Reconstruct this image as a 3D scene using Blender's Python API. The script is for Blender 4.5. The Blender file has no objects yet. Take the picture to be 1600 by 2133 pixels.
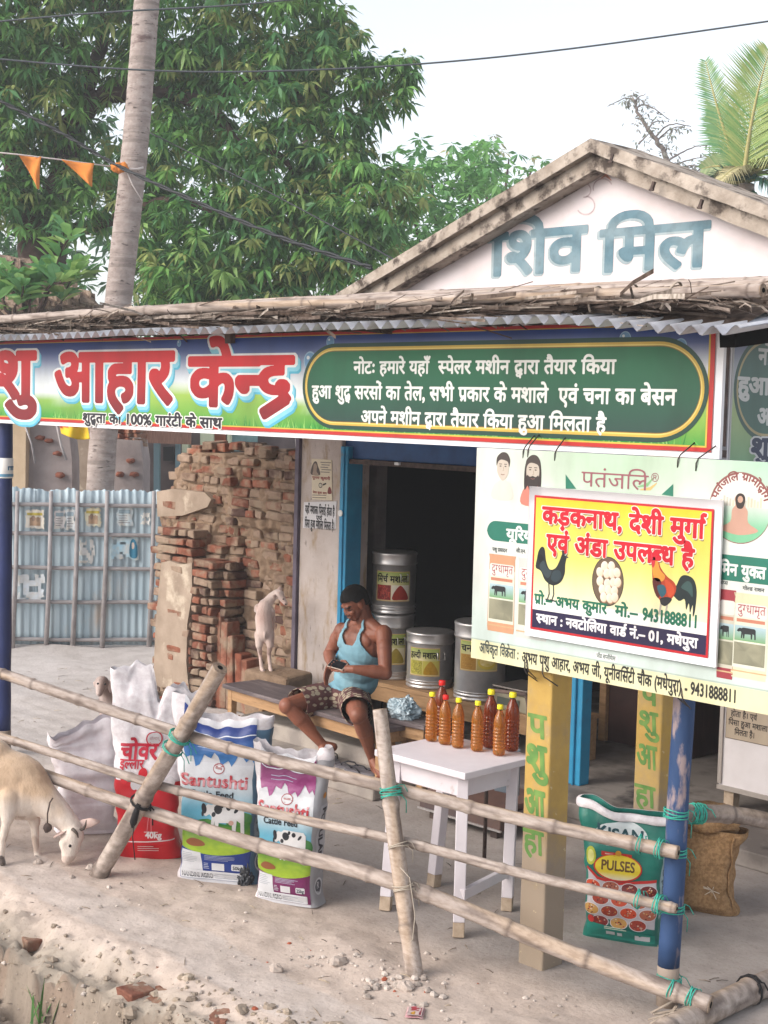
import bpy, bmesh, math, random
import numpy as np
from math import sin, cos, pi, radians, sqrt, atan2, exp, tau
from mathutils import Vector, Matrix, noise, geometry
random.seed(7); rng = np.random.default_rng(7)
scene = bpy.context.scene
COL = scene.collection

# ------------------------------------------------------------------ camera
FPX, PITCH, ROLL, YAW = 3000.0, radians(4.1), radians(1.5), radians(46)
CAM = Vector((4.15, -5.0, 2.5))
_f = Vector((-sin(YAW)*cos(PITCH), cos(YAW)*cos(PITCH), -sin(PITCH)))
_r0 = Vector((cos(YAW), sin(YAW), 0)); _u0 = _r0.cross(_f)
_r = _r0*cos(ROLL) + _u0*sin(ROLL); _u = -_r0*sin(ROLL) + _u0*cos(ROLL)
cd = bpy.data.cameras.new('camera'); cam = bpy.data.objects.new('camera', cd); COL.objects.link(cam)
cam.matrix_world = Matrix(((_r.x, _u.x, -_f.x, CAM.x), (_r.y, _u.y, -_f.y, CAM.y), (_r.z, _u.z, -_f.z, CAM.z), (0, 0, 0, 1)))
cd.sensor_fit = 'VERTICAL'; cd.sensor_height = 36; cd.lens = 36*FPX/2133; cd.clip_end = 2000; cd.clip_start = .05
scene.camera = cam

# ------------------------------------------------------------------ light
SUN_EL, SUN_AZ = radians(31), radians(200)       # azimuth measured from +Y clockwise: light from the front left
w = bpy.data.worlds.new('World'); scene.world = w; w.use_nodes = True
nt = w.node_tree; bg = nt.nodes['Background']
sky = nt.nodes.new('ShaderNodeTexSky'); sky.sky_type = 'NISHITA'; sky.sun_disc = False
sky.sun_elevation = SUN_EL; sky.sun_rotation = SUN_AZ; sky.air_density = 1.0; sky.dust_density = 1.5; sky.ozone_density = .6
hs = nt.nodes.new('ShaderNodeHueSaturation'); hs.inputs['Saturation'].default_value = .36
nt.links.new(sky.outputs[0], hs.inputs['Color']); nt.links.new(hs.outputs[0], bg.inputs[0]); bg.inputs[1].default_value = .15
sl = bpy.data.lights.new('sun', 'SUN'); sl.energy = 1.6; sl.angle = radians(42); sl.color = (1, .90, .81)
so = bpy.data.objects.new('sun', sl); COL.objects.link(so)
sd = Vector((sin(SUN_AZ)*cos(SUN_EL), cos(SUN_AZ)*cos(SUN_EL), sin(SUN_EL)))
so.rotation_euler = sd.to_track_quat('Z', 'Y').to_euler(); so.location = (0, -6, 12)
vs = scene.view_settings; vs.view_transform = 'Standard'; vs.look = 'None'; vs.gamma = 1; vs.exposure = 1.02
scene.cycles.max_bounces = 8; scene.cycles.transparent_max_bounces = 12
scene.cycles.use_denoising = True

def ray(x, y): return _r*((x-800)/FPX) - _u*((y-1066.5)/FPX) + _f
def onz(x, y, z): d = ray(x, y); return CAM + d*((z-CAM.z)/d.z)
def ony(x, y, Y): d = ray(x, y); return CAM + d*((Y-CAM.y)/d.y)
def onx(x, y, X): d = ray(x, y); return CAM + d*((X-CAM.x)/d.x)
def at(x, y, dep): return CAM + ray(x, y)*dep

# ------------------------------------------------------------------ object helpers
def tag(o, label=None, cat=None, group=None, kind=None):
    if label: o['label'] = label
    if cat: o['category'] = cat
    if group: o['group'] = group
    if kind: o['kind'] = kind
    return o
def thing(name, label, cat, loc=(0, 0, 0), rz=0, group=None):
    o = bpy.data.objects.new(name, None); COL.objects.link(o); o.location = loc; o.rotation_euler = (0, 0, rz)
    o.empty_display_size = .1
    return tag(o, label, cat, group)
def lin(c):
    if isinstance(c, str):
        c = c.lstrip('#'); c = [int(c[i:i+2], 16)/255 for i in (0, 2, 4)]
        c = [x/12.92 if x <= .04045 else ((x+.055)/1.055)**2.4 for x in c]
    return tuple(c[:3])
def lerp(a, b, t): return tuple(x+(y-x)*t for x, y in zip(a, b))
def sm(a, b, x):
    t = min(1, max(0, (x-a)/(b-a))); return t*t*(3-2*t)
def nz(p, s=1.0): return noise.noise(Vector(p)*s)

class MB:
    """collects geometry for one mesh"""
    def __init__(s): s.v = []; s.f = []; s.m = []; s.mi = 0; s.sm = []; s.smooth = False; s.c = []; s.col = None
    def add(s, vs, fs, smooth=None):
        b = len(s.v); s.v += [tuple(p) for p in vs]
        if s.col is not None: s.c += [s.col]*len(vs)
        for f in fs:
            s.f.append(tuple(i+b for i in f)); s.m.append(s.mi); s.sm.append(s.smooth if smooth is None else smooth)
        return s
    def box(s, c, d, R=None, taper=1.0, jit=0):
        c = Vector(c); x, y, z = d[0]/2, d[1]/2, d[2]/2
        P = [Vector((sx*x*(taper if sz > 0 else 1), sy*y*(taper if sz > 0 else 1), sz*z)) for sz in (-1, 1) for sx, sy in ((-1, -1), (1, -1), (1, 1), (-1, 1))]
        if jit: P = [p+Vector((random.uniform(-jit, jit), random.uniform(-jit, jit), random.uniform(-jit, jit))) for p in P]
        if R is not None: P = [R @ p for p in P]
        return s.add([c+p for p in P], [(3, 2, 1, 0), (4, 5, 6, 7), (0, 1, 5, 4), (1, 2, 6, 5), (2, 3, 7, 6), (3, 0, 4, 7)], False)
    def bar(s, a, b, wx, wy, up=(0, 0, 1)):
        a = Vector(a); b = Vector(b); d = b-a; R = d.to_track_quat('Z', 'Y').to_matrix()
        return s.box((a+b)/2, (wx, wy, d.length), R)
    def hexa(s, P): return s.add(P, [(3, 2, 1, 0), (4, 5, 6, 7), (0, 1, 5, 4), (1, 2, 6, 5), (2, 3, 7, 6), (3, 0, 4, 7)], False)
    def tube(s, pts, rad, n=10, cap=True, smooth=True, flat=1.0):
        pts = [Vector(p) for p in pts]; k = len(pts)
        if not hasattr(rad, '__len__'): rad = [rad]*k
        V = []; ref = None
        for i, p in enumerate(pts):
            t = (pts[min(i+1, k-1)]-pts[max(i-1, 0)])
            if t.length < 1e-9: t = Vector((0, 0, 1))
            t.normalize()
            if ref is None: ref = t.orthogonal().normalized()
            a = (ref-t*ref.dot(t))
            if a.length < 1e-6: a = t.orthogonal()
            a.normalize(); b = t.cross(a); ref = a
            for j in range(n):
                q = tau*j/n; V.append(p+(a*cos(q)+b*sin(q)*flat)*rad[i])
        F = [(i*n+j, i*n+(j+1) % n, (i+1)*n+(j+1) % n, (i+1)*n+j) for i in range(k-1) for j in range(n)]
        s.add(V, F, smooth)
        if cap:
            bse = len(s.v)-len(V)
            s.f.append(tuple(bse+j for j in reversed(range(n)))); s.m.append(s.mi); s.sm.append(False)
            s.f.append(tuple(bse+(k-1)*n+j for j in range(n))); s.m.append(s.mi); s.sm.append(False)
        return s
    def lathe(s, prof, c=(0, 0, 0), n=32, M=None, smooth=True):
        c = Vector(c); V = []; k = len(prof)
        for r, z in prof:
            for j in range(n):
                p = Vector((r*cos(tau*j/n), r*sin(tau*j/n), z)); V.append(c+(M @ p if M else p))
        F = [(i*n+j, i*n+(j+1) % n, (i+1)*n+(j+1) % n, (i+1)*n+j) for i in range(k-1) for j in range(n)]
        s.add(V, F, smooth); b = len(s.v)-len(V)
        for q, rev in ((0, True), (k-1, False)):
            if prof[q][0] > 1e-4:
                idx = [b+q*n+j for j in range(n)]; s.f.append(tuple(reversed(idx) if rev else idx)); s.m.append(s.mi); s.sm.append(False)
        return s
    def ell(s, c, r, n=12, M=None, jit=0):
        V = []; F = []; c = Vector(c); m = n//2+1
        for i in range(m+1):
            th = pi*i/m
            for j in range(n):
                d = Vector((sin(th)*cos(tau*j/n), sin(th)*sin(tau*j/n), cos(th)))
                q = 1+jit*nz(d*2+c*7) if jit else 1
                p = Vector((d.x*r[0], d.y*r[1], d.z*r[2]))*q; V.append(c+(M @ p if M else p))
        for i in range(m):
            for j in range(n): F.append((i*n+j, (i+1)*n+j, (i+1)*n+(j+1) % n, i*n+(j+1) % n))
        return s.add(V, F, True)
    def prism(s, poly, a, b):
        """polygon in 2D mapped through a(u,v) (front) and b(u,v) (back)"""
        n = len(poly); V = [a(*p) for p in poly]+[b(*p) for p in poly]
        s.add(V, [tuple(range(n)), tuple(reversed(range(n, 2*n)))]+[(i, n+i, n+(i+1) % n, (i+1) % n) for i in range(n)], False); return s
    def grid(s, P, nu, nv, smooth=True, close_u=False):
        """P list of nu*nv points row major (v rows)"""
        F = []
        for j in range(nv-1):
            for i in range(nu if close_u else nu-1):
                i2 = (i+1) % nu; F.append((j*nu+i, j*nu+i2, (j+1)*nu+i2, (j+1)*nu+i))
        return s.add(P, F, smooth)
    def build(s, name, mats, parent=None, world=True, bevel=0, seg=2, fixn=False):
        me = bpy.data.meshes.new(name)
        V = s.v
        if parent is not None and world:
            inv = Matrix.LocRotScale(parent.location, parent.rotation_euler, None).inverted()
            if parent.parent: raise ValueError('nested')
            V = [inv @ Vector(p) for p in V]
        me.from_pydata([tuple(p) for p in V], [], s.f)
        if not isinstance(mats, (list, tuple)): mats = [mats]
        for m in mats: me.materials.append(m)
        me.polygons.foreach_set('material_index', s.m); me.polygons.foreach_set('use_smooth', s.sm)
        if s.c:
            a = me.color_attributes.new('Col', 'FLOAT_COLOR', 'POINT')
            a.data.foreach_set('color', np.array([(*c, 1) for c in s.c], dtype=np.float32).ravel())
        if fixn:
            bm = bmesh.new(); bm.from_mesh(me); bmesh.ops.recalc_face_normals(bm, faces=bm.faces); bm.to_mesh(me); bm.free()
        me.update(); o = bpy.data.objects.new(name, me); COL.objects.link(o)
        if parent is not None: o.parent = parent
        if bevel:
            b = o.modifiers.new('b', 'BEVEL'); b.width = bevel; b.segments = seg; b.limit_method = 'ANGLE'; b.angle_limit = radians(40)
        return o
def sub(o, parent):
    """hang a mesh (built in the same frame as its part) below a part"""
    o.parent = parent; return o
def copy_tree(o, parent=None):
    c = o.copy(); COL.objects.link(c)
    if parent: c.parent = parent
    for ch in list(o.children): copy_tree(ch, c)
    return c

# ------------------------------------------------------------------ materials
_mats = {}
def mat(name, base=(.5, .5, .5), rough=.7, c2=None, scale=8, detail=6, mix=(.35, .65), bump=0, bscale=None, stretch=(1, 1, 1), stain=None, stain_scale=1.5, stain_cut=(.55, .7),
        attr=None, metal=0, spec=.5, trans=0, ior=1.45, sheen=0, subs=0, attr_jit=.0, fn=None, coat=0):
    if name in _mats: return _mats[name]
    m = bpy.data.materials.new(name); m.use_nodes = True; t = m.node_tree; N = t.nodes; L = t.links
    p = N['Principled BSDF']; p.inputs['Roughness'].default_value = rough; p.inputs['Metallic'].default_value = metal
    p.inputs['Specular IOR Level'].default_value = spec; p.inputs['Transmission Weight'].default_value = trans; p.inputs['IOR'].default_value = ior
    p.inputs['Sheen Weight'].default_value = sheen; p.inputs['Coat Weight'].default_value = coat
    if subs: p.inputs['Subsurface Weight'].default_value = subs; p.inputs['Subsurface Scale'].default_value = .01
    co = N.new('ShaderNodeTexCoord'); mp = N.new('ShaderNodeMapping'); mp.inputs['Scale'].default_value = stretch
    L.new(co.outputs['Object'], mp.inputs['Vector'])
    def noi(sc, det=6, src=mp):
        n = N.new('ShaderNodeTexNoise'); n.inputs['Scale'].default_value = sc; n.inputs['Detail'].default_value = det; n.inputs['Roughness'].default_value = .6
        L.new(src.outputs['Vector'], n.inputs['Vector']); return n
    def ramp(src, a, b, ca=(0, 0, 0), cb=(1, 1, 1)):
        r = N.new('ShaderNodeValToRGB'); r.color_ramp.elements[0].position = a; r.color_ramp.elements[1].position = b
        r.color_ramp.elements[0].color = (*ca, 1); r.color_ramp.elements[1].color = (*cb, 1); L.new(src, r.inputs[0]); return r
    def mx(fac, a, b, mode='MIX'):
        x = N.new('ShaderNodeMix'); x.data_type = 'RGBA'; x.blend_type = mode
        for s_, v in ((x.inputs[0], fac), (x.inputs[6], a), (x.inputs[7], b)):
            if hasattr(v, 'links') or hasattr(v, 'is_linked'): L.new(v, s_)
            elif isinstance(v, (int, float)): s_.default_value = v
            else: s_.default_value = (*lin(v), 1)
        return x.outputs[2]
    base = lin(base); out = None
    if attr:
        a = N.new('ShaderNodeAttribute'); a.attribute_name = attr; out = a.outputs['Color']
        if c2 is not None:
            n = noi(scale, detail); out = mx(ramp(n.outputs[0], *mix).outputs[0], out, mx(1.0, out, c2, 'MULTIPLY'))
    elif c2 is not None:
        n = noi(scale, detail); out = ramp(n.outputs[0], mix[0], mix[1], base, lin(c2)).outputs[0]
    if stain is not None:
        n2 = noi(stain_scale, 8); r2 = ramp(n2.outputs[0], *stain_cut)
        out = mx(r2.outputs[0], out if out is not None else base, stain)
    if fn: out = fn(N, L, mp, out if out is not None else base, noi, ramp, mx) or out
    if out is not None: L.new(out, p.inputs['Base Color'])
    else: p.inputs['Base Color'].default_value = (*base, 1)
    if bump:
        n3 = noi(bscale or scale*2, 8); b = N.new('ShaderNodeBump'); b.inputs['Strength'].default_value = 1; b.inputs['Distance'].default_value = bump
        L.new(n3.outputs[0], b.inputs['Height']); L.new(b.outputs[0], p.inputs['Normal'])
    _mats[name] = m; return m

# ------------------------------------------------------------------ lettering (shapes Devanagari clusters from single letters)
_gc = {}
def _glyph(ch, off=0):
    if ch in _gc: return _gc[ch]
    def mk(body):
        c = bpy.data.curves.new('g', 'FONT'); c.body = body; c.resolution_u = 3; c.fill_mode = 'FRONT'
        o = bpy.data.objects.new('g', c); COL.objects.link(o)
        me = bpy.data.meshes.new_from_object(o.evaluated_get(bpy.context.evaluated_depsgraph_get()))
        V = [(v.co.x, v.co.y) for v in me.vertices]; F = [tuple(p.vertices) for p in me.polygons]
        bpy.data.objects.remove(o); bpy.data.curves.remove(c); bpy.data.meshes.remove(me); return V, F
    if '|adv' not in _gc: _gc['|adv'] = max(x for x, y in mk('|')[0])
    V, F = mk(ch) if ch.strip() else ([], [])
    _gc[ch] = (V, F, max(x for x, y in mk(ch+'|')[0])-_gc['|adv']); return _gc[ch]
_rc = {}
def _raster(V, F, R):
    """bitmap of triangles at R px per em: (array, x0, y0)"""
    k = (hash(tuple(V)), R)
    if k in _rc: return _rc[k]
    P = np.array(V)*R; lo = np.floor(P.min(0)).astype(int)-1; hi = np.ceil(P.max(0)).astype(int)+2
    A = np.zeros((hi[1]-lo[1], hi[0]-lo[0]), bool)
    for f in F:
        for q in range(1, len(f)-1):
            a, b, c = P[f[0]]-lo, P[f[q]]-lo, P[f[q+1]]-lo
            x0, y0 = np.floor(np.minimum(np.minimum(a, b), c)).astype(int); x1, y1 = np.ceil(np.maximum(np.maximum(a, b), c)).astype(int)+1
            X, Y = np.meshgrid(np.arange(x0, x1)+.5, np.arange(y0, y1)+.5)
            e = lambda p, r: (r[0]-p[0])*(Y-p[1])-(r[1]-p[1])*(X-p[0])
            e1, e2, e3 = e(a, b), e(b, c), e(c, a); m_ = 1e-6
            A[y0:y1, x0:x1] |= ((e1 >= -m_) & (e2 >= -m_) & (e3 >= -m_)) | ((e1 <= m_) & (e2 <= m_) & (e3 <= m_))
    _rc[k] = (A, lo[0], lo[1]); return _rc[k]
def _grow(A, r):
    def run(A, dx, dy, n):
        o = A.copy(); s = 1; done = 0
        while done < n:
            k = min(s, n-done); t = o.copy()
            for sg in (1, -1):
                sx, sy = dx*k*sg, dy*k*sg; src = o[max(0, -sy):o.shape[0]-max(0, sy), max(0, -sx):o.shape[1]-max(0, sx)]
                t[max(0, sy):o.shape[0]-max(0, -sy), max(0, sx):o.shape[1]-max(0, -sx)] |= src
            o = t; done += k; s *= 2
        return o
    n = max(1, int(round(r*.56))); d = max(1, int(round(r*.44*.7071)))
    return run(run(run(run(A, 1, 0, n), 0, 1, n), 1, 1, d), 1, -1, d)
_tc = {}
def textmesh(txt, bold, res):
    """one clean sheet for a whole line of lettering, em units: (verts, faces, advance)"""
    key = (txt, round(bold, 4), res)
    if key in _tc: return _tc[key]
    SS = 3; R = res*SS; G, adv = shape(txt, bold); pad = int(bold*R)+2*SS+2
    xs = [p[0] for V, F in G for p in V]; ys = [p[1] for V, F in G for p in V]
    X0, Y0 = int(math.floor(min(xs)*R))-pad, int(math.floor(min(ys)*R))-pad; Wd, Hd = int(max(xs)*R)-X0+pad+4, int(max(ys)*R)-Y0+pad+4
    Wd += -Wd % SS; Hd += -Hd % SS; A = np.zeros((Hd, Wd), bool)
    for V, F in G:
        if not V: continue
        x0 = min(p[0] for p in V); xi = int(round(x0*R)); a, ax, ay = _raster(tuple((round(p[0]-x0, 4), round(p[1], 4)) for p in V), F, R)
        A[ay-Y0:ay-Y0+a.shape[0], xi+ax-X0:xi+ax-X0+a.shape[1]] |= a
    if bold*R >= .8: A = _grow(A, bold*R)
    C = A.reshape(Hd//SS, SS, Wd//SS, SS).mean((1, 3)); C[0] = C[-1] = 0; C[:, 0] = C[:, -1] = 0
    h, w_ = C.shape; I = C > .5; s4 = I[:-1, :-1].astype(int)+I[:-1, 1:]+I[1:, :-1]+I[1:, 1:]
    V = []; F = []; vi = {}
    def vx(x, y):
        k = (round(x, 3), round(y, 3))
        if k not in vi: vi[k] = len(V); V.append((((x+.5)*SS+X0)/R, ((y+.5)*SS+Y0)/R))
        return vi[k]
    for j in range(h-1):
        full = s4[j] == 4; i = 0; row = np.nonzero(full)[0]
        if len(row):
            for seg in np.split(row, np.nonzero(np.diff(row) > 1)[0]+1):
                a = seg[0]
                while a <= seg[-1]:
                    b = min(a+max(3, res//6), seg[-1]+1); F.append((vx(a, j), vx(b, j), vx(b, j+1), vx(a, j+1))); a = b
        for i in np.nonzero((s4[j] > 0) & (s4[j] < 4))[0]:
            cs = ((i, j), (i+1, j), (i+1, j+1), (i, j+1)); vals = [C[y, x] for x, y in cs]; poly = []
            for k in range(4):
                (xa, ya), (xb, yb) = cs[k], cs[(k+1) % 4]; va, vb = vals[k], vals[(k+1) % 4]
                if va > .5: poly.append(vx(xa, ya))
                if (va > .5) != (vb > .5): t = (.5-va)/(vb-va); poly.append(vx(xa+(xb-xa)*t, ya+(yb-ya)*t))
            if len(set(poly)) > 2: F.append(tuple(dict.fromkeys(poly)))
    _tc[key] = (V, F, adv); return _tc[key]
def _clip(V, F, x=None, keep_left=True):
    bm = bmesh.new(); vs = [bm.verts.new((a, b, 0)) for a, b in V]
    for f in F:
        try: bm.faces.new([vs[i] for i in f])
        except ValueError: pass
    bmesh.ops.bisect_plane(bm, geom=bm.verts[:]+bm.edges[:]+bm.faces[:], plane_co=(x, 0, 0), plane_no=(1, 0, 0), clear_outer=keep_left, clear_inner=not keep_left)
    bm.verts.index_update(); r = [(v.co.x, v.co.y) for v in bm.verts], [tuple(v.index for v in f.verts) for f in bm.faces]; bm.free(); return r
def stroke(pts, wd):
    """2D polyline as one strip polygon set"""
    P = [Vector(p) for p in pts]; V = []; n = len(P); wd = wd if hasattr(wd, '__len__') else [wd]*n
    for i in range(n):
        t = (P[min(i+1, n-1)]-P[max(i-1, 0)]).normalized(); q = Vector((-t.y, t.x))*wd[i]/2
        V += [tuple(P[i]+q), tuple(P[i]-q)]
    return V, [(2*i, 2*i+1, 2*i+3, 2*i+2) for i in range(n-1)]
_mref = None
def shape(text, bold=0.0):
    """list of (verts, faces) in em units, and the total advance"""
    out = []; x = 0.0; i = 0; off = bold; T = text
    if True:
        H = _glyph('म', 0)[0]; top = max(y for _, y in H)
    sw = .085
    def put(V, F, dx=0, sx=1, sy=1, dy=0): out.append(([(a*sx+x+dx, b*sy+dy) for a, b in V], F))
    isC = lambda c: 0x915 <= ord(c) <= 0x939
    isM = lambda c: 0x93a <= ord(c) <= 0x94c or ord(c) in (0x900, 0x901, 0x902, 0x903)
    while i < len(T):
        c = T[i]
        if c == ' ': x += .32; i += 1; continue
        if not isC(c):
            V, F, a = _glyph(c, off); put(V, F); x += a; i += 1
            while i < len(T) and isM(T[i]):
                V, F, a = _glyph(T[i], off); put(V, F); x += a; i += 1
            continue
        cs = [c]; i += 1
        while i+1 < len(T) and T[i] == '्' and isC(T[i+1]): cs.append(T[i+1]); i += 2
        nukta = False
        if i < len(T) and T[i] == '़': nukta = True; i += 1
        ms = []
        while i < len(T) and isM(T[i]): ms.append(T[i]); i += 1
        reph = len(cs) > 1 and cs[0] == 'र'
        if reph: cs = cs[1:]
        rak = len(cs) > 1 and cs[-1] == 'र'
        if rak: cs = cs[:-1]
        if 'ि' in ms:
            V, F, a = _glyph('ा', off); put(V, F); x += a; ms.remove('ि'); im = x-.05-sw/2
        else: im = None
        k = 0
        while k < len(cs)-1:
            V, F, a = _glyph(cs[k], off)
            if cs[k] == 'द':
                put(V, F); V2, F2, a2 = _glyph(cs[k+1], off); put(V2, F2, dx=a*.18, sx=.62, sy=.5, dy=-.2); x += a; k += 2; break
            low = [p[0] for p in V if abs(p[1]) < .06+off]
            xl = (max(low)-sw-.005 if low else a*.7) if cs[k] not in 'कफ' else a*.86
            put(*_clip(V, F, xl)); x += xl-.01; k += 1
        bx = x
        if k < len(cs):
            V, F, a = _glyph(cs[k], off); sq = .80 if rak and cs[k] in 'दटडह' else 1; put(V, F, sy=sq, dy=top*(1-sq)); x += a
            low = [p[0] for p in V if abs(p[1]) < .06+off]; stem = (max(low)-sw/2) if low and cs[k] not in 'कफटठडढदरह' else a*.5
        else: stem = (x-bx)*.5
        if nukta:
            V, F = [(a, b) for a, b in ((-.05, -.22), (.03, -.14), (-.05, -.06), (-.13, -.14))], [(0, 1, 2, 3)]
            out.append(([(a+(bx+x)/2, b) for a, b in V], F))
        if rak:
            if k < len(cs) and cs[k] in 'दटडह': out.append(stroke([(bx+stem+.17, .10), (bx+stem-.17, -.10)], sw*1.05))
            else: out.append(stroke([(bx+stem, top*.42), (bx+stem-.27, .02)], sw*.95))
        if im is not None:
            e = bx+stem if k >= len(cs) or cs[k] not in 'टठडढदरह' else bx+(x-bx)*.55
            out.append(stroke([(im+(e-im)*(.5-.5*cos(pi*t))-.01, top-.02+.24*sin(pi*t)**.7) for t in np.linspace(0, 1, 11)], sw*.85))
        for m_ in ms:
            V, F, a = _glyph(m_, off); put(V, F); x += a
        if reph:
            q = x-.06-(.02 if not ms else 0)
            out.append(stroke([(q+.02, top-.02), (q-.06, top+.09), (q-.06, top+.17), (q+.0, top+.22), (q+.1, top+.2)], sw*.8))
    return out, x

class Print:
    """flat ink: polygons and lettering in (u,v), laid on a surface function"""
    def __init__(s): s.p = []; s.top = 0
    def _c(s, color):
        if callable(color): return color
        c = lin(color); return lambda u, v: c
    def poly(s, pts, color, layer=1, holes=()):
        loops = [[Vector((a, b, 0)) for a, b in pts]]+[[Vector((a, b, 0)) for a, b in h] for h in holes]
        F = geometry.tessellate_polygon(loops); V = [(p.x, p.y) for l in loops for p in l]
        s.p.append((V, [tuple(f) for f in F], s._c(color), layer)); return s
    def rect(s, x0, y0, x1, y1, color, layer=1, r=0):
        if r <= 0: return s.poly([(x0, y0), (x1, y0), (x1, y1), (x0, y1)], color, layer)
        P = []
        for cx, cy, a0 in ((x1-r, y0+r, -90), (x1-r, y1-r, 0), (x0+r, y1-r, 90), (x0+r, y0+r, 180)):
            P += [(cx+r*cos(radians(a0+90*k/6)), cy+r*sin(radians(a0+90*k/6))) for k in range(7)]
        return s.poly(P, color, layer)
    def oval(s, cx, cy, rx, ry, color, layer=1, n=24, rot=0):
        return s.poly([(cx+rx*cos(tau*k/n)*cos(rot)-ry*sin(tau*k/n)*sin(rot), cy+rx*cos(tau*k/n)*sin(rot)+ry*sin(tau*k/n)*cos(rot)) for k in range(n)], color, layer)
    def line(s, pts, wd, color, layer=1):
        V, F = stroke(pts, wd); s.p.append((V, F, s._c(color), layer)); return s
    def blob(s, pts, color, layer=1, ox=0, oy=0, sc=1, sy=None, flip=False):
        """smooth closed outline through pts (Catmull-Rom)"""
        sy = sy or sc; P = [Vector(p) for p in pts]; n = len(P); o = []
        for i in range(n):
            a, b, c, d = P[i-1], P[i], P[(i+1) % n], P[(i+2) % n]
            for k in range(4):
                t = k/4; q = .5*((2*b)+(c-a)*t+(2*a-5*b+4*c-d)*t*t+(3*b-a-3*c+d)*t**3); o.append(((-q.x if flip else q.x)*sc+ox, q.y*sy+oy))
        return s.poly(o, color, layer)
    def text(s, txt, x, y, size, color, layer=2, bold=0.0, fit=None, align='L', sx=1.0, slant=0.0, rot=0.0, path=None):
        res = int(min(100, max(36, size*330))); V, F, adv = textmesh(txt, bold*.9, res)
        if fit: sx = fit/(adv*size)
        wdt = adv*size*sx; x0 = x-(wdt if align == 'R' else wdt/2 if align == 'C' else 0); P = []
        for a, b in V:
            u, v = a*size*sx+b*size*slant, b*size
            if rot: u, v = u*cos(rot)-v*sin(rot), u*sin(rot)+v*cos(rot)
            P.append(path(x0+u, v) if path else (x0+u, y+v) if not rot else (x+u, y+v))
        s.p.append((P, F, s._c(color), layer, False)); return wdt
    def build(s, name, parent, S, material, step=None, world=True, base=.0008, lay=.0005, ink=.74):
        m = MB()
        for V, F, cf, L_, *ns in s.p:
            if step and not ns:
                bm = bmesh.new(); vs = [bm.verts.new((a, b, 0)) for a, b in V]
                for f in F:
                    try: bm.faces.new([vs[i] for i in f])
                    except ValueError: pass
                us = [a for a, b in V]; ws = [b for a, b in V]
                su, sv = step
                for ax, lo, hi, st in ((0, min(us), max(us), su), (1, min(ws), max(ws), sv)):
                    if not st: continue
                    q = math.ceil(lo/st)*st
                    while q < hi:
                        if q > lo+1e-5:
                            co = (q, 0, 0) if ax == 0 else (0, q, 0); no = (1, 0, 0) if ax == 0 else (0, 1, 0)
                            bmesh.ops.bisect_plane(bm, geom=bm.verts[:]+bm.edges[:]+bm.faces[:], plane_co=co, plane_no=no)
                        q += st
                bm.verts.index_update(); V = [(v.co.x, v.co.y) for v in bm.verts]; F = [tuple(v.index for v in f.verts) for f in bm.faces]; bm.free()
            b = len(m.v); off = base+lay*L_
            for a, c in V: m.v.append(tuple(S(a, c, off))); m.c.append(tuple(q*ink for q in cf(a, c)))
            for f in F:
                # keep faces turned towards the viewer side of the sheet
                ar = sum(V[f[i]][0]*V[f[(i+1) % len(f)]][1]-V[f[(i+1) % len(f)]][0]*V[f[i]][1] for i in range(len(f)))
                if ar < 0: f = tuple(reversed(f))
                m.f.append(tuple(i+b for i in f)); m.m.append(0); m.sm.append(bool(step))
        return m.build(name, material, parent, world)
def plane(o, ux, uv, nn):
    o, ux, uv, nn = Vector(o), Vector(ux).normalized(), Vector(uv).normalized(), Vector(nn).normalized()
    return lambda a, b, off=0: o+ux*a+uv*b+nn*off
def vgrad(y0, y1, c0, c1, ymid=None, cm=None):
    a, b = lin(c0), lin(c1); m = lin(cm) if cm else None
    def g(u, v):
        t = min(1, max(0, (v-y0)/(y1-y0)))
        if m: return lerp(a, m, t/ymid) if t < ymid else lerp(m, b, (t-ymid)/(1-ymid))
        return lerp(a, b, t)
    return g

# shared materials
M_print = mat('printed_ink', attr='Col', rough=.42, c2=(.74, .72, .70), scale=3.5, mix=(.42, .74), stretch=(1, 1, .4), spec=.4)
M_paint = mat('brushed_paint', attr='Col', rough=.75, c2=(.75, .75, .75), scale=14, mix=(.45, .7))
# ================================================================== ground
WY = 2.3                                            # shop front wall
def edge_y(x): return -1.27+.07*nz((x*1.3, 3.1, 0))+.04*nz((x*4, 1, 2)) + (.0 if x < .2 else -(x-.2)*.5)
def gz(x, y):
    d = edge_y(x)-y                                  # how far out over the bank
    h = .0
    if d > 0:
        h -= .10*sm(0, .28, d)
        lip = .36+.15*nz((x*2.2, 7, 1))+.07*nz((x*7, 3, 1))
        h -= .25*sm(lip, lip+.035, d)-.07*sm(lip+.05, lip+.25, d)+.10*sm(lip+.3, lip+.9, d)
        a = sm(0.0, .16, d)
        h += a*(.060*nz((x*5, y*5, 1))+.050*abs(nz((x*11, y*11, 2)))-.05*sm(.25, .5, nz((x*7, y*7, 11)))+.030*nz((x*22, y*22, 3)))
    else:
        dirt = 1-sm(-.45, -.05, y) if x > -2.6 else 1
        h += dirt*(.012*nz((x*3, y*3, 5))+.008*nz((x*9, y*9, 6))+.004*nz((x*19, y*19, 2)))
        h += .035*exp(-((y+.62-.1*nz((x*1.5, 0, 3)))/.16)**2)*(0.5+.6*nz((x*3, y*3, 9)))*(1 if x > -1.6 else .25)
        h += .002*nz((x*22, y*22, 4))*dirt
    if x < -6.3: h += .05*sm(-6.3, -7.5, x)*nz((x*2, y*2, 8))+.10*exp(-((x*.82-(y-14.97)*.572+7.32+7.0)/.5)**2)*0
    return h
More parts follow.
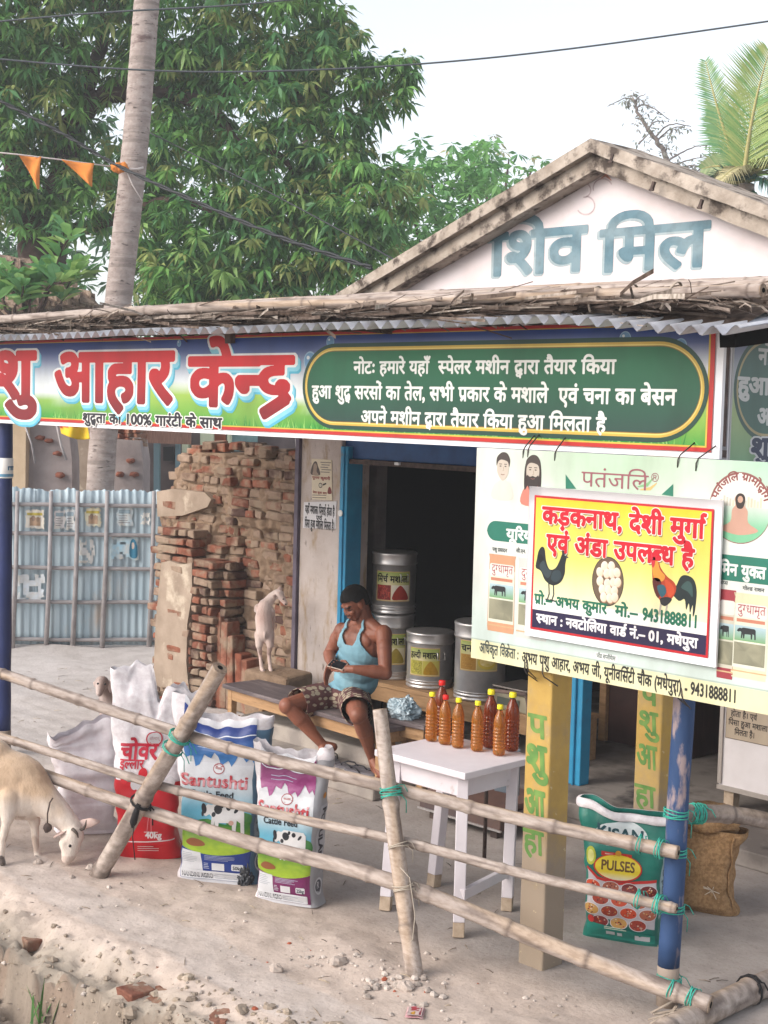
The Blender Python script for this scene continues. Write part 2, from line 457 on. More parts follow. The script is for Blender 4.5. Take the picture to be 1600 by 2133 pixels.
def axis(lo, hi, step, far):
    a = list(np.arange(lo, hi, step)); s = step; x = hi; out = []
    while x < far: s *= 1.22; x += s; out.append(x)
    s = step; x = lo; pre = []
    while x > -far: s *= 1.22; x -= s; pre.append(x)
    return pre[::-1]+a+out
gx = axis(-4.2, 1.3, .022, 900); gy = axis(-2.6, 1.2, .022, 900)
P = []; gc = []
DIRT, CEM, BANK, SAND, LOW = lin('bcada2'), lin('a59c96'), lin('a09588'), lin('bfb8b4'), lin('978a80')
for y in gy:
    for x in gx:
        far = abs(x+2) > 9 or abs(y) > 9
        z = 0 if far else gz(x, y)
        P.append((x, y, z))
        n = nz((x*1.1, y*1.1, 2)) if not far else 0; d = edge_y(x)-y
        c = lerp(DIRT, SAND, sm(-3.4, -5.2, x)) if y < 3 else SAND
        k = sm(-.35, .05, y+.12*n)*sm(-3.0, -2.2, x+.4*n); c = lerp(c, CEM, k)
        lp_ = .36+.15*nz((x*2.2, 7, 1))+.07*nz((x*7, 3, 1))
        if d > 0 and not far: c = lerp(lerp(c, BANK, sm(.05, .3, d)), LOW, sm(.4, .6, d+.1*n))
        elif d > -.3: c = lerp(c, SAND, .35)
        if not far and lp_-.01 < d < lp_+.10: c = lerp(c, lin('7d6758') if nz((x*4, 1, 5)) > .1 else lin('776a5e'), .6)
        f = 1+.10*n+.06*(nz((x*5, y*5, 1)) if not far else 0); gc.append(tuple(q*f for q in c))
m = MB(); m.grid(P, len(gx), len(gy)); m.c = gc
def grit(N, L, mp, out, noi, ramp, mx):
    n = noi(55, 10); r = ramp(n.outputs[0], .55, .72); o = mx(r.outputs[0], out, mx(1.0, out, (.72, .70, .68), 'MULTIPLY'))
    n2 = noi(1.3, 9); r2 = ramp(n2.outputs[0], .5, .72); return mx(r2.outputs[0], o, mx(1.0, o, (.91, .90, .89), 'MULTIPLY'))
M_ground = mat('dusty_ground', attr='Col', rough=.95, c2=(.83, .82, .81), scale=6, detail=10, mix=(.42, .66), bump=.005, bscale=34, spec=.15, fn=grit)
def ghit(px, py):
    d = ray(px, py); p = onz(px, py, .15)
    for _ in range(400):
        if p.z <= gz(p.x, p.y): break
        p = p+d*.004
    return p
tag(m.build('ground', M_ground), kind='structure')

# ================================================================== raised shop floor and concrete steps
M_conc = mat('worn_concrete', 'a49b92', .9, '8d857f', 5, mix=(.4, .62), stain='b8ada0', stain_scale=2.2, bump=.003, bscale=30, spec=.2)
M_floor = mat('oily_floor', '8f8780', .75, '6a625d', 3, mix=(.42, .6), stain='2f2b2b', stain_scale=1.4, stain_cut=(.54, .62), bump=.002, bscale=30)
m = MB(); m.box((-1.2, 3.70, .05), (4.6, 3.5, .1)); tag(m.build('shop_floor', M_floor, bevel=.01), kind='structure')
m = MB(); m.box((-3.2, 1.44, .045), (1.7, .38, .09), jit=.008); m.box((-3.25, 1.80, .1), (1.9, .34, .2), jit=.01)
tag(m.build('concrete_step', M_conc, bevel=.015), 'pair of low cracked concrete steps under the wooden bench', 'steps')

# ================================================================== mill building
mill = thing('mill_building', 'whitewashed mill building with a peeling pink gable lettered in blue', 'building', (-1.8, WY, 0))
M_wash = mat('whitewash', 'd8cfd0', .9, 'cfc3c2', 3, mix=(.35, .7), stain='b9aaa2', stain_scale=.9, stain_cut=(.6, .78), bump=.002, bscale=20, spec=.2)
def streak(N, L, mp, out, noi, ramp, mx):
    mp2 = N.new('ShaderNodeMapping'); mp2.inputs['Scale'].default_value = (9, 9, 3.0); L.new(N['Texture Coordinate'].outputs['Object'], mp2.inputs['Vector'])
    n = noi(1.1, 9, mp2); r = ramp(n.outputs[0], .52, .70); o = mx(r.outputs[0], out, 'a38a6a')
    n2 = noi(2.4, 9, mp2); r2 = ramp(n2.outputs[0], .62, .70); return mx(r2.outputs[0], o, '7a6a60')
M_pillar = mat('peeling_plaster', 'c9bdb6', .9, 'b9aba2', 4, mix=(.35, .7), bump=.004, bscale=25, fn=streak, spec=.2)
M_mold = mat('mouldy_cornice', 'b8aca0', .95, '95897d', 6, mix=(.35, .65), stain='544b45', stain_scale=8, stain_cut=(.50, .62), bump=.012, bscale=18, spec=.1)
M_dark = mat('painted_dark', '0f0d0c', .95, '0a0908', 4, spec=.1)  # near-black colour paints in the darkness of the unlit room
M_blue = mat('blue_enamel', '2e8fb8', .5, '2a7fa8', 5, mix=(.4, .7), stain='5a6a72', stain_scale=4, stain_cut=(.66, .72), bump=.001)
M_dblue = mat('shutter_blue', '24558f', .55, '1d4475', 5)
_a = ony(1230, 288, WY-.17); _l = ony(712, 603, WY-.17); _r2 = ony(1600, 428, WY-.17)
AX, AZ, LX, LZ = _a.x, _a.z, _l.x-.25, _l.z-.25*(_a.z-_l.z)/(_a.x-_l.x)
RX = AX+2.6; RZ = AZ-2.6*(_a.z-_r2.z)/(_r2.x-_a.x)
m = MB(); PXL, PXR, DFR = ony(621, 1250, WY).x, ony(704, 1250, WY).x, ony(719, 1250, WY).x
m.box(((PXL+PXR)/2, WY+.15, 1.0), (PXR-PXL, .30, 2.7)); m.build('pillar', M_pillar, mill, bevel=.012)
m = MB(); m.box((.72, WY+.15, 1.0), (.50, .30, 2.7)); m.build('pillar', M_pillar, mill, bevel=.012)
m = MB(); m.prism([(LX+.3, 2.35), (RX-.12, 2.35), (RX-.12, RZ-.08), (AX, AZ-.1), (LX+.3, LZ-.0)], lambda u, v: (u, WY+.02, v), lambda u, v: (u, WY+.28, v)); m.build('gable_wall', M_wash, mill)
gs = plane((0, WY+.02, 0), (1, 0, 0), (0, 0, 1), (0, -1, 0))
for sgn, X1, Z1 in ((-1, LX-.12, LZ-.05), (1, RX+.12, RZ-.05)):
    for (d0, d1, pr) in ((0, .075, .17), (.075, .168, .11)):
        a = Vector((AX, 0, AZ)); b = Vector((X1, 0, Z1)); dn = Vector((0, 0, -1))
        q = MB(); nseg = 40; Pn = []
        for i in range(nseg+1):
            t = i/nseg; c = a.lerp(b, t)
            for (dd, yy) in ((d0, WY+.35), (d0, WY-pr), (d1, WY-pr), (d1, WY+.35)):
                j = .010*nz((c.x*5, dd*30, yy*3))+.005*nz((c.x*17, dd*30, yy))
                Pn.append((c.x, yy+j, c.z-dd*1.08+j*.7))
        for i in range(nseg):
            for k in range(4):
                a0 = i*4+k; a1 = i*4+(k+1) % 4
                q.f.append((a0, a1, a1+4, a0+4)); q.m.append(0); q.sm.append(False)
        q.v = [tuple(p) for p in Pn]; q.f += [(0, 3, 2, 1), tuple(nseg*4+k for k in range(4))]; q.m += [0, 0]; q.sm += [False]*2
        q.build('cornice', M_mold, mill, fixn=True)
M_rust = mat('rusty_iron', '5b4a43', .8, '3a2f2c', 20, bump=.002)
for px, py in ((1275, 330), (1360, 388), (1460, 425)):
    c = ony(px, py, WY-.17); m = MB(); m.box(c, (.016, .02, .055), Matrix.Rotation(.35, 3, 'Y')); m.box(c+Vector((0, -.012, -.022)), (.03, .015, .012)); m.build('clamp', M_rust, mill)
# roof slopes running back from the gable
for X1, Z1 in ((LX-.12, LZ-.05), (RX+.12, RZ-.05)):
    m = MB(); s = 1 if X1 > AX else -1
    P8 = [(AX, WY+.3, AZ-.62), (X1, WY+.3, Z1-.62), (X1, 7, Z1-.62), (AX, 7, AZ-.62), (AX, WY+.3, AZ-.52), (X1, WY+.3, Z1-.52), (X1, 7, Z1-.52), (AX, 7, AZ-.52)]
    m.hexa(P8); m.build('roof_slope', M_mold, mill, fixn=True)
# dim room behind the opening
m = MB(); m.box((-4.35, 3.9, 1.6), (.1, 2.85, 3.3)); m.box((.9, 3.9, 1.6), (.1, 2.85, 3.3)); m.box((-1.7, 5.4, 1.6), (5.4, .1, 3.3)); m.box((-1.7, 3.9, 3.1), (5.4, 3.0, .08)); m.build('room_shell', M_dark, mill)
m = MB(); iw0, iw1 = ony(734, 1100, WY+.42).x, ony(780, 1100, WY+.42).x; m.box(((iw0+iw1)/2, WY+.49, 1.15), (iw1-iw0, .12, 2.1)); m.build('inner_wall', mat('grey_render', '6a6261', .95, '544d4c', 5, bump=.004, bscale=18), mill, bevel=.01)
m = MB(); m.box((-2.0, WY+.10, 2.25), (4.0, .12, .26)); m.build('lintel', M_dblue, mill, bevel=.006)
m = MB(); m.box((-2.75, WY+.03, 2.10), (2.3, .05, .035)); m.build('shutter_rail', M_rust, mill)
for px in (828, 1003):
    c = ony(px, 966, WY-.01); m = MB(); m.box(c, (.045, .02, .02)); m.build('rail_clip', mat('pale_plastic', 'dddddd', .5), mill)
m = MB(); m.box(((PXR+DFR)/2+.002, WY+.07, 1.16), (DFR-PXR, .16, 2.1)); m.box(((PXR+DFR)/2, WY-.018, 1.16), (.03, .012, 2.1)); m.build('door_frame', M_blue, mill, bevel=.006)
m = MB(); d0, d1 = ony(1180, 1550, WY).x, ony(1210, 1550, WY).x; m.box(((d0+d1)/2, WY+.05, 1.16), (d1-d0, .10, 2.12)); m.box(((d0+d1)/2+.01, WY-.01, 1.16), (.012, .02, 2.12)); m.build('door_frame', M_blue, mill, bevel=.006)
c = ony(709, 1069, WY-.03); m = MB(); m.lathe([(.024, -.004), (.024, .004)], c, 20, Matrix.Rotation(pi/2, 3, 'X')); m.build('white_badge', mat('white_card', 'e6e4e0', .6), mill)
m = MB(); m.box((PXL-.022, WY+.0, 1.02), (.04, .05, 2.6)); m.build('drain_pipe', mat('iron_angle', '6c6270', .7, '584f5c', 8), mill)
# painted gable lettering
def PX(pl_y): return lambda px, py: (lambda v: (v.x, v.z))(ony(px, py, pl_y))
TOPEM = max(y for _, y in _glyph('म', 0)[0])
def TX(p, B, txt, xl, xr, yb, h, color, layer=2, bold=.03, align=None, **k):
    u0, v0 = B(xl, yb); u1, _ = B(xr, yb); _, v1 = B(xl, yb-h)
    return p.text(txt, u0, v0, (v1-v0)/TOPEM, color, layer, bold, fit=u1-u0, **k)
p = Print(); B = PX(WY+.02)
bl = lambda u, v: lerp(lin('6a8d9b'), lin('92a9b1'), max(0, min(1, .35+1.0*nz((u*5, v*7, 0)))))
TX(p, B, 'शिव', 1016, 1215, 577, 84, 'b3c3c8', 1, .034); TX(p, B, 'शिव', 1020, 1217, 574, 84, bl, 2, .024)
TX(p, B, 'मिल', 1246, 1470, 570, 84, 'b3c3c8', 1, .034); TX(p, B, 'मिल', 1250, 1472, 566, 84, bl, 2, .024)
for cx_, cy_, r_, a0_, a1_ in ((1216, 396, 15, 2.6, -1.6), (1220, 428, 19, 1.5, -2.6), (1256, 392, 20, 3.4, .4)):
    p.line([B(cx_+r_*cos(a), cy_-r_*sin(a)) for a in np.linspace(a0_, a1_, 16)], .010, 'd5c1c3', 1)
p.line([B(*q) for q in [(1252, 372), (1262, 364), (1274, 376)]], [.006, .022, .006], 'd9a090', 2)
p.build('painted_lettering', mill, gs, M_paint, step=(.05, .05))

# papers pasted on the pillar
def paper(name, label, cat, pts, Y, color, draw, th=.003):
    q = [ony(a, b, Y) for a, b in pts]; t = thing(name, label, cat, tuple(q[3]))
    m = MB(); m.add([tuple(v) for v in q]+[(v.x, Y+th, v.z) for v in q], [(0, 3, 2, 1), (4, 5, 6, 7), (0, 1, 5, 4), (1, 2, 6, 5), (2, 3, 7, 6), (3, 0, 4, 7)]); m.build('sheet', mat('paper_'+color, color, .8, None, bump=.001, bscale=30), t)
    pr = Print(); draw(pr, PX(Y)); pr.build('print', t, plane((0, Y, 0), (1, 0, 0), (0, 0, 1), (0, -1, 0)), M_print); return t
def d_cal(p, B):
    p.blob([B(*q) for q in [(648, 988), (650, 972), (655, 962), (660, 962), (663, 972), (666, 980), (666, 990)]], '5d4a40', 1)
    p.blob([B(*q) for q in [(653, 980), (654, 968), (658, 965), (661, 972), (660, 982), (664, 989), (652, 989)]], 'b39a84', 2)
    for k in range(5): p.line([B(668+(k % 2)*2, 963+k*5), B(690-(k % 3)*3, 964+k*5)], .006, '8d8078', 2)
    TX(p, B, 'पूनम कुमारी', 651, 688, 997, 5, 'a5312a', 2, .02)
    p.oval(*B(668, 1011), .022, .02, '4a443f', 2); p.oval(*B(668, 1011), .017, .014, 'd9cdb8', 3); p.line([B(673, 1010), B(680, 1007)], .012, '3a3430', 2)
    p.blob([B(*q) for q in [(683, 1028), (684, 1018), (687, 1014), (690, 1019), (691, 1028)]], '8e2b26', 2)
    TX(p, B, 'प्रेशर कुकर छाप', 652, 681, 1027, 4, 'a5312a', 2, .02)
    for k in range(2): p.line([B(651, 1031+k*5), B(680, 1032+k*5)], .005, '8d8078', 2)
paper('election_leaflet', 'cream printed leaflet with red and black ink pasted high on the peeling pillar', 'leaflet', [(649, 955), (691, 958), (692, 1042), (650, 1040)], WY-.006, 'd8cbb2', d_cal)
def d_not(p, B):
    TX(p, B, 'यहाँ मशाला पिसाई होता है', 636, 697, 1068, 15, '3b3a3c', 2, .015)
    TX(p, B, 'एवं', 659, 671, 1083, 9, '3b3a3c', 2, .02)
    TX(p, B, 'पिसा हुआ मशाला मिलता है।', 635, 697, 1098, 16, '3b3a3c', 2, .015)
paper('spice_notice', 'white paper notice in tall black letters below the leaflet on the pillar', 'notice', [(633, 1046), (701, 1044), (699, 1102), (631, 1100)], WY-.005, 'd8d5d6', d_not)
# ================================================================== porch roof
roof = thing('porch_roof', 'low thatched porch roof with bamboo poles laid over corrugated metal sheets', 'roof', (-2.2, 0, 2.9))
R0Y, R0Z, R1Y, R1Z = -.36, 2.88, WY-.02, 3.185
RL, RR = -5.75, 1.22
def rz(y): return R0Z+(R1Z-R0Z)*(y-R0Y)/(R1Y-R0Y)
M_zinc = mat('zinc_sheet', 'd2d4da', .55, 'bcbdc4', 6, mix=(.4, .7), metal=.25, stain='8a7a72', stain_scale=2, stain_cut=(.62, .75))
m = MB(); nx = int((RR-RL)/.0125)
for top in (0, 1):
    P = []
    for j, y in enumerate((R0Y, R0Y+.25, .6, 1.4, R1Y)):
        for i in range(nx+1):
            x = RL+(RR-RL)*i/nx; ph = .5+.5*sin(tau*x/.098)
            sag = .012*nz((x*.9, 0, 4)) - (.05*sm(.2, 1.2, x)*(1-y) if y < 1 else 0)
            over = -.05*(sin(x*1.9) > .55) if j == 0 else 0
            P.append((x, y+over*.4, rz(y)+.036*ph**.8-.012+sag+.003*top))
    m.grid(P, nx+1, 5)
m.build('corrugated_sheet', M_zinc, roof)
M_thatch = mat('dry_thatch', attr='Col', rough=.95, c2=(.5, .48, .46), scale=20, mix=(.4, .6), spec=.1)
m = MB(); P = []; nx = 220
THL = -5.7
for j in range(14):
    y = -.24+j*(R1Y+.2)/13
    for i in range(nx+1):
        x = THL+(1.12-THL)*i/nx
        z = rz(y)+.035+.02*nz((x*3, y*3, 1))+.018*nz((x*13, y*9, 2)) - (.05 if j == 0 else 0) - .035*sm(.2, 1.2, x)
        P.append((x, y+.035*nz((x*7, j, 4)), z))
m.grid(P, nx+1, 14); m.c = [lerp(lin('4a3e38'), lin('6f6056'), random.random()) for _ in m.v]
for k in range(5200):                                # loose stems and strips, mostly running along the roof
    x = random.uniform(THL, 1.15); y = random.choice([-.24+abs(random.gauss(0, .10)), random.uniform(-.2, 2.1)])
    fr = y < .0
    L_ = random.uniform(.06, .3) if fr and random.random() < .6 else random.uniform(.3, 1.2); a = random.gauss(0, .5 if fr else .22)
    if fr and random.random() < .3: a = random.uniform(-1.4, 1.4)
    z = rz(y)+random.uniform(.02, .075); d = Vector((cos(a)*L_, sin(a)*L_*.5, random.gauss(0, .03 if fr else .012)))
    wd = random.choice((.004, .006, .006, .012, .018)); p0 = Vector((x, y, z)); p2 = p0+d; p1 = (p0+p2)/2+Vector((0, 0, random.uniform(0, .02)))
    if p2.x > 1.2 or p2.x < -5.8: continue
    m.col = lerp(lin('54473f'), lin(random.choice(('b9aca0', '9a8c82', '7f7168', 'c4b9ae'))), random.random()**1.4)
    n = Vector((0, 0, wd/2)); t = Vector((0, wd/2, 0))
    q = n if random.random() < .6 else t
    m.add([p0-q, p1-q, p2-q, p2+q, p1+q, p0+q], [(0, 1, 4, 5), (1, 2, 3, 4)], False)
m.col = None
tag(m.build('thatch', M_thatch, roof), kind='stuff')
def bam_fn(N, L, mp, out, noi, ramp, mx):
    n = noi(3, 9); r = ramp(n.outputs[0], .54, .66); o = mx(r.outputs[0], out, '8b7f78')
    mp2 = N.new('ShaderNodeMapping'); mp2.inputs['Scale'].default_value = (4, 60, 60); L.new(N['Texture Coordinate'].outputs['Object'], mp2.inputs['Vector'])
    n2 = noi(1, 4, mp2); r2 = ramp(n2.outputs[0], .56, .7); return mx(r2.outputs[0], o, '9b8c80')
M_bam = mat('grey_bamboo', attr='Col', rough=.75, c2=(.72, .69, .66), scale=1.0, mix=(.42, .66), stretch=(9, 60, 60), bump=.002, bscale=1.4, spec=.25)
M_bam2 = mat('weathered_bamboo', attr='Col', rough=.8, c2=(.62, .60, .58), scale=1.0, mix=(.36, .62), stretch=(14, 30, 30), bump=.002, bscale=1.6, spec=.2)
M_bamend = mat('cut_bamboo', '9d8a78', .9, '6b5a4d', 40)
BAM0, BAM1, BAM2, BAM3 = lin('b8aba2'), lin('9a8d85'), lin('6f625b'), lin('b59e86')
def bamboo(pts, r0, r1, name, material, parent=None, seed=0, node=.32, world=True, hole=True, flat=0):
    """culm through control points: swollen nodes, slight wobble, hollow cut ends"""
    rr = random.Random(seed); P = [Vector(p) for p in pts]; S_ = [0]
    for a, b in zip(P, P[1:]): S_.append(S_[-1]+(b-a).length)
    Lt = S_[-1]; n = int(Lt/.014)+2; C = []; R = []; nodes = []; q = rr.uniform(.05, node)
    while q < Lt-.03: nodes.append(q); q += node*rr.uniform(.8, 1.2)
    for i in range(n):
        s_ = Lt*i/(n-1); k = max(j for j in range(len(P)-1) if S_[j] <= s_+1e-9); t = (s_-S_[k])/(S_[k+1]-S_[k])
        p0, p1, p2, p3 = P[max(k-1, 0)], P[k], P[k+1], P[min(k+2, len(P)-1)]
        c = .5*((2*p1)+(p2-p0)*t+(2*p0-5*p1+4*p2-p3)*t*t+(3*p1-p0-3*p2+p3)*t**3)
        c += Vector((nz((s_*1.3+seed, 0, 0)), nz((s_*1.3+seed, 5, 0)), nz((s_*1.3+seed, 9, 0))))*.006
        r = r0+(r1-r0)*s_/Lt
        for nd in nodes:
            d = (s_-nd)/.016; r += .13*r0*exp(-d*d); d2 = (s_-nd-.04)/.02; r -= .05*r0*exp(-d2*d2)
        C.append(c); R.append(r)
    m = MB(); m.tube(C, R, 16); k = 0; tone = rr.uniform(.9, 1.08)
    for i in range(n):
        s_ = Lt*i/(n-1); ring = max([exp(-((s_-nd-.017)/.007)**2) for nd in nodes] or [0])
        for j in range(16):
            q = (s_*3, j*.9, seed); c = lerp(BAM0, BAM1, .5+.9*nz((s_*1.7+seed, j*.45, 2))); c = lerp(c, BAM2, sm(.05, .38, nz((s_*5+seed, j*.5, 7)))*.75); c = lerp(c, BAM3, sm(.15, .4, nz((s_*.9+seed*3, j*.25, 4)))*.6)
            c = lerp(c, BAM2, .8*ring); f = tone*(1+.10*nz((s_*2, j*2.3, seed))); m.c.append(tuple(x*f for x in c))
    m.col = None
    if hole:
        for e, s_ in ((0, 1), (-1, -1)):
            t = (C[1]-C[0]).normalized() if e == 0 else (C[-2]-C[-1]).normalized()
            rim = R[e]; m.col = BAM1; m.mi = 1; m.tube([C[e]-t*.004, C[e]+t*.001], [rim*.97, rim*.99], 14); m.mi = 2; m.tube([C[e]-t*.0065, C[e]+t*.001], [rim*.36, rim*.36], 10); m.mi = 0
    return m.build(name, [material, M_bamend, M_dark], parent, world)
for k, (y, z0, z1, xa, xb, r) in enumerate(((-.23, .115, .085, RL-.1, 1.2, .029), (.22, .12, .095, RL+.2, 1.2, .027), (.95, .115, .095, RL+1.0, 1.2, .028), (1.70, .10, .09, -4.3, 1.2, .028))):
    bamboo([(xa, y+.03, rz(y)+z0), (xa*.5+xb*.5, y-.02, rz(y)+z0+.012), (xb, y+.02, rz(y)+z1)], r, r*.9, 'bamboo_pole', M_bam, roof, 20+k, .42)
M_tie = mat('split_bamboo_tie', 'b3a596', .8, '8f8274', 9)
for k in range(26):
    y = (-.20, -.20, .35, 1.15, 1.85)[k % 5]; x = random.uniform(-5.4, 1.0) if k > 6 else -5+k*.9
    if y > 1.5 and x < -4: x = -2
    c = Vector((x, y, rz(y)+.092)); m = MB(); m.tube([c+Vector((.02*sin(a), .036*cos(a), .038*sin(a))) for a in np.linspace(-.5, pi+.5, 10)]+[c+Vector((random.uniform(-.08, .08), -.05, -.07))], .007, 5, flat=.5); m.build('tie', M_tie, roof)
# beams under the roof
M_red = mat('red_tube', '9c2e30', .6, '7f2427', 6)
m = MB(); m.box((-2.4, .0, 2.86), (6.5, .05, .06)); m.build('eave_beam', M_red, roof)
for x in (-5.4, -2.2, .85):
    m = MB(); m.bar((x, -.1, rz(-.1)-.045), (x, WY-.1, rz(WY-.1)-.045), .05, .06); m.build('rafter', M_rust, roof)
m = MB(); m.bar((1.09, -.26, 2.80), (1.09, 1.2, 2.98), .07, .07); m.build('rafter', M_dark, roof)

# ================================================================== posts
M_pb = mat('chipped_blue_paint', '2b466f', .7, '223b60', 7, mix=(.38, .62), stain='8f7f80', stain_scale=9, stain_cut=(.54, .60), stretch=(1, 1, .3), bump=.003, bscale=20)
M_raw = mat('bare_post', '9c8d80', .85, '857567', 8)
M_pb2 = mat('navy_paint', '1d2c5e', .5, '182550', 5)
def rpost(name, label, x, y, r, top, material, lean=(0, 0)):
    t = thing(name, label, 'post', (x, y, 0)); m = MB(); n = 26
    C = [Vector((x+lean[0]*k/n+.008*nz((k*.3, x, 1)), y+lean[1]*k/n+.006*nz((k*.3, x, 7)), -.05+(top+.05)*k/n)) for k in range(n+1)]
    m.tube(C[2:], [r*(1+.05*nz((k*.7, x, 3))) for k in range(2, n+1)], 18); m.build('shaft', material, t)
    m = MB(); m.tube(C[:3], [r*1.02]*3, 18); m.build('foot', M_raw, t); return t
rpost('blue_post', 'round blue post with chipped paint where the bamboo rails end', .73, .055, .046, 2.83, M_pb, (.03, .02))
lp = rpost('navy_post', 'dark navy roof post with a pale ring cut by the photo edge', -4.90, .06, .052, 2.83, M_pb2)
c = Vector((-4.90, .06, 2.02)); m = MB(); m.lathe([(.0535, -.07), (.0555, -.068), (.0555, .068), (.0535, .07)], c, 24); m.build('printed_band', mat('white_card', 'e6e4e0', .6), lp)
p = Print(); p.text('rm', .045, -.012, .055, '3a7aa0', 1, .03); p.line([(-.12, -.05), (.12, -.05)], .02, '6ea5c4', 1)
p.build('band_lettering', lp, lambda a, b, o: c+Vector((sin(a/.0555+.55)*(.0558+o), -cos(a/.0555+.55)*(.0558+o), b)), M_print, step=(.008, 0))
def dustfoot(N, L, mp, out, noi, ramp, mx):
    sp = N.new('ShaderNodeSeparateXYZ'); L.new(N['Texture Coordinate'].outputs['Object'], sp.inputs[0]); n = noi(4, 8)
    a = N.new('ShaderNodeMath'); a.operation = 'MULTIPLY_ADD'; L.new(n.outputs[0], a.inputs[0]); a.inputs[1].default_value = -.7; L.new(sp.outputs[2], a.inputs[2])
    r = ramp(a.outputs[0], .12, .38, (1, 1, 1), (0, 0, 0)); o = mx(r.outputs[0], out, '958675')
    n2 = noi(26, 6); r2 = ramp(n2.outputs[0], .66, .72); return mx(r2.outputs[0], o, 'cbb994')
M_yel = mat('yellow_paint', 'b99a55', .85, 'a8894c', 4, mix=(.38, .65), stain='9a8768', stain_scale=3.2, stain_cut=(.52, .7), fn=dustfoot, bump=.003, bscale=22, spec=.2)
M_dusty = mat('dusty_post', 'a3907c', .9, '8d7b69', 5, stain='b49a5a', stain_scale=4)
def ypost(label, x, y, s, letters, z0):
    t = thing('yellow_post', label, 'post', (x, y, 0), group='square yellow lettered porch posts')
    m = MB(); m.box((x, y, 1.14), (s, s, 2.36)); m.build('shaft', M_yel, t, bevel=.009)
    for ch, (z, h, wd) in letters:
        p = Print()
        gr = lambda u, v: lerp(lin('4f7a3a'), lin('6f8f45'), max(0, min(1, .4+1.2*nz((u*18, v*18, 0)))))
        p.text(ch, x, z, h/TOPEM, gr, 1, .03, fit=wd, align='C', slant=-.08)
        p.build('painted_letter', t, plane((0, y-s/2, 0), (1, 0, 0), (0, 0, 1), (0, -1, 0)), M_paint, ink=1)
    return t
def zfor(px, py, Y): return ony(px, py, Y).z
L1 = [('प', (zfor(1120, 1540, -.1), .10, .10)), ('शु', (zfor(1118, 1612, -.1), .115, .115)), ('आ', (zfor(1110, 1704, -.1), .115, .115)), ('हा', (zfor(1106, 1780, -.1), .10, .115))]
ypost('square yellow post with green letters near the white table', .075, .0, .145, L1, 0)
L2 = [('प', (zfor(1348, 1467, .9), .10, .10)), ('शु', (zfor(1350, 1525, .9), .10, .115)), ('आ', (zfor(1350, 1600, .9), .11, .12)), ('हा', (zfor(1348, 1680, .9), .10, .12))]
ypost('square yellow post rising behind the green pulses sack', -.02, .98, .155, L2, 0)

# ================================================================== long shop banner
def banner_bg(u0, u1, H):
    def g(u, v):
        t = v/H; hill = .40+.10*sin(u*2.1+1)+.05*sin(u*5.3)
        grass = lerp(lin('2f9a3a'), lin('a9c957'), max(0, min(1, t/.42+.25*nz((u*3, v*9, 0)))))
        sky_ = lerp(lin('e6eef0'), lin('123f90'), sm(.42, .92, t)); cl = sm(.05, .5, nz((u*1.6, v*3.2, 5))+.15)*sm(.95, .6, t)
        sky_ = lerp(sky_, lin('f2f4f2'), cl*.85)
        return lerp(grass, sky_, sm(hill-.03, hill+.03, t))
    return g
BY = -.06
ban = thing('shop_banner', 'long shop banner with red headline on a meadow print and a green oval', 'banner', (-2.5, BY, 2.34))
BX0, BX1, BZ0, BZ1 = -6.2, .945, 2.335, 2.885
m = MB(); m.box(((BX0+BX1)/2, BY+.012, (BZ0+BZ1)/2), (BX1-BX0, .02, BZ1-BZ0)); m.build('sheet', mat('flex_sheet', 'd9d9dc', .5), ban)
m = MB()
for z in (BZ0+.02, BZ1-.03): m.box(((BX0+BX1)/2, BY+.04, z), (BX1-BX0, .03, .03))
for x in np.linspace(BX0+.1, BX1-.02, 6): m.box((x, BY+.04, (BZ0+BZ1)/2), (.03, .028, BZ1-BZ0-.1))
m.build('frame', M_rust, ban)
p = Print(); B = PX(BY)
x0, x1, z0, z1 = BX0+.01, BX1-.035, BZ0+.025, BZ1
p.rect(x0, z0, x1, z1, 'c8302c', 0); p.rect(x0, z0+.018, x1-.022, z1-.014, 'dfc04a', 1)
bgc = banner_bg(0, 1, z1-z0); p.rect(x0, z0+.025, x1-.03, z1-.018, lambda u, v: bgc(u, v-z0), 2)
rg = random.Random(3)
for k in range(420):                                  # printed grass blades
    u = rg.uniform(x0, x1-.05); h = rg.uniform(.02, .07); d = rg.uniform(-.03, .03); v = z0+.026
    p.poly([(u-.004, v), (u+.004, v), (u+d, v+h)], rg.choice(('4db04a', '7cc25a', '2f8a38', '9ad070')), 3+.1*(k % 4))
for px, py, r in ((648, 752, .05), (690, 712, .03), (905, 745, .03), (375, 715, .02), (1305, 705, .03), (1420, 720, .03)):
    u, v = B(px, py); p.oval(u, v, r, r, '9fc3dd', 3.5, 20); p.oval(u, v, r*.86, r*.86, '6f9fc8', 3.8, 20); p.oval(u-r*.3, v+r*.35, r*.25, r*.2, 'e6f0f5', 4, 10)
def big(txt, xl, xr, yb, h):
    u0, v0 = B(xl, yb); u1, _ = B(xr, yb); _, vt = B(xl, yb-h); sz = (vt-v0)/TOPEM; f = u1-u0
    for k, (c, b, dx, dy) in enumerate((('57b9d6', .065, .024, -.032), ('8ed6ea', .065, .014, -.020), ('f4f6f6', .060, .0, 0))):
        p.text(txt, u0-f*.004+dx, v0+dy, sz, c, 4.6+k*.8, b, fit=f*1.01)
    p.text(txt, u0, v0, sz, vgrad(v0-.03, vt, '86101c', 'e01a22'), 7.2, .036, fit=f)
big('पशु', -75, 72, 826, 88); big('आहार', 116, 360, 832, 92); big('केन्द्र', 397, 609, 842, 94)
TX(p, B, 'शुद्धता का 100% गारंटी के साथ', 174, 464, 879, 18, 'f3f3f0', 5, .085); TX(p, B, 'शुद्धता का 100% गारंटी के साथ', 174, 464, 879, 18, '23202a', 6, .035)
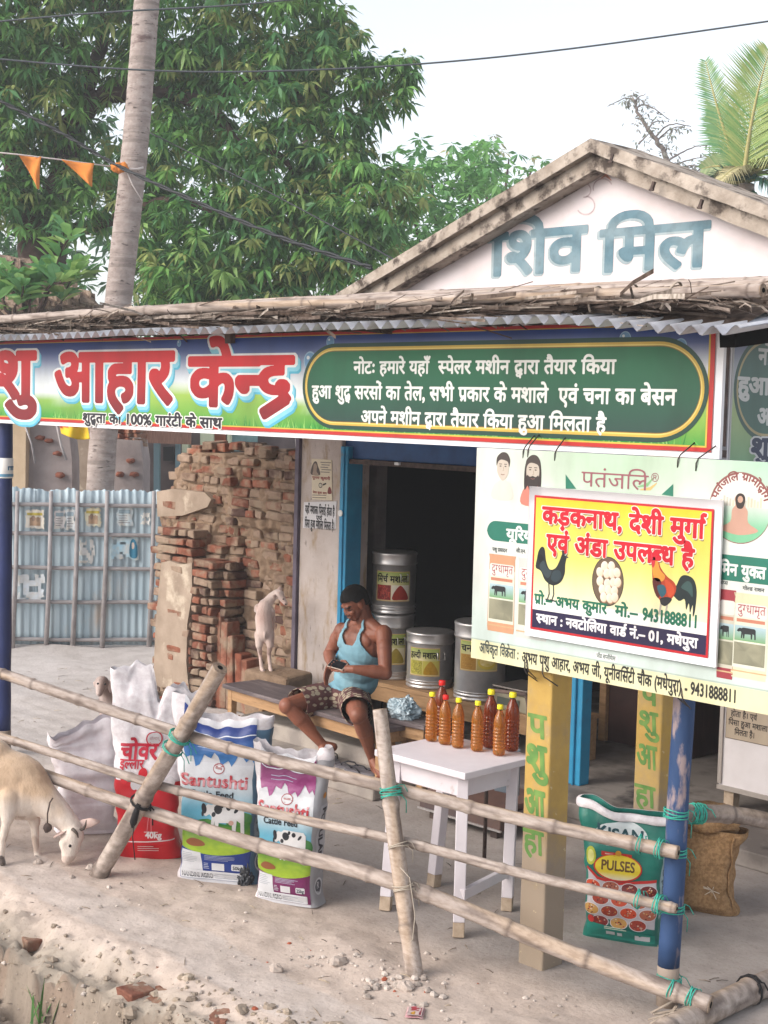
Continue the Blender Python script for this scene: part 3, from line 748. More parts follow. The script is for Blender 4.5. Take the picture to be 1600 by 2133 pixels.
def stadium(xl, xr, yt, yb, ins, color, layer):
    u0, u1 = B(xl, 0)[0], B(xr, 0)[0]; 
    v0 = B(640, yb)[1]; v1 = B(640, yt)[1]; r = (v1-v0)/2-ins; u0 += ins; u1 -= ins; cy = (v0+v1)/2
    p.poly([(u1-r*.95+r*cos(a), cy+r*sin(a)) for a in np.linspace(-pi/2, pi/2, 24)]+[(u0+r*.95+r*cos(a), cy+r*sin(a)) for a in np.linspace(pi/2, 3*pi/2, 24)], color, layer)
u630 = ony(632, 810, BY).x; u1475 = ony(1478, 815, BY).x
def stad(ins, color, layer):
    v0, v1 = BZ0+.055+ins, BZ0+.490-ins; r = (v1-v0)/2; cy = (v0+v1)/2; a0, a1 = u630+ins, u1475-ins; rx = r*1.15
    p.poly([(a1-rx+rx*cos(a), cy+r*sin(a)) for a in np.linspace(-pi/2, pi/2, 28)]+[(a0+rx+rx*cos(a), cy+r*sin(a)) for a in np.linspace(pi/2, 3*pi/2, 28)], color, layer)
gg = vgrad(BZ0+.05, BZ0+.49, '27423f', '147045')
stad(0, '214a3c', 5); stad(.020, 'd9b64e', 5.6); stad(.030, 'f0d878', 6); stad(.036, '8a6a2a', 6.3); stad(.040, gg, 6.6)
for txt, xl, xr, yb, h in (('नोटः हमारे यहाँ  स्पेलर मशीन द्वारा तैयार किया', 739, 1285, 778, 24), ('हुआ शुद्ध सरसों का तेल, सभी प्रकार के मशाले  एवं चना का बेसन', 652, 1410, 829, 25), ('अपने मशीन द्वारा तैयार किया हुआ मिलता है', 754, 1265, 881, 25)):
    TX(p, B, txt, xl, xr, yb, h, 'f1f3ee', 8, .022)
p.build('print', ban, lambda a, b, o: Vector((a, BY-.004-o+.0045*nz((a*1.7, b*2.6, 4)), b)), M_print, step=(.045, .05), lay=.0004)
# banner round the corner, its hazier light mixed into the print colours
SX = ony(1521, 800, .05).x
sb = thing('side_banner', 'green oval banner in hazily lit colours hung round the corner of the porch', 'banner', (SX, 1.2, 2.3))
m = MB(); m.box((SX-.012, 1.35, 2.60), (.02, 2.6, .58)); m.build('sheet', mat('flex_sheet', 'd9d9dc', .5), sb)
p = Print(); p.rect(.06, 2.31, 2.64, 2.88, 'd6d9db', 0)
p.rect(.07, 2.32, 2.63, 2.87, lambda u, v: lerp(bgc(u, v-2.32), lin('c9d4da'), .35), 1)
def st2(ins, color, layer):
    v0, v1 = 2.405+ins, 2.845-ins; r = (v1-v0)/2; cy = (v0+v1)/2; a0, a1 = .075+ins, 2.4-ins; rx = r*1.15
    p.poly([(a1-rx+rx*cos(a), cy+r*sin(a)) for a in np.linspace(-pi/2, pi/2, 28)]+[(a0+rx+rx*cos(a), cy+r*sin(a)) for a in np.linspace(pi/2, 3*pi/2, 28)], color, layer)
st2(0, '56736c', 2); st2(.02, 'c2b78f', 2.5); st2(.032, '5d8078', 3)
for txt, xl, wd, v, h in (('नोटः हमारे यहाँ  स्पेलर मशीन द्वारा तैयार किया', .25, 2.0, 2.725, .062), ('हुआ शुद्ध सरसों का तेल, सभी प्रकार के मशाले', .105, 2.5, 2.60, .065), ('अपने मशीन द्वारा तैयार किया हुआ मिलता है', .26, 2.0, 2.475, .065)):
    p.text(txt, xl, v, h/TOPEM, 'e1e6e6', 4, .03, fit=wd)
p.text('शुद्धता का 100% गारंटी के साथ', .22, 2.34, .075/TOPEM, 'dfe4e8', 3, .08, fit=2.3); p.text('शुद्धता का 100% गारंटी के साथ', .22, 2.34, .075/TOPEM, '3f4a66', 4, .03, fit=2.3)
p.build('print', sb, plane((SX, 0, 0), (0, 1, 0), (0, 0, 1), (1, 0, 0)), M_print, step=(.12, .06), lay=.0004)

# ================================================================== feed company board
PY = -.15
bd = thing('feed_board', 'large pale green animal feed board with portraits hung below the shop banner', 'board', (.5, PY, 1.4))
X0, X1, Z1 = -.27, 1.36, 2.335; Z0 = (ony(992, 1362, PY).z+ony(1600, 1500, PY).z)/2
B = PX(PY)
m = MB(); m.box(((X0+X1)/2, PY+.012, (Z0+Z1)/2), (X1-X0, .02, Z1-Z0)); m.build('sheet', mat('flex_sheet', 'd9d9dc', .5), bd)
p = Print()
def bbg(u, v):
    t = (v-Z0)/(Z1-Z0); c = lerp(lin('d3e3dd'), lin('e9ece6'), sm(.15, .5, t)); gcen = exp(-((u-.5)/.5)**2)*sm(.55, 1, t)
    c = lerp(c, lin('a9d0a9'), .75*gcen); return lerp(c, lin('9dcfae'), .8*sm(.7, 1.3, u)*sm(.7, 1, t))
p.rect(X0, Z0, X1, Z1, bbg, 0)
vS = B(1010, 1335)[1]; p.rect(X0, Z0, X1, vS-.0, 'ece8bd', 1); p.line([(X0, vS+.004), (X1, vS+.004)], .006, 'b9c9bd', 1.5)
vb = B(1000, 1364)[1]
TX(p, B, 'अधिकृत विक्रेता :', 1000, 1082, 1358, 19, '4a5450', 3, .012)
TX(p, B, 'अभय पशु आहार, अभय जी, यूनीवर्सिटी चौक (मधेपुरा) - 9431888811', 1088, 1541, 1379, 21, '33332f', 3, .014)
TX(p, B, 'पतंजलि', 1212, 1352, 1012, 30, 'a0606a', 3, .0)
p.text('®', *B(1358, 1003), .05, 'a0606a', 3, 0)
for a, b, c in (((1180, 988), (1180, 1018), (1202, 1018)), ((1404, 1008), (1380, 1030), (1404, 1034))): p.poly([B(*a), B(*b), B(*c)], '2b7f66', 3)
for (pts, c) in (([(1330, 1014), (1350, 1010), (1362, 996)], '8cc38a'), ([(1335, 1020), (1356, 1018), (1370, 1006)], 'e7c07a')): p.line([B(*q) for q in pts], [.004, .014, .003], c, 2.5)
u0, v0 = B(1016, 1124); u1, v1 = B(1300, 1124); vt = B(1016, 1083)[1]; p.rect(u0, v0, u1, vt, '2a7c68', 2, .05); TX(p, B, 'यूरिया मुक्त', 1057, 1180, 1122, 20, 'eef2ee', 4, .03)
u0 = B(1440, 1150)[0]; v0 = B(1545, 1212)[1]; v1 = B(1545, 1158)[1]; p.rect(u0, v0, X1-.04, v1, '2a7c68', 2, .045); TX(p, B, 'विटामिन युक्त', 1458, 1597, 1190, 22, 'eef2ee', 4, .035)
for t_, a, b, y in (('पशु प्रसादन', 1028, 1058, 1147), ('सी.एन.', 1077, 1097, 1150), ('चिप्स', 1500, 1518, 1216), ('गोल्ड राशन', 1549, 1594, 1228)): TX(p, B, t_, a, b, y, 7, '4f5a58', 3, .012)
def person_pic(cx, cy, s, beard, robe):                # printed head and shoulders
    f = lambda pts: [(cx+a*s, cy+b*s) for a, b in pts]
    p.blob(f([(-.55, -1.3), (-.5, -.75), (-.15, -.5), (.2, -.5), (.5, -.75), (.55, -1.3)]), robe, 2.2)
    if beard: p.blob(f([(-.42, -.7), (-.42, .2), (-.2, .62), (.15, .65), (.4, .3), (.42, -.6), (.2, -.5), (-.2, -.5)]), '3b302d', 2.5)
    p.blob(f([(-.3, -.2), (-.32, .2), (-.15, .45), (.15, .45), (.32, .2), (.28, -.25), (0, -.52)]), 'cfc3b4', 2.8)
    p.blob(f([(-.36, .1), (-.36, .45), (-.1, .68), (.2, .66), (.38, .4), (.34, .08), (.25, .3), (-.1, .38), (-.28, .28)]), '4a403c', 3.2)
    if beard: p.blob(f([(-.3, -.12), (-.15, -.18), (0, -.14), (.15, -.18), (.3, -.12), (.26, -.5), (0, -.85), (-.26, -.5)]), '3d3431', 3.2)
    for e in (-.14, .14): p.oval(cx+e*s, cy+.1*s, .06*s, .025*s, '4a403c', 3.4, 8); p.line([(cx+(e-.08)*s, cy+.19*s), (cx+(e+.08)*s, cy+.19*s)], .03*s, '4a403c', 3.4)
    p.line([(cx+.02*s, cy+.08*s), (cx+.05*s, cy-.08*s), (cx-.02*s, cy-.09*s)], .02*s, '9c8878', 3.4)
    p.line([(cx-.1*s, cy-.24*s), (cx+.0*s, cy-.27*s), (cx+.1*s, cy-.24*s)], .03*s, '8a5f58', 3.6)
a = B(1050, 976); b = B(1050, 1016); person_pic(a[0], a[1], .105, False, 'e2e0d4'); a = B(1112, 984); person_pic(a[0], a[1], .11, True, 'd98a78')
def feedbag(xl, xr, yt, yb, top, txt=True):
    u0, vb_ = B(xl, yb); u1, _ = B(xr, yb); vt_ = B(xl, yt)[1]; w_, h_ = u1-u0, vt_-vb_
    q = lambda a, b: (u0+a*w_, vb_+b*h_)
    p.poly([q(.02, 0), q(.98, 0), q(1, .06), q(.97, .95), q(1, 1), q(0, 1), q(.03, .95), q(0, .06)], top, 2.2)
    p.rect(*q(.03, .12), *q(.97, .80), 'e9ead6' if txt else 'd6d2c0', 2.6)
    p.rect(*q(.05, .72), *q(.95, .88), 'f0ece4', 3, .01); p.rect(*q(.1, .66), *q(.9, .70), 'd08a70', 3)
    if txt: p.text('दुग्धामृत', *q(.12, .765), .1*h_/TOPEM, 'b04c55', 4, .0, fit=.78*w_)
    p.rect(*q(.06, .44), *q(.94, .62), vgrad(q(0, .44)[1], q(0, .62)[1], '7fae7a', 'bcd6e2'), 3)
    cowp(q(.12, .47), w_*.55, h_*.13, '2f3336'); p.rect(*q(.06, .16), *q(.94, .42), lambda u, v: lerp(lin('a9a68c'), lin('7b7b68'), .5+.9*nz((u*160, v*160, 0))), 3)
    p.line([q(.0, .08), q(1, .08)], .006, 'd6b48a', 3)
COWP = [(0, .62), (.05, .8), (.14, .92), (.24, .9), (.32, .98), (.6, .97), (.9, .96), (.97, .85), (.98, .4), (.99, 0), (.92, 0), (.9, .42), (.82, .5), (.8, 0), (.74, 0), (.72, .42), (.42, .40), (.40, 0), (.34, 0), (.32, .45), (.28, 0), (.23, 0), (.24, .55), (.18, .62), (.1, .55)]
def cowp(o, w_, h_, c, lay_=4, pr=None): (pr or p).poly([(o[0]+a*w_, o[1]+b*h_) for a, b in COWP], c, lay_)
feedbag(1016, 1072, 1152, 1312, 'd9a37e'); feedbag(1076, 1140, 1160, 1326, 'd5d8d2'); feedbag(1494, 1528, 1225, 1410, 'a8434c', False); feedbag(1524, 1598, 1232, 1408, 'dfe2bd')
cx, cy = B(1543, 1058); r = .135
p.oval(cx, cy, r*1.03, r*1.03, '9c6a66', 2, 40); p.oval(cx, cy, r, r, 'eceae2', 2.3, 40)
p.poly([(cx+r*.98*cos(a), cy-.1*r+r*.9*min(sin(a), .2)) for a in np.linspace(pi*.95, tau+.05*pi, 24)], lambda u, v: lerp(lin('7fc59a'), lin('d9dfd8'), sm(cy-r*.7, cy+r*.3, v)), 2.6)
for k in range(14): u = cx-.09+k*.0135; p.rect(u, cy+.005, u+.010, cy+.03+.02*((k*7) % 4)/4, random.choice(('d3cdb4', 'c9c5b8', 'dcd5bd')), 3)
p.blob([(cx-.085, cy-.085), (cx-.04, cy-.055), (cx-.035, cy-.01), (cx-.02, cy+.012), (cx-.026, cy+.035), (cx-.012, cy+.052), (cx+.01, cy+.052), (cx+.022, cy+.035), (cx+.018, cy+.012), (cx+.035, cy-.01), (cx+.04, cy-.055), (cx+.085, cy-.085), (cx, cy-.105)], 'cba08c', 3.4)
p.blob([(cx-.022, cy+.03), (cx-.016, cy+.05), (cx, cy+.057), (cx+.016, cy+.05), (cx+.022, cy+.03), (cx+.012, cy+.0), (cx-.012, cy+.0)], '3a302d', 3.8); p.oval(cx, cy+.033, .012, .014, 'c9a38e', 4.2, 10)
p.text('पतंजलि ग्रामोद्योग', 0, 0, .042, '8f4f4c', 3.6, .015, fit=2.6*r*.80, path=lambda u, v: (cx-(r*.80+v)*cos((u/(2.6*r*.80))*2.6+.27), cy+(r*.80+v)*sin((u/(2.6*r*.80))*2.6+.27)))
u0, v0 = B(1240, 1372); p.rect(u0, v0, u0+.12, v0+.03, 'eef0ee', 2.5, .008); p.text('फीड सप्लीमेंट्स', u0+.01, v0+.008, .016/TOPEM, '6a7a74', 3.5, .01, fit=.1)
p.build('print', bd, lambda a, b, o: Vector((a, PY-.004-o+.004*nz((a*2.1, b*2.4, 4)), b)), M_print, step=(.04, .04), lay=.0004)
M_wire = mat('binding_wire', '4a4340', .6, metal=.5)
for px, py, d in ((1090, 940, 1), (1100, 938, 1), (1156, 945, 1), (1412, 958, 1), (1450, 965, 1), (1093, 1392, -1), (1098, 1388, -1), (1130, 1400, -1), (1405, 1440, -1), (1420, 1448, -1)):
    c = ony(px, py, PY-.004); c2 = c+Vector((random.uniform(-.03, .03), .09, .07*d)); m = MB(); m.tube([c+Vector((0, 0, -.03*d)), c+Vector((.004, -.006, 0)), c+Vector((.01, .0, .02*d)), c2], .003, 5); m.build('hanging_wire', M_wire, bd)

# chicken poster on top of it
QY = -.185
ps = thing('chicken_poster', 'yellow poultry poster with red headline, two roosters and a bowl of eggs', 'poster', (.3, QY, 1.5))
B = PX(QY); cor = [ony(1102, 1010, QY), ony(1092, 1310, QY), ony(1482, 1404, QY), ony(1504, 1046, QY)]
X0, X1 = cor[0].x, cor[3].x; Z0, Z1 = (cor[1].z+cor[2].z)/2, (cor[0].z+cor[3].z)/2
m = MB(); P = []
for j in range(9):
    for i in range(13):
        u = X0+(X1-X0)*i/12; v = Z0+(Z1-Z0)*j/8; P.append((u, QY+.004+.0015*nz((u*5, v*5, 0)), v))
m.grid(P, 13, 9); P2 = [(a, b+.012, c) for a, b, c in P]; m.grid(P2, 13, 9)
bor = [(i, 0) for i in range(13)]+[(12, j) for j in range(1, 9)]+[(i, 8) for i in range(11, -1, -1)]+[(0, j) for j in range(7, 0, -1)]
ids = [j*13+i for i, j in bor]; n0 = len(P)
for a, b in zip(ids, ids[1:]+ids[:1]): m.f.append((a, b, b+n0, a+n0)); m.m.append(0); m.sm.append(False)
m.build('sheet', mat('glossy_flex', 'e4e3e6', .4), ps)
p = Print(); uu = lambda a: X0+(X1-X0)*a; vv = lambda b: Z0+(Z1-Z0)*b
p.rect(uu(.035), vv(.05), uu(.965), vv(.945), 'c9252e', 1); W_ = uu(.045), uu(.955)
p.rect(W_[0], vv(.065), W_[1], vv(.93), vgrad(vv(.2), vv(.93), 'f6f4dc', 'e3cf2a', .45, 'ece37a'), 1.5)
p.rect(W_[0], vv(.165), W_[1], vv(.26), 'f4f4f0', 2); p.rect(W_[0], vv(.065), W_[1], vv(.185), '2b2347', 2.4)
def TX2(txt, a0, a1, b, h, color, bold, layer): return p.text(txt, uu(a0), vv(b), (Z1-Z0)*h/TOPEM, color, layer, bold, fit=(X1-X0)*(a1-a0))
for txt, a0, a1, b, h in (('कड़कनाथ, देशी मुर्गा', .085, .925, .765, .105), ('एवं अंडा उपलब्ध है', .115, .88, .585, .105)):
    TX2(txt, a0+.006, a1+.006, b-.012, h, '9c8f5a', .035, 2.6); TX2(txt, a0-.002, a1+.002, b, h, 'f7f3ea', .055, 3.2); TX2(txt, a0, a1, b, h, 'd3152c', .03, 4)
TX2('प्रो.– अभय कुमार', .055, .455, .225, .062, '1f6f54', .03, 4); TX2('मो.–', .5, .615, .225, .062, '1f6f54', .03, 4); TX2('9431888811', .64, .915, .222, .068, '1f6f54', .035, 4)
TX2('स्थान : नवटोलिया वार्ड नं.– 01, मधेपुरा', .07, .915, .10, .056, 'f2f0f2', .036, 4)
aw = (X1-X0); 
def fig(ox, oy, s, parts):
    for pts, c, l in parts: p.blob([(uu(ox)+a*s, vv(oy)+b*s) for a, b in pts], c, l)
HEN = [([(-.30, .62), (-.26, .80), (-.18, .90), (-.10, .86), (-.05, .62), (.05, .46), (.20, .50), (.30, .66), (.36, .80), (.44, .84), (.48, .76), (.45, .60), (.44, .40), (.34, .22), (.14, .14), (-.06, .22), (-.18, .40), (-.32, .46)], '22282c', 3),
       ([(-.22, .50), (-.12, .62), (-.02, .48), (.10, .42), (.02, .28), (-.10, .34)], '3b474c', 3.4), ([(.14, .42), (.30, .46), (.36, .34), (.24, .22), (.1, .26)], '33434a', 3.4),
       ([(-.28, .70), (-.20, .74), (-.12, .66), (-.2, .58)], '14181b', 3.7), ([(.36, .80), (.37, .90), (.42, .86), (.46, .92), (.48, .84), (.44, .80)], '3a3034', 3.8), ([(.46, .78), (.53, .74), (.47, .73)], '4a4a4a', 3.6), ([(.43, .79), (.45, .80), (.46, .78), (.44, .77)], 'b9c0c0', 4.2)]
fig(.125, .315, .212, HEN)
for a in (.04, .16): 
    o = (uu(.125)+a*.212, vv(.315)+.17*.212); p.line([o, (o[0]+.004, o[1]-.045), (o[0]-.004, o[1]-.068)], .007, '3f4347', 2.9); p.line([(o[0]-.016, o[1]-.070), (o[0]+.024, o[1]-.075)], .007, '3f4347', 3)
e0 = (uu(.455), vv(.433)); p.oval(e0[0], e0[1], .082, .104, '4a4038', 3, 32); p.oval(e0[0], e0[1], .078, .099, '6d5a48', 3.3, 32)
for k, (a, b) in enumerate(((-.3, .75), (.25, .78), (-.66, .42), (-.1, .4), (.32, .42), (.7, .5), (-.62, -.02), (-.02, -.1), (.45, -.02), (.78, .02), (-.42, -.42), (.08, -.42), (.55, -.42), (-.28, -.8), (.22, -.82), (.6, -.74))):
    x_, y_ = e0[0]+a*.065, e0[1]+b*.084; p.oval(x_+.002, y_-.003, .0185, .0215, 'b48f72', 3.6+.04*k, 14, .3*(k % 3-1)); p.oval(x_, y_, .0175, .0205, lambda u, v, x_=x_, y_=y_: lerp(lin('e8d2b8'), lin('f4e9da'), sm(-.02, .02, (v-y_)-(u-x_))), 3.62+.04*k, 14, .3*(k % 3-1))
COCK = [([(.10, .30), (.20, .42), (.28, .58), (.40, .62), (.55, .56), (.62, .36), (.60, .02), (.56, -.08), (.55, .12), (.50, -.02), (.47, .14), (.42, .02), (.38, .20), (.26, .16)], '1f2c2e', 3),
        ([(.30, .40), (.42, .52), (.52, .46), (.54, .26), (.44, .34)], '3d5a58', 3.4),
        ([(-.33, .80), (-.28, .90), (-.20, .86), (-.14, .70), (0, .56), (.14, .48), (.20, .38), (.16, .24), (.02, .10), (-.12, .12), (-.24, .26), (-.30, .46), (-.32, .64)], 'b5401f', 3.1),
        ([(-.32, .74), (-.22, .82), (-.15, .66), (-.04, .56), (-.10, .46), (-.26, .48)], 'e09a3c', 3.5), ([(-.30, .48), (-.16, .50), (-.10, .36), (-.16, .16), (-.26, .28)], '5a1f1c', 3.5),
        ([(-.20, .36), (-.06, .40), (.0, .28), (-.10, .18)], '2f6070', 3.8), ([(-.04, .50), (.10, .44), (.17, .30), (.06, .20), (.0, .34)], 'd0502a', 3.6), ([(-.12, .16), (.04, .20), (.12, .16), (.0, .04), (-.1, .06)], '2a2a2c', 3.7),
        ([(-.37, .86), (-.36, 1.0), (-.31, .93), (-.28, 1.03), (-.24, .94), (-.18, .97), (-.20, .87), (-.29, .84)], 'd8324a', 3.9), ([(-.35, .84), (-.27, .87), (-.26, .76), (-.30, .68), (-.34, .76)], 'cf2e3e', 4), ([(-.37, .82), (-.43, .79), (-.36, .77)], 'd9c9a0', 3.8), ([(-.315, .83), (-.295, .84), (-.29, .82), (-.31, .81)], '1a1414', 4.4)]
fig(.755, .315, .23, COCK)
for a in (-.1, .03):
    o = (uu(.755)+a*.23, vv(.315)+.1*.23); p.line([o, (o[0]-.006, o[1]-.045)], .009, 'b9b2a4', 2.9); p.line([(o[0]-.03, o[1]-.047), (o[0]+.012, o[1]-.05)], .007, 'b9b2a4', 3)
p.build('print', ps, plane((0, QY+.0025, 0), (1, 0, 0), (0, 0, 1), (0, -1, 0)), M_print, step=(.08, .04), base=.0022, lay=.0004)
# ================================================================== bamboo fence along the porch edge
M_teal = mat('teal_twine', '3fb09a', .7, '2c8f80', 40)
M_blackrag = mat('black_rag', '1c1a1d', .8, '0f0e10', 30)
fen = thing('bamboo_fence', 'grey bamboo pole fence lashed with teal twine in front of the porch', 'fence', (-1, -.5, 0))
sL0, sL1 = Vector((-2.29, -.86, -.06)), ony(458, 1392, -.72)
sM0, sM1 = Vector((-.16, -.56, -.05)), ony(792, 1478, -.50)
bamboo([sL0, (sL0+sL1)/2, sL1], .047, .040, 'stake', M_bam2, fen, 3, .5); bamboo([sM0, (sM0+sM1)/2+Vector((-.012, 0, 0)), sM1], .040, .033, 'stake', M_bam, fen, 5, .45)
def onStake(a, b, py, r):                              # point behind a stake at picture height py
    for k in range(280):
        p = a.lerp(b, k/399); d = p-CAM; yy = 1066.5-FPX*d.dot(_u)/d.dot(_f)
        if yy < py: break
    away = Vector((p.x-CAM.x, p.y-CAM.y, 0)).normalized(); return p+away*r
RAILS = [((0, 1402, -.95), 1535, 1640, (1412, 1776, -.02), .030, .029, 31), ((-8, 1532, -1.0), 1640, 1762, (1408, 1892, -.03), .024, .022, 33), ((-60, 1560, -.98), 1690, 1858, (1478, 2092, -.045), .031, .038, 36)]
lash = []
for (l, yL, yM, r_, ra, rb, sd) in RAILS:
    pL = ony(*l); pA = onStake(sL0, sL1, yL, .085); pB = onStake(sM0, sM1, yM, .078); pC = ony(*r_)
    bamboo([pL, pA, (pA+pB)/2+Vector((0, 0, -.012)), pB, (pB+pC)/2+Vector((0, 0, -.012)), pC], ra, rb, 'rail', M_bam, fen, sd, .36)
    lash.append((pA, pB, pC))
def wrap(c, axis, r, n, pitch, name='lashing', material=M_teal, wd=.0028, parent=None, tails=2, world=True):
    axis = Vector(axis).normalized(); a = axis.orthogonal().normalized(); b = axis.cross(a); pts = []
    for k in range(n*12+1):
        t = tau*k/12; pts.append(Vector(c)+(a*cos(t)+b*sin(t))*(r+.002*sin(k*1.7))+axis*(pitch*(k/12-n/2)+.004*sin(k*.9)))
    m = MB(); m.tube(pts, wd, 5)
    for q in range(tails):
        e = pts[0 if q else -1]; o = (e-Vector(c)).normalized(); m.tube([e, e+o*.02+Vector((0, 0, -.015)), e+o*.03+Vector((.012*(-1)**q, 0, -.05-.02*q))], wd*.8, 4)
    return m.build(name, material, parent, world)
axL = (sL1-sL0).normalized(); axM = (sM1-sM0).normalized()
wrap(onStake(sL0, sL1, 1527, 0), axL, .056, 4, .006, parent=fen); wrap(onStake(sL0, sL1, 1560, 0), axL, .054, 3, .006, parent=fen); wrap(onStake(sM0, sM1, 1632, 0), axM, .048, 6, .008, parent=fen)
wrap(onStake(sM0, sM1, 1762, 0), axM, .046, 2, .012, 'lashing', mat('straw_twine', 'b0a596', .8), parent=fen); wrap(onStake(sM0, sM1, 1850, 0), axM, .048, 3, .010, 'lashing', mat('straw_twine', 'b0a596', .8), parent=fen)
c = onStake(sL0, sL1, 1690, -.05); m = MB(); m.tube([c+Vector((.03, 0, .06)), c, c+Vector((-.02, 0, -.05)), c+Vector((-.03, 0, -.08))], [.012, .018, .02, .004], 7); m.tube([c, c+Vector((-.01, -.01, -.12)), c+Vector((.0, 0, -.24))], .003, 5)
wr = c; m.build('rag_tie', M_blackrag, fen); wrap(onStake(sL0, sL1, 1672, 0), axL, .056, 2, .008, 'rag_tie', M_blackrag, .005, fen)
for pA, pB, pC in lash:
    d = (pC-pB).normalized(); wrap(pC-d*.075, d, .041, 4, .007, parent=fen); wrap(pC-d*.16, d, .040, 2, .009, parent=fen)
for py in (1690, 1770, 1888, 2040):                  # turns round the blue post
    z = ony(1395, py, .055).z; wrap((.735, .055, z), (0.1, 0, 1), .052, 4, .011, parent=fen)
c = onStake(sM0, sM1, 1800, -.05); m = MB()
m.tube([c, c+Vector((.04, .02, -.04)), c+Vector((.08, .02, -.20)), c+Vector((.09, 0, -.30)), c+Vector((.05, -.02, -.36)), c+Vector((.03, 0, -.30))], .0022, 5); m.build('loose_twine', mat('straw_twine', 'b0a596', .8), fen)
sf = thing('side_rail', 'grey bamboo rail tied to the blue post and running out of the picture', 'bamboo pole', tuple(at(1440, 1698, 6.2)))
a = at(1415, 1694, 6.17); b = at(1530, 1696, 6.3); c = at(1660, 1722, 6.42)
bamboo([a, b, c], .040, .036, 'culm', M_bam2, sf, 41, .6); d = (b-a).normalized(); wrap(a+d*.09, d, .043, 9, .007, parent=sf, wd=.0035)
bp = thing('ground_pole', 'thick muddy bamboo pole lying on the ground in the corner', 'bamboo pole', tuple(onz(1500, 2100, 0)))
bamboo([onz(1330, 2185, .055), onz(1490, 2098, .055), onz(1680, 2012, .055)], .058, .052, 'culm', M_bam2, bp, 44, .55)
q = onz(1562, 2062, .06); dd = (onz(1680, 2012, .055)-onz(1330, 2185, .055)).normalized(); wrap(q, dd, .062, 2, .012, 'rag_tie', M_blackrag, .005, bp)
m = MB()
for k in range(26):
    p0 = onz(1395, 2125, .03)+Vector((random.gauss(0, .05), random.gauss(0, .05), 0)); an = random.gauss(.9, .5); L_ = random.uniform(.05, .16)
    m.bar(p0, p0+Vector((cos(an)*L_, sin(an)*L_, random.uniform(.0, .05))), .012, .004)
m.build('splinters', M_tie, bp)

# ================================================================== white table and oil bottles
M_white = mat('white_table_paint', 'd9d2d6', .6, 'cdc5c9', 5, mix=(.35, .7), stain='a0948e', stain_scale=5, stain_cut=(.64, .72), bump=.001, bscale=14)
tb = thing('white_table', 'tall white painted wooden stool table with splayed legs holding oil bottles', 'table', (-.70, .24, 0))
TZ = .775; corn = [onz(x, y, TZ) for x, y in ((790, 1562), (975, 1611), (1097, 1571), (935, 1531))]
ux = (corn[1]-corn[0]).normalized(); ctr = sum(corn, Vector())/4; uy = Vector((-ux.y, ux.x, 0)); Rt = Matrix((ux, uy, (0, 0, 1))).transposed()
tw, td = .62, .54
m = MB(); m.box(ctr-Vector((0, 0, .018)), (tw, td, .034), Rt); m.build('top', M_white, tb, bevel=.004)
m = MB()
for s in (-1, 1):
    m.box(ctr+uy*(s*(td/2-.075))-Vector((0, 0, .09)), (tw-.13, .022, .11), Rt); m.box(ctr+ux*(s*(tw/2-.085))-Vector((0, 0, .09)), (.022, td-.16, .11), Rt)
m.build('apron', M_white, tb, bevel=.003)
M_rawwood = mat('raw_leg_foot', 'b7a48f', .85, '9c8873', 20)
feet = {}
for sx, sy, px_, py_ in ((-1, -1, 803, 1902), (1, -1, 955, 1958), (1, 1, 1056, 1902), (-1, 1, 903, 1852)):
    t = ctr+ux*(sx*(tw/2-.085))+uy*(sy*(td/2-.08)); t.z = TZ-.035; b = onz(px_, py_-6, 0); feet[sx, sy] = b
    f = b.lerp(t, .09); m = MB(); m.bar(f, t, .056, .056); lg = m.build('leg', M_white, tb, bevel=.004)
    m = MB(); m.bar(b, f, .0555, .0555); sub(m.build('leg_foot', M_rawwood, tb, bevel=.004), lg)
m = MB(); up_ = Vector((0, 0, .20)); m.bar(feet[1, -1].lerp(feet[1, 1], .05)+up_, feet[1, -1].lerp(feet[1, 1], .95)+up_, .028, .05); m.build('stretcher', M_white, tb, bevel=.003)
M_oil = mat('mustard_oil', 'd98e38', .10, trans=.72, ior=1.4, spec=.6, c2='d0802c', scale=9)
M_oild = mat('dark_mustard_oil', 'a84c1c', .10, trans=.68, ior=1.4, spec=.6, c2='963c16', scale=9)
M_pet = mat('clear_plastic', 'ece6dc', .08, trans=.95, ior=1.2, spec=.5)
M_capy = mat('yellow_cap', 'e8d826', .4); M_capr = mat('red_cap', 'd8211c', .4)
def bottle_proto(oil, cap, s):
    t = thing('oil_bottle', 'x', 'bottle')
    def rib(z): return .0016*sin(tau*(z-.03)/.0185) if .03 < z < .16 else 0
    prof = [(.020, 0), (.029, .004), (.0335, .012)]+[(.0342+rib(z), z) for z in np.arange(.018, .165, .0031)]+[(.0338, .172), (.0325, .188), (.029, .206), (.0235, .222), (.0175, .234), (.0142, .242), (.0135, .250)]
    m = MB(); m.lathe([(r*s, z*s) for r, z in prof], n=28); m.build('body', oil, t, False)
    m = MB(); m.lathe([(.0135*s, .2503*s), (.0132*s, .262*s)], n=20); m.build('neck', M_pet, t, False)
    m = MB(); m.lathe([(.0165*s, .256*s), (.0172*s, .258*s), (.0172*s, .277*s), (.0155*s, .280*s), (.001, .2805*s)], n=24); m.build('cap', cap, t, False); return t
P1 = bottle_proto(M_oil, M_capy, .92); P2 = bottle_proto(M_oil, M_capr, .92); P3 = bottle_proto(M_oild, M_capy, 1.08); P4 = bottle_proto(M_oild, M_capr, 1.05); used = set()
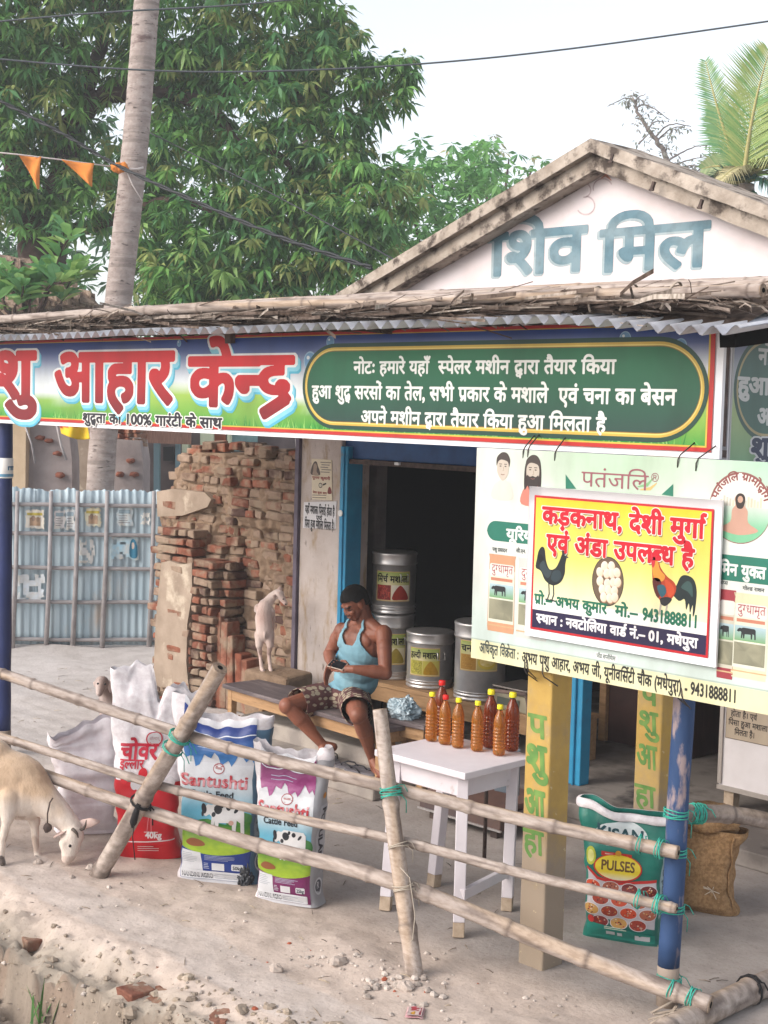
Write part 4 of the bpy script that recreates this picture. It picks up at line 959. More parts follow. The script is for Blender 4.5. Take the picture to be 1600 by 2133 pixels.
BOT = [(898, 1546, P1, 'small yellow capped oil bottle at the left end of the table'), (926, 1553, P2, 'amber oil bottle with a red cap in the front row'), (953, 1560, P1, 'small yellow capped oil bottle right of the front red cap'), (993, 1567, P1, 'small yellow capped oil bottle with a pinkish side standing a little apart'), (1039, 1576, P1, 'small yellow capped oil bottle nearest the table front corner'),
       (918, 1534, P4, 'dark oil bottle with a red cap in the back row'), (1020, 1560, P3, 'tall dark oil bottle with a yellow cap, left of the back pair'), (1065, 1567, P3, 'tall dark oil bottle with a yellow cap nearest the yellow post')]
for k, (px, py, pr, lb) in enumerate(BOT):
    o = pr if id(pr) not in used else copy_tree(pr); used.add(id(pr)); p = onz(px, py-3, TZ+.0005)
    if k < 5: p = p
    o.location = p; o.rotation_euler = (0, 0, k*1.3); o['label'] = lb; o['group'] = 'mustard oil bottles on the white table'

# ================================================================== steel spice drums on the counter
M_steel = mat('steel_sheet', 'dad6d4', .40, 'c4c0be', 6, metal=.82, bump=.0006, bscale=5)
M_wood = mat('pale_wood', 'b48f6a', .75, '96744f', 4, mix=(.3, .7), stretch=(1.2, 10, 10), bump=.002, bscale=20, stain='6b5138', stain_scale=1.8, stain_cut=(.6, .75))
M_top = mat('worn_wood_top', '6a5f60', .6, '4f4648', 3, mix=(.35, .65), stretch=(1, 6, 6), bump=.0015, bscale=20, stain='857a78', stain_scale=2.5)
CZ = .425; CY0, CY1 = 2.52, 2.98
def woodtable(name, label, cat, x0, x1, y0, y1, z, legh, topm=None, over=.03, lw=.06, ap=.09):
    t = thing(name, label, cat, ((x0+x1)/2, (y0+y1)/2, z-legh))
    m = MB(); m.box(((x0+x1)/2, (y0+y1)/2, z-.017), (x1-x0, y1-y0, .034)); m.build('top', topm or M_wood, t, bevel=.006)
    m = MB(); xa, xb, ya, yb = x0+over, x1-over, y0+over*.6, y1-over*.6
    for y in (ya, yb): m.box(((xa+xb)/2, y+.011 if y == ya else y-.011, z-.035-ap/2), (xb-xa-.02, .022, ap))
    for x in (xa, xb): m.box((x+.011 if x == xa else x-.011, (ya+yb)/2, z-.035-ap/2), (.022, yb-ya-.05, ap))
    m.build('apron', M_wood, t, bevel=.003)
    for x in (xa+lw/2-.004, xb-lw/2+.004):
        for y in (ya+lw/2-.004, yb-lw/2+.004): m = MB(); m.box((x, y, z-.034-(legh-.034)/2), (lw, lw, legh-.034)); m.build('leg', M_wood, t, bevel=.004)
    return t
woodtable('wooden_counter', 'long low wooden counter in the doorway carrying steel drums', 'counter', -4.0, -1.9, CY0, CY1, CZ, CZ-.1, M_wood, .02, .07, .11)
M_lab = M_print
def drum(x, y, z, r, h, lz0, lz1, a0, a1, title, left, right, label, hide=False):
    t = thing('steel_drum', label, 'drum', (x, y, z), group='stainless steel spice drums')
    bead = lambda zz: [(r, zz-.008), (r+.005, zz-.003), (r+.005, zz+.003), (r, zz+.008)]
    prof = [(r-.012, 0), (r+.004, .004), (r+.004, .016), (r, .022)]+bead(.04)+bead(.062)+[(r, .07), (r, h*.80)]
    m = MB(); m.lathe(prof, (x, y, z), 48); bd_ = m.build('body', M_steel, t)
    m = MB(); m.lathe([(r+.006, h*.80), (r+.009, h*.815), (r+.007, h*.83), (r+.007, h*.95), (r+.010, h*.965), (r+.010, h*.985), (r+.002, h*1.0), (r-.02, h*.992), (r-.05, h*1.005), (.05, h*1.01), (.001, h*1.01)], (x, y, z), 48); m.build('lid', M_steel, t)
    for s in (0, pi):
        an = radians(-20)+s; c = Vector((x+cos(an)*(r+.002), y+sin(an)*(r+.002), z+h*.66)); tn = Vector((-sin(an), cos(an), 0)); o = Vector((cos(an), sin(an), 0))
        m = MB(); m.tube([c-tn*.03, c-tn*.03+o*.02, c-tn*.03+o*.022-Vector((0, 0, .05)), c+tn*.03+o*.022-Vector((0, 0, .05)), c+tn*.03+o*.02, c+tn*.03], .004, 6); sub(m.build('handle', M_steel, t), bd_)
    p = Print(); U0, U1 = a0*r, a1*r; W_, H_ = U1-U0, lz1-lz0
    p.rect(U0, lz0, U1, lz1, 'd9b87c', 0); p.rect(U0+.006, lz0+.006, U1-.006, lz1-.006, vgrad(lz0, lz1, 'e9d9a4', '9ab04a', .62, 'e8dcb0'), 1)
    left(p, U0+.010, lz0+.010, W_*.42, H_*.50); right(p, U0+W_*.47, lz0+.010, W_*.50, H_*.50)
    p.text(title, U0+W_*.04, lz0+H_*.64, H_*.20/TOPEM, '120e0a', 4, .026, fit=W_*.92)
    p.build('paper_label', t, lambda u, v, o: Vector((x+cos(u/r-pi/2)*(r+o+.001), y+sin(u/r-pi/2)*(r+o+.001), z+v)), M_print, step=(.014, 0), lay=.0004, ink=.95)
    return t
def speck(cs, n, sz, lng=1):
    def f(p, u, v, w_, h_):
        rg = random.Random(5); p.rect(u, v, u+w_, v+h_, cs[0], 2)
        for k in range(n):
            a = rg.uniform(0, pi); c = (u+rg.uniform(.08, .92)*w_, v+rg.uniform(.08, .92)*h_); d = (cos(a)*sz*lng, sin(a)*sz*lng)
            p.line([(c[0]-d[0], c[1]-d[1]), (c[0]+d[0], c[1]+d[1])], sz*.8, rg.choice(cs[1:]), 2.4+.02*k)
    return f
def heap(bg_, col):
    def f(p, u, v, w_, h_):
        p.rect(u, v, u+w_, v+h_, bg_, 2); p.blob([(u+.01, v+.004), (u+w_*.12, v+h_*.45), (u+w_*.38, v+h_*.9), (u+w_*.55, v+h_*.95), (u+w_*.85, v+h_*.5), (u+w_-.006, v+.05*h_), (u+w_*.5, v+.002)], lambda a, b: lerp(lin(col), tuple(q*.6 for q in lin(col)), .5+.5*nz((a*60, b*60, 0))), 3)
    return f
def bowl(bg_, col):
    def f(p, u, v, w_, h_):
        p.rect(u, v, u+w_, v+h_, bg_, 2); p.oval(u+w_*.5, v+h_*.48, w_*.44, h_*.42, col, 3, 24); p.oval(u+w_*.5, v+h_*.55, w_*.36, h_*.3, lambda a, b: lerp(lin(col), (.9, .75, .4), .5+.6*nz((a*50, b*50, 0))), 3.4, 24)
    return f
fa = 40*pi/180
def atc(px, py, Y): v = ony(px, py, Y); return v
d1 = atc(816, 1408, 2.76); x1 = d1.x-.02; R_ = .172
drum(x1, 2.76, CZ, R_, .50, .12, .36, -.12, 1.5, 'धनिया मशाला', speck(('8a8a3a', 'b5b04a', '6f7a2c'), 40, .006), heap('e4dcb8', 'b09a3a'), 'steel drum of coriander under the chilli drum, mostly hidden by the man')
drum(x1+.01, 2.77, CZ+.508, R_*.96, .47, .10, .33, -.13, 1.58, 'मिर्च मशाला', speck(('8e2017', 'c23a26', '6f140f', 'd0523a'), 70, .005, 2), heap('ece2cf', 'b02a14'), 'steel drum with a red chilli label stacked on another drum')
d3 = atc(898, 1418, 2.74); drum(d3.x-.02, 2.74, CZ, .172, .42, .10, .31, -.20, 1.22, 'हल्दी मशाला', speck(('b9b04a', 'd8cf58', '8f8a30'), 60, .006), heap('c9c05a', 'c79a2c'), 'short steel drum with a green turmeric label next to the stacked pair')
d4 = atc(1003, 1432, 2.72); drum(d4.x-.02, 2.72, CZ, .185, .56, .22, .44, -.15, 1.45, 'चना बेसन', speck(('b98a3a', 'd9b25c', '94692a'), 70, .004, .6), bowl('c8b76a', 'd9bd42'), 'tall steel drum of gram flour beside the feed board')

# weighing scale behind the bottles
sc = thing('weighing_scale', 'old beige counter scale with a flat tray behind the oil bottles', 'scale', (-1.85, 2.62, CZ))
M_beige = mat('beige_enamel', 'a79d84', .5, '8f866f', 6, stain='5f5648', stain_scale=4); s0 = ony(1090, 1425, 2.62)
m = MB(); m.box((s0.x, 2.68, CZ+.055), (.46, .3, .11), taper=.86); m.build('body', M_beige, sc, bevel=.012)
m = MB(); m.box((s0.x+.02, 2.68, CZ+.158), (.44, .32, .014)); m.box((s0.x+.02, 2.68, CZ+.13), (.08, .08, .04)); m.build('tray', mat('dull_steel', '9a9089', .45, metal=.7), sc, bevel=.004)
m = MB(); m.box((s0.x-.06, 2.535, CZ+.06), (.2, .006, .05)); m.build('dial', mat('dial_glass', '5a6158', .2), sc)
ch = thing('metal_frame_chair', 'dark metal tube frame standing between the bottles and the yellow post', 'frame', (-.85, 1.25, 0))
a = at(1020, 1437, 7.9); b = at(1096, 1437, 7.75)
m = MB(); m.tube([Vector((a.x, a.y, 0)), Vector((a.x, a.y, a.z-.06)), a, Vector((b.x, b.y, a.z+.01)), Vector((b.x+.02, b.y, a.z-.06)), Vector((b.x+.03, b.y, 0))], .011, 8); m.tube([Vector((a.x, a.y, .30)), Vector((b.x+.02, b.y, .30))], .009, 8)
m.build('tube_frame', M_rust, ch); m = MB(); m.box(((a.x+b.x)/2, (a.y+b.y)/2+.02, .55), (.16, .015, .26), Matrix.Rotation(atan2(b.y-a.y, b.x-a.x), 3, 'Z')); m.build('back_panel', mat('blue_grey_plastic', '66707a', .5), ch, bevel=.005)
# platform scale lying under the table
pl = thing('low_platform', 'low dark platform box with a pale rim on the floor behind the table', 'platform', (-1.55, 1.45, 0))
m = MB(); m.box((-1.60, 1.5, .10), (.66, .52, .09)); m.build('slab', mat('dark_board', '4f4547', .7, '5d4840', 5), pl, bevel=.006)
m = MB(); m.box((-1.60, 1.5, .165), (.60, .46, .035)); m.build('brown_board', mat('brown_board', '6a4d42', .7, '57413c', 5), pl, bevel=.006)
m = MB(); m.box((-1.60, 1.238, .062), (.68, .012, .012)); m.build('rim', M_steel, pl)
for x in (-1.85, -1.35):
    for y in (1.3, 1.7): m = MB(); m.box((x, y, .0275), (.05, .05, .055)); m.build('foot', M_rust, pl)

# ================================================================== benches
def bench(name, label, p0, p1, p3, z, legh, lw=.05):
    a, b, d = (onz(*q, z) for q in (p0, p1, p3)); ux_ = (b-a).normalized(); n_ = Vector((-ux_.y, ux_.x, 0)); dep = abs((d-a).dot(n_)); L_ = (b-a).length
    t = thing(name, label, 'bench', tuple((a+b)/2+n_*dep/2-Vector((0, 0, legh))), atan2(ux_.y, ux_.x))
    m = MB(); m.box((0, 0, legh-.016), (L_, dep, .032)); m.build('seat', M_top, t, False, bevel=.006)
    m = MB()
    for s in (-1, 1): m.box((0, s*(dep/2-.045), legh-.032-.042), (L_-.10, .022, .082)); m.box((s*(L_/2-.06), 0, legh-.032-.042), (.022, dep-.13, .082))
    m.build('apron', M_wood, t, False, bevel=.003)
    for sx in (-1, 1):
        for sy in (-1, 1): m = MB(); m.box((sx*(L_/2-.055), sy*(dep/2-.055), (legh-.033)/2), (lw, lw, legh-.033)); m.build('leg', M_wood, t, False, bevel=.004)
    return t
BZ = .435
bench('wooden_bench', 'long dark topped wooden bench on which the man sits', (463, 1424), (792, 1520), (528, 1406), BZ, BZ-.2 if False else BZ-.005)
bench('wooden_stool', 'small square wooden stool with a crumpled plastic bag on it', (790, 1492), (884, 1512), (828, 1476), .47, .465)
# crumpled bag on the stool
def crumple(name, label, cat, c, r, material, seed, group=None, low=.0):
    m = MB(); n = 60; V = []
    for i in range(n+1):
        th = pi*i/n
        for j in range(n*2):
            d = Vector((sin(th)*cos(pi*j/n), sin(th)*sin(pi*j/n), cos(th))); k = .9+.35*nz(d*1.3+Vector((seed, 4, 0)))+.34*(.5-abs(nz(d*2.6+Vector((seed, 0, 0)))*1.6))+.24*(.4-abs(nz(d*6+Vector((0, seed, 0)))*1.6))
            p = Vector((d.x*r[0], d.y*r[1], d.z*r[2]))*k; p.z = max(p.z, -r[2]*.55+low); V.append(Vector(c)+p+Vector((0, 0, r[2]*.55)))
    m.grid(V, n*2, n+1, close_u=True); o = m.build(name, material); return tag(o, label, cat, group)
sp = onz(838, 1496, .4705)
o = crumple('plastic_bag', 'crumpled pale blue plastic carrier bag lying on the small stool', 'bag', sp+Vector((-.02, .03, .0)), (.115, .085, .085), mat('thin_plastic', 'b9c6cc', .28, '8fa5b0', 10, spec=.7, bump=.006, bscale=16), 3)
crumple('black_bag', 'crumpled black plastic scrap on the ground between two printed sacks', 'bag', onz(508, 1842, 0), (.06, .045, .075), mat('black_plastic', '26272b', .35, '3a3d42', 12, bump=.003, bscale=20), 8)

# ================================================================== feed sacks
def sack_surface(W_, D_, H_, top_t, lean=(0, 0), wr=.006, seed=0, full=.62, topfn=None, bulge=.0):
    """rounded box section below, flattening to a seam at the top; u runs along the girth from the front centre"""
    per = 2*(W_+D_)
    def sec(t):
        k = sm(full, 1.0, t); b = D_/2*(1-k)+top_t*k; b *= (.80+.20*sm(0, .10, t)) if t < .1 else 1
        b *= 1+bulge*sin(pi*min(1, t/max(full, .2))); a = per/4-b; a *= (.965+.035*sm(0, .08, t)); return a, b
    cache = {}
    def ring(t):
        q = round(t*150)
        if q in cache: return cache[q]
        a, b = sec(q/150); N_ = 240; th = np.linspace(-pi/2, tau-pi/2, N_+1); e = .42
        X = a*np.sign(np.cos(th))*np.abs(np.cos(th))**e; Y = b*np.sign(np.sin(th))*np.abs(np.sin(th))**e
        s_ = np.concatenate([[0], np.cumsum(np.hypot(np.diff(X), np.diff(Y)))]); cache[q] = (X, Y, s_); return cache[q]
    def S(u, v, off=0.0):
        tt = v/H_; t = min(1, max(0, tt)); X, Y, s_ = ring(t); P_ = s_[-1]; s = (u*P_/per) % P_
        x = np.interp(s, s_, X); y = np.interp(s, s_, Y); x2 = np.interp((s+.01) % P_, s_, X); y2 = np.interp((s+.01) % P_, s_, Y)
        tx, ty = x2-x, y2-y; l = math.hypot(tx, ty) or 1; nx_, ny_ = ty/l, -tx/l
        w1 = wr*(1.0*nz((x*5+seed, v*17, y*4))+1.6*nz((x*3+seed, v*7, y*5)))
        w1 += .012*sm(full-.2, 1, t)*nz((x*14+seed, v*5, y*3))
        z = v+(topfn(x/(W_/2), y) if topfn else 0)*sm(.70, 1, t)
        return Vector((x+nx_*(w1+off)+lean[0]*t*t, y+ny_*(w1+off)+lean[1]*t*t+.03*sm(full, 1, t)*nz((x*6+seed, 2, v*3)), z))
    return S, per
def sack(name, label, loc, rz, W_, D_, H_, material, prints=None, gusset=None, nu=120, nv=100, group=None, openlip=None, **kw):
    S, per = sack_surface(W_, D_, H_, **kw); t = thing(name, label, 'sack', loc, rz, group); P = []
    for j in range(nv+1):
        for i in range(nu): P.append(S(per*i/nu, H_*j/nv, -.0035))
    m = MB(); m.grid(P, nu, nv+1, close_u=True); b = len(m.v); m.f.append(tuple(range(nu-1, -1, -1))); m.m.append(0); m.sm.append(False)
    m.build('bag', material, t, False)
    for pr in prints or []: pr.build('printed_front', t, S, M_sackink, step=(.013, .013), world=False, base=.0008, lay=.0011)
    return t, S, per
M_sackink = mat('sack_print', attr='Col', rough=.42, c2=(.80, .79, .80), scale=7, mix=(.45, .75), spec=.5, bump=.0015, bscale=60)
M_weave = mat('white_woven_sack', 'e2dee0', .55, 'cbc3c6', 30, bump=.0012, bscale=90, stain='b9a79c', stain_scale=3, stain_cut=(.6, .75))
vdh = Vector((-sin(YAW), cos(YAW), 0))
GR = 'printed cattle feed sacks behind the bamboo fence'
def face_rot(c, turn):                                 # sack front looking towards the road camera's side, turned by some degrees
    return atan2(c.y-CAM.y, c.x-CAM.x)-pi/2+radians(turn)
def lines(p, x0, y0, x1, y1, n, color, layer, rg=random.Random(2), th=.0035):
    for k in range(n):
        y = y1-(y1-y0)*(k+.5)/n; p.line([(x0, y), (x0+(x1-x0)*rg.uniform(.6, 1), y)], th, color, layer)
def santushti(main, main2, side, W_, D_, H_, sidetext, kg):
    p = Print(); h = W_/2; g = D_
    grad = lambda u, v: lerp(lerp(lin('6fc3e0'), lin('e6eef2'), sm(.42, .62, v/H_)), lin('e6e8ec'), sm(.6, .66, v/H_))
    p.rect(-h, .0, h, H_, 'dcdde2', 0); p.rect(-h, .24*H_, h, .72*H_, grad, 1)
    p.poly([(-h, .20*H_)]+[(-h+W_*k/12, (.215-.035*sin(pi*k/12))*H_) for k in range(13)]+[(h, .38*H_)]+[(h-W_*k/12, (.385+.012*sin(k*1.1))*H_) for k in range(13)], lambda u, v: lerp(lin('a9c93a'), lin('3f8a35'), sm(.2, .4, v/H_)+.3*nz((u*30, v*60, 0))), 2)
    p.blob([(h*.35, .38*H_), (h*.45, .43*H_), (h*.7, .45*H_), (h, .43*H_), (h, .37*H_), (h*.6, .36*H_)], '4f8f4a', 1.6)
    p.poly([(-h, .02*H_), (h, .02*H_), (h, .245*H_)]+[(h-W_*k/12, (.215-.035*sin(pi*(1-k/12)))*H_) for k in range(13)], main2, 3)
    p.poly([(-h, H_*.96)]+[(-h, .74*H_)]+[(-h+W_*k/20, (.745+.03*cos(k*.75)+.03*cos(k*1.9+1))*H_) for k in range(21)]+[(h, H_*.96)], lambda u, v: lerp(lin(main), lin(main2), sm(.72, .95, v/H_)), 2)
    p.line([(-h, .90*H_), (h, .90*H_)], .006, 'd5dbe6', 3); lines(p, -h*.6, .80*H_, h*.7, .86*H_, 2, 'b9cbe2', 3)
    p.oval(0.01, .69*H_, .035, .028, 'b04a52', 3, 20); p.oval(.01, .69*H_, .030, .023, 'e6e7ea', 3.4, 20); p.rect(-.012, .685*H_, .030, .698*H_, 'b98a8a', 3.8)
    p.text('Santushti', -h*.97, .585*H_, .088, 'a02a35', 3.2, .02, fit=W_*.93); p.text('Santushti', -h*.97, .587*H_, .088, lambda u, v: lerp(lin('c62f3d'), lin('e9a5aa'), sm(.02, -.02, nz((u*60, v*20, 0)))), 3.8, .012, fit=W_*.93)
    p.text('Cattle Feed', -h*.72, .525*H_, .046, '2b3540', 3.4, .012, fit=W_*.62)
    cw, chh = W_*.60, .20*H_; o = (-h*.35, .30*H_)
    p.poly([(o[0]+a*cw, o[1]+b*chh) for a, b in COWP], 'f0efee', 4)
    for a, b, rx, ry in ((.38, .78, .10, .14), (.28, .62, .05, .07), (.62, .85, .06, .08), (.80, .78, .035, .10), (.48, .9, .05, .05), (.05, .78, .06, .16), (.02, .62, .03, .08)): p.oval(o[0]+a*cw, o[1]+b*chh, rx*cw, ry*chh, '2d2f36', 4.5+.1*a, 12, a*3)
    p.oval(o[0]+.70*cw, o[1]+.42*chh, .06*cw, .07*chh, 'dcae9f', 4.6, 12)
    p.blob([(-h*.8, .245*H_), (-h*.6, .275*H_), (-h*.3, .26*H_), (-h*.25, .235*H_), (-h*.6, .225*H_)], '9c5f3a', 4)
    p.poly([(-h*.97, .07*H_), (-h*.30, .07*H_), (-h*.36, .19*H_), (-h*.93, .20*H_)], 'dfe0e4', 4); lines(p, -h*.9, .12*H_, -h*.42, .185*H_, 6, '9aa2ae', 4.5, th=.0022)
    lines(p, -h*.25, .145*H_, h*.75, .178*H_, 4, 'b9bfd2', 4, th=.0022); p.rect(-h*.05, .085*H_, h*.30, .13*H_, 'e9eaec', 4); lines(p, -h*.28, .09*H_, -h*.12, .13*H_, 4, 'd5d8e0', 4, th=.003)
    p.rect(h*.5, .092*H_, h*.82, .13*H_, 'e6e7ea', 4, .006); p.text(kg, h*.53, .098*H_, .026, '2b3540', 4.6, .02, fit=h*.26)
    p.rect(-h*.98, .022*H_, h*.9, .078*H_, 'e3e4e8', 4.4, .006); p.text('NANDINI AGRO', -h*.93, .032*H_, .036, '2b3038', 5, .012, fit=W_*.45); lines(p, h*.02, .028*H_, h*.82, .066*H_, 3, '8a929e', 5, th=.0022)
    # gusset side
    a, b = h+.012, h+g-.012
    p.rect(h, .0, h+g, H_*.93, lambda u, v: lerp(lin(side), tuple(q*.8 for q in lin(side)), .5), 0); p.rect(h+g*.22, .27*H_, h+g*.85, .66*H_, 'c7c9cf' if sidetext == 'POPULAR' else '8fa3b4', 1, .012)
    p.text(sidetext, h+g*.36, .645*H_, .072, '1f1d33', 2, .03, fit=.34*H_, rot=-pi/2); p.oval(h+g*.5, .12*H_, g*.26, .055*H_, 'e3e4e8', 1.4, 24); p.oval(h+g*.5, .12*H_, g*.2, .042*H_, '5a5a66', 1.8, 24); p.text('R', h+g*.40, .105*H_, .05, 'd5d6da', 2.2, .01)
    p.oval(h+g*.5, .72*H_, g*.12, .02*H_, 'd8902a', 1.5, 14)
    return p
top_wave = lambda a, s1, s2: (lambda x, y: a*(.6*nz((x*1.7+s1, 3, s2))+.8*nz((x*3.1+s1, y*9, 8))))
cB = onz(455, 1840, 0)+vdh*.10; tB = face_rot(cB, -18)
sack('feed_sack', 'blue topped cattle feed sack with a printed cow, standing between the red and purple sacks', cB, tB, .43, .22, .88, M_weave, [santushti('3f7fc0', '24408f', '5b7f9a', .43, .22, .88, 'PROTEIN -', '50kg')], top_t=.045, full=.55, seed=3, wr=.011, lean=(0, .0), topfn=lambda x, y: .03*nz((x*2.6, y*6, 3))+.10*sm(-.62, -.95, x)-.06*sm(.2, -.3, y)*sm(.9, .3, abs(x)), bulge=.16, group=GR)
cP = onz(602, 1886, 0)+vdh*.09; tP = face_rot(cP, -26)
sack('feed_sack', 'purple topped cattle feed sack with a grey side, nearest the white table', cP, tP, .335, .18, .78, M_weave, [santushti('a84a8a', '7d2a62', 'b9babf', .335, .18, .78, 'POPULAR', '25kg')], top_t=.04, full=.55, seed=9, wr=.009, lean=(.0, .0), topfn=lambda x, y: .06*min(1, abs(x))**6-.03+.02*nz((x*3, y*8, 2))+.03*sm(-.2, .6, y*8)*sm(1, .5, abs(x)), bulge=.12, group=GR)
# red and white sack
def redsack(W_, D_, H_):
    p = Print(); h = W_/2
    p.rect(-h-D_*.9, 0, h+D_*.9, .46*H_, lambda u, v: lerp(lin('e02330'), lin('c81c28'), .5+nz((u*9, v*6, 0))), 0)
    for k, (a, b, r, s) in enumerate(((-.75, .47, .03, 1), (-.4, .44, .03, 0), (-.22, .43, .03, 0), (-.15, .50, .035, 1), (.05, .455, .033, 0), (.32, .515, .04, 1), (.5, .45, .03, 0), (.75, .46, .03, 0))):
        c = 'e02330' if s else 'e6e2e4'; p.oval(a*h, b*H_, r*.8, r, c, 1.2+.1*k, 18)
        if s: p.rect(a*h-r*.45, .44*H_, a*h+r*.45, b*H_, c, 1.1)
    p.oval(.02, .70*H_, .05, .045, 'cf2f45', 1, 24); p.oval(.02, .70*H_, .042, .038, 'e0dcde', 1.5, 24); p.text('वोल्टर', -.008, .695*H_, .022, 'b9848a', 2, .0, fit=.055)
    p.text('चोवर', -h*.95, .585*H_, .125, 'cf1f3c', 1.5, .035, fit=W_*.60); p.text('TM', h*.34, .63*H_, .028, 'cf1f3c', 1.5, 0)
    p.text('इल्लार', -h*.95, .53*H_, .075, 'cf1f3c', 1.5, .012, fit=W_*.40)
    for pts in ([(-.6, .18), (-.62, .27), (-.5, .34), (-.1, .335), (.25, .35)], [(-.42, .18), (-.44, .26), (-.34, .29)], [(.1, .17), (.14, .28), (.2, .32), (.24, .17)]): p.line([(a*h, b*H_) for a, b in pts], .004, 'e58d93', 1)
    p.text('मुर्रा दाना', -h*.95, .155*H_, .035/TOPEM*.7, 'e9b9bb', 1, .02, fit=W_*.3); lines(p, -h*.95, .09*H_, -h*.5, .13*H_, 3, 'eac2c4', 1)
    p.text('40kg', h*.05, .135*H_, .05, 'f0e4e4', 1.4, .03, fit=W_*.26); lines(p, 0, .16*H_, h*.5, .18*H_, 1, 'f0e4e4', 1); p.line([(-h, .112*H_), (h*.1, .112*H_), (h, .122*H_)], .006, 'f0e4e4', 1); lines(p, -h*.2, .05*H_, h*.5, .09*H_, 3, 'f0dada', 1, th=.004)
    p.text('NET', h+D_*.3, .06*H_, .04, 'f0dada', 1, .01)
    return p
cR = onz(297, 1790, 0)+vdh*.12; tR = face_rot(cR, -6)
sack('feed_sack', 'red and white printed feed sack with a tall open white mouth, behind the leaning stake', cR, tR, .37, .24, .95, M_weave, [redsack(.37, .24, .95)], top_t=.045, full=.42, seed=14, wr=.011, lean=(.055, 0), topfn=lambda x, y: .12*sm(.05, -.3, x)-.03*sm(-.6, -1, x)-.10*exp(-((x-.05)/.16)**2)+.0*x-.05*sm(.7, 1, x)+.04*nz((x*4, y*9, 5)), bulge=.2, group=GR)
cW = onz(174, 1742, 0)+vdh*.13
sack('white_sack', 'plain white woven sack leaning behind the grazing goat', cW, face_rot(cW, 10), .345, .25, .66, mat('pinkish_sack', 'e2dcdf', .6, 'd5ccd0', 24, bump=.0015, bscale=80), top_t=.05, full=.34, seed=21, wr=.014, topfn=lambda x, y: -.09*sm(.5, -1, x)+.05*nz((x*3, 1, 2)), bulge=.2)
# pulses sack
def pulses(W_, D_, H_):
    p = Print(); h = W_/2; G = '1f8474'
    p.rect(-h-D_*.95, 0, h+D_*.95, H_, lambda u, v: lerp(lin(G), lin('146a5e'), .5+nz((u*12, v*9, 0))), 0)
    p.blob([(-h*.85, .80*H_), (-h*.5, .90*H_), (h*.1, .94*H_), (h*.55, .88*H_), (h*.62, .78*H_), (h*.1, .74*H_), (-h*.6, .74*H_)], 'dfe9ea', 1)
    p.text('KISAN', -h*.78, .775*H_, .092, '1b4f58', 2, .012, fit=W_*.66)
    p.line([(-h*.6, .675*H_), (h*.25, .665*H_)], .022, 'c8352f', 1); p.line([(-h*.5, .675*H_), (h*.15, .667*H_)], .006, 'efc3b9', 1.6)
    p.oval(-h*.9, .645*H_, .028, .045, 'b9c23a', 1.6, 14); p.oval(-h*.9, .645*H_, .018, .03, 'dfe08a', 2, 12)
    p.poly([(-h, .20*H_)]+[(-h, .545*H_), (-h*.7, .47*H_), (-h*.1, .44*H_), (h*.5, .47*H_), (h, .49*H_)]+[(h, .13*H_)], 'cdc6ca', 1)
    p.line([(-h, .555*H_), (-h*.7, .48*H_), (-h*.1, .452*H_), (h*.5, .482*H_), (h, .50*H_)], .014, 'd2322e', 1.5)
    rg = random.Random(4); cols = ('d9502a', '6f1d22', 'd9b9a4', 'a8402c', '7f2a2a', 'e07a3a', 'd5a35a', 'b5654a', 'c9a58e', '8f2f2c')
    n = 0
    for r in range(4):
        for c in range(4):
            x = -h*.85+(c+.5*(r % 2))*h*.54; y = (.42-r*.088)*H_
            if x > h*.98: continue
            rx, ry = h*.235, .042*H_; p.oval(x, y, rx*1.10, ry*1.12, 'e4dee0', 2+.05*n, 16); p.oval(x, y, rx, ry, cols[(r*3+c*7) % 10], 2.3+.05*n, 16)
            for q in range(14):
                a = rg.uniform(0, tau); d = rg.uniform(0, .8); cc = rg.choice(cols+('efd9c4', '5a1c1c')); p.oval(x+cos(a)*d*rx, y+sin(a)*d*ry, .0045, .0035, cc, 2.6+.05*n, 6)
            n += 1
    p.poly([(-h, .145*H_), (h, .085*H_), (h, .02*H_), (-h, .02*H_)], lambda u, v: lerp(lin(G), lin('2fa08e'), .3), 5)
    p.oval(-h*.12, .575*H_, h*.68, .105*H_, 'd8302a', 4.4, 32); p.oval(-h*.12, .577*H_, h*.64, .096*H_, vgrad(.48*H_, .67*H_, 'f3ecd0', 'efd83a', .3, 'f2d934'), 4.8, 32); p.oval(-h*.12, .685*H_, .016, .022*H_, 'd99a2a', 5, 14)
    p.text('PULSES', -h*.60, .555*H_, .066, '6a4a1c', 5.4, .012, fit=h*.96)
    lines(p, -h*.45, .10*H_, h*.25, .125*H_, 2, 'dfe9d0', 5.6, th=.004); p.rect(-h*.4, .055*H_, -h*.15, .085*H_, 'dfe0e0', 5.6); p.rect(-h*.08, .052*H_, h*.06, .08*H_, 'dfe0e0', 5.6); p.rect(h*.42, .035*H_, h*.85, .075*H_, 'e2e2e4', 5.6); p.oval(-h*.85, .165*H_, .02, .03*H_, 'c8352f', 5.6, 12)
    p.rect(h+D_*.12, .20*H_, h+D_*.5, .72*H_, 'a9c4c9', 1, .02); p.text('AND PULSES', h+D_*.22, .70*H_, .05, '4f5f6a', 2, .02, fit=.46*H_, rot=-pi/2)
    return p
cG = Vector((.12, .56, 0)); tG = face_rot(cG, -8)
sack('pulses_sack', 'green sack of pulses with a yellow oval print and a folded white lip', cG, tG, .37, .20, .635, mat('green_sack', '1f7a6c', .45, '186257', 20), [pulses(.37, .20, .635)], top_t=.05, full=.6, seed=31, wr=.009, topfn=lambda x, y: .05*sm(-.2, -1, x)-.02, bulge=.08)
pk = [o for o in bpy.data.objects if o.name == 'pulses_sack'][0]; Sg, perg = sack_surface(.37, .20, .635, top_t=.05, full=.6, seed=31, wr=.009, topfn=lambda x, y: .05*sm(-.2, -1, x)-.02, bulge=.08)
P = []
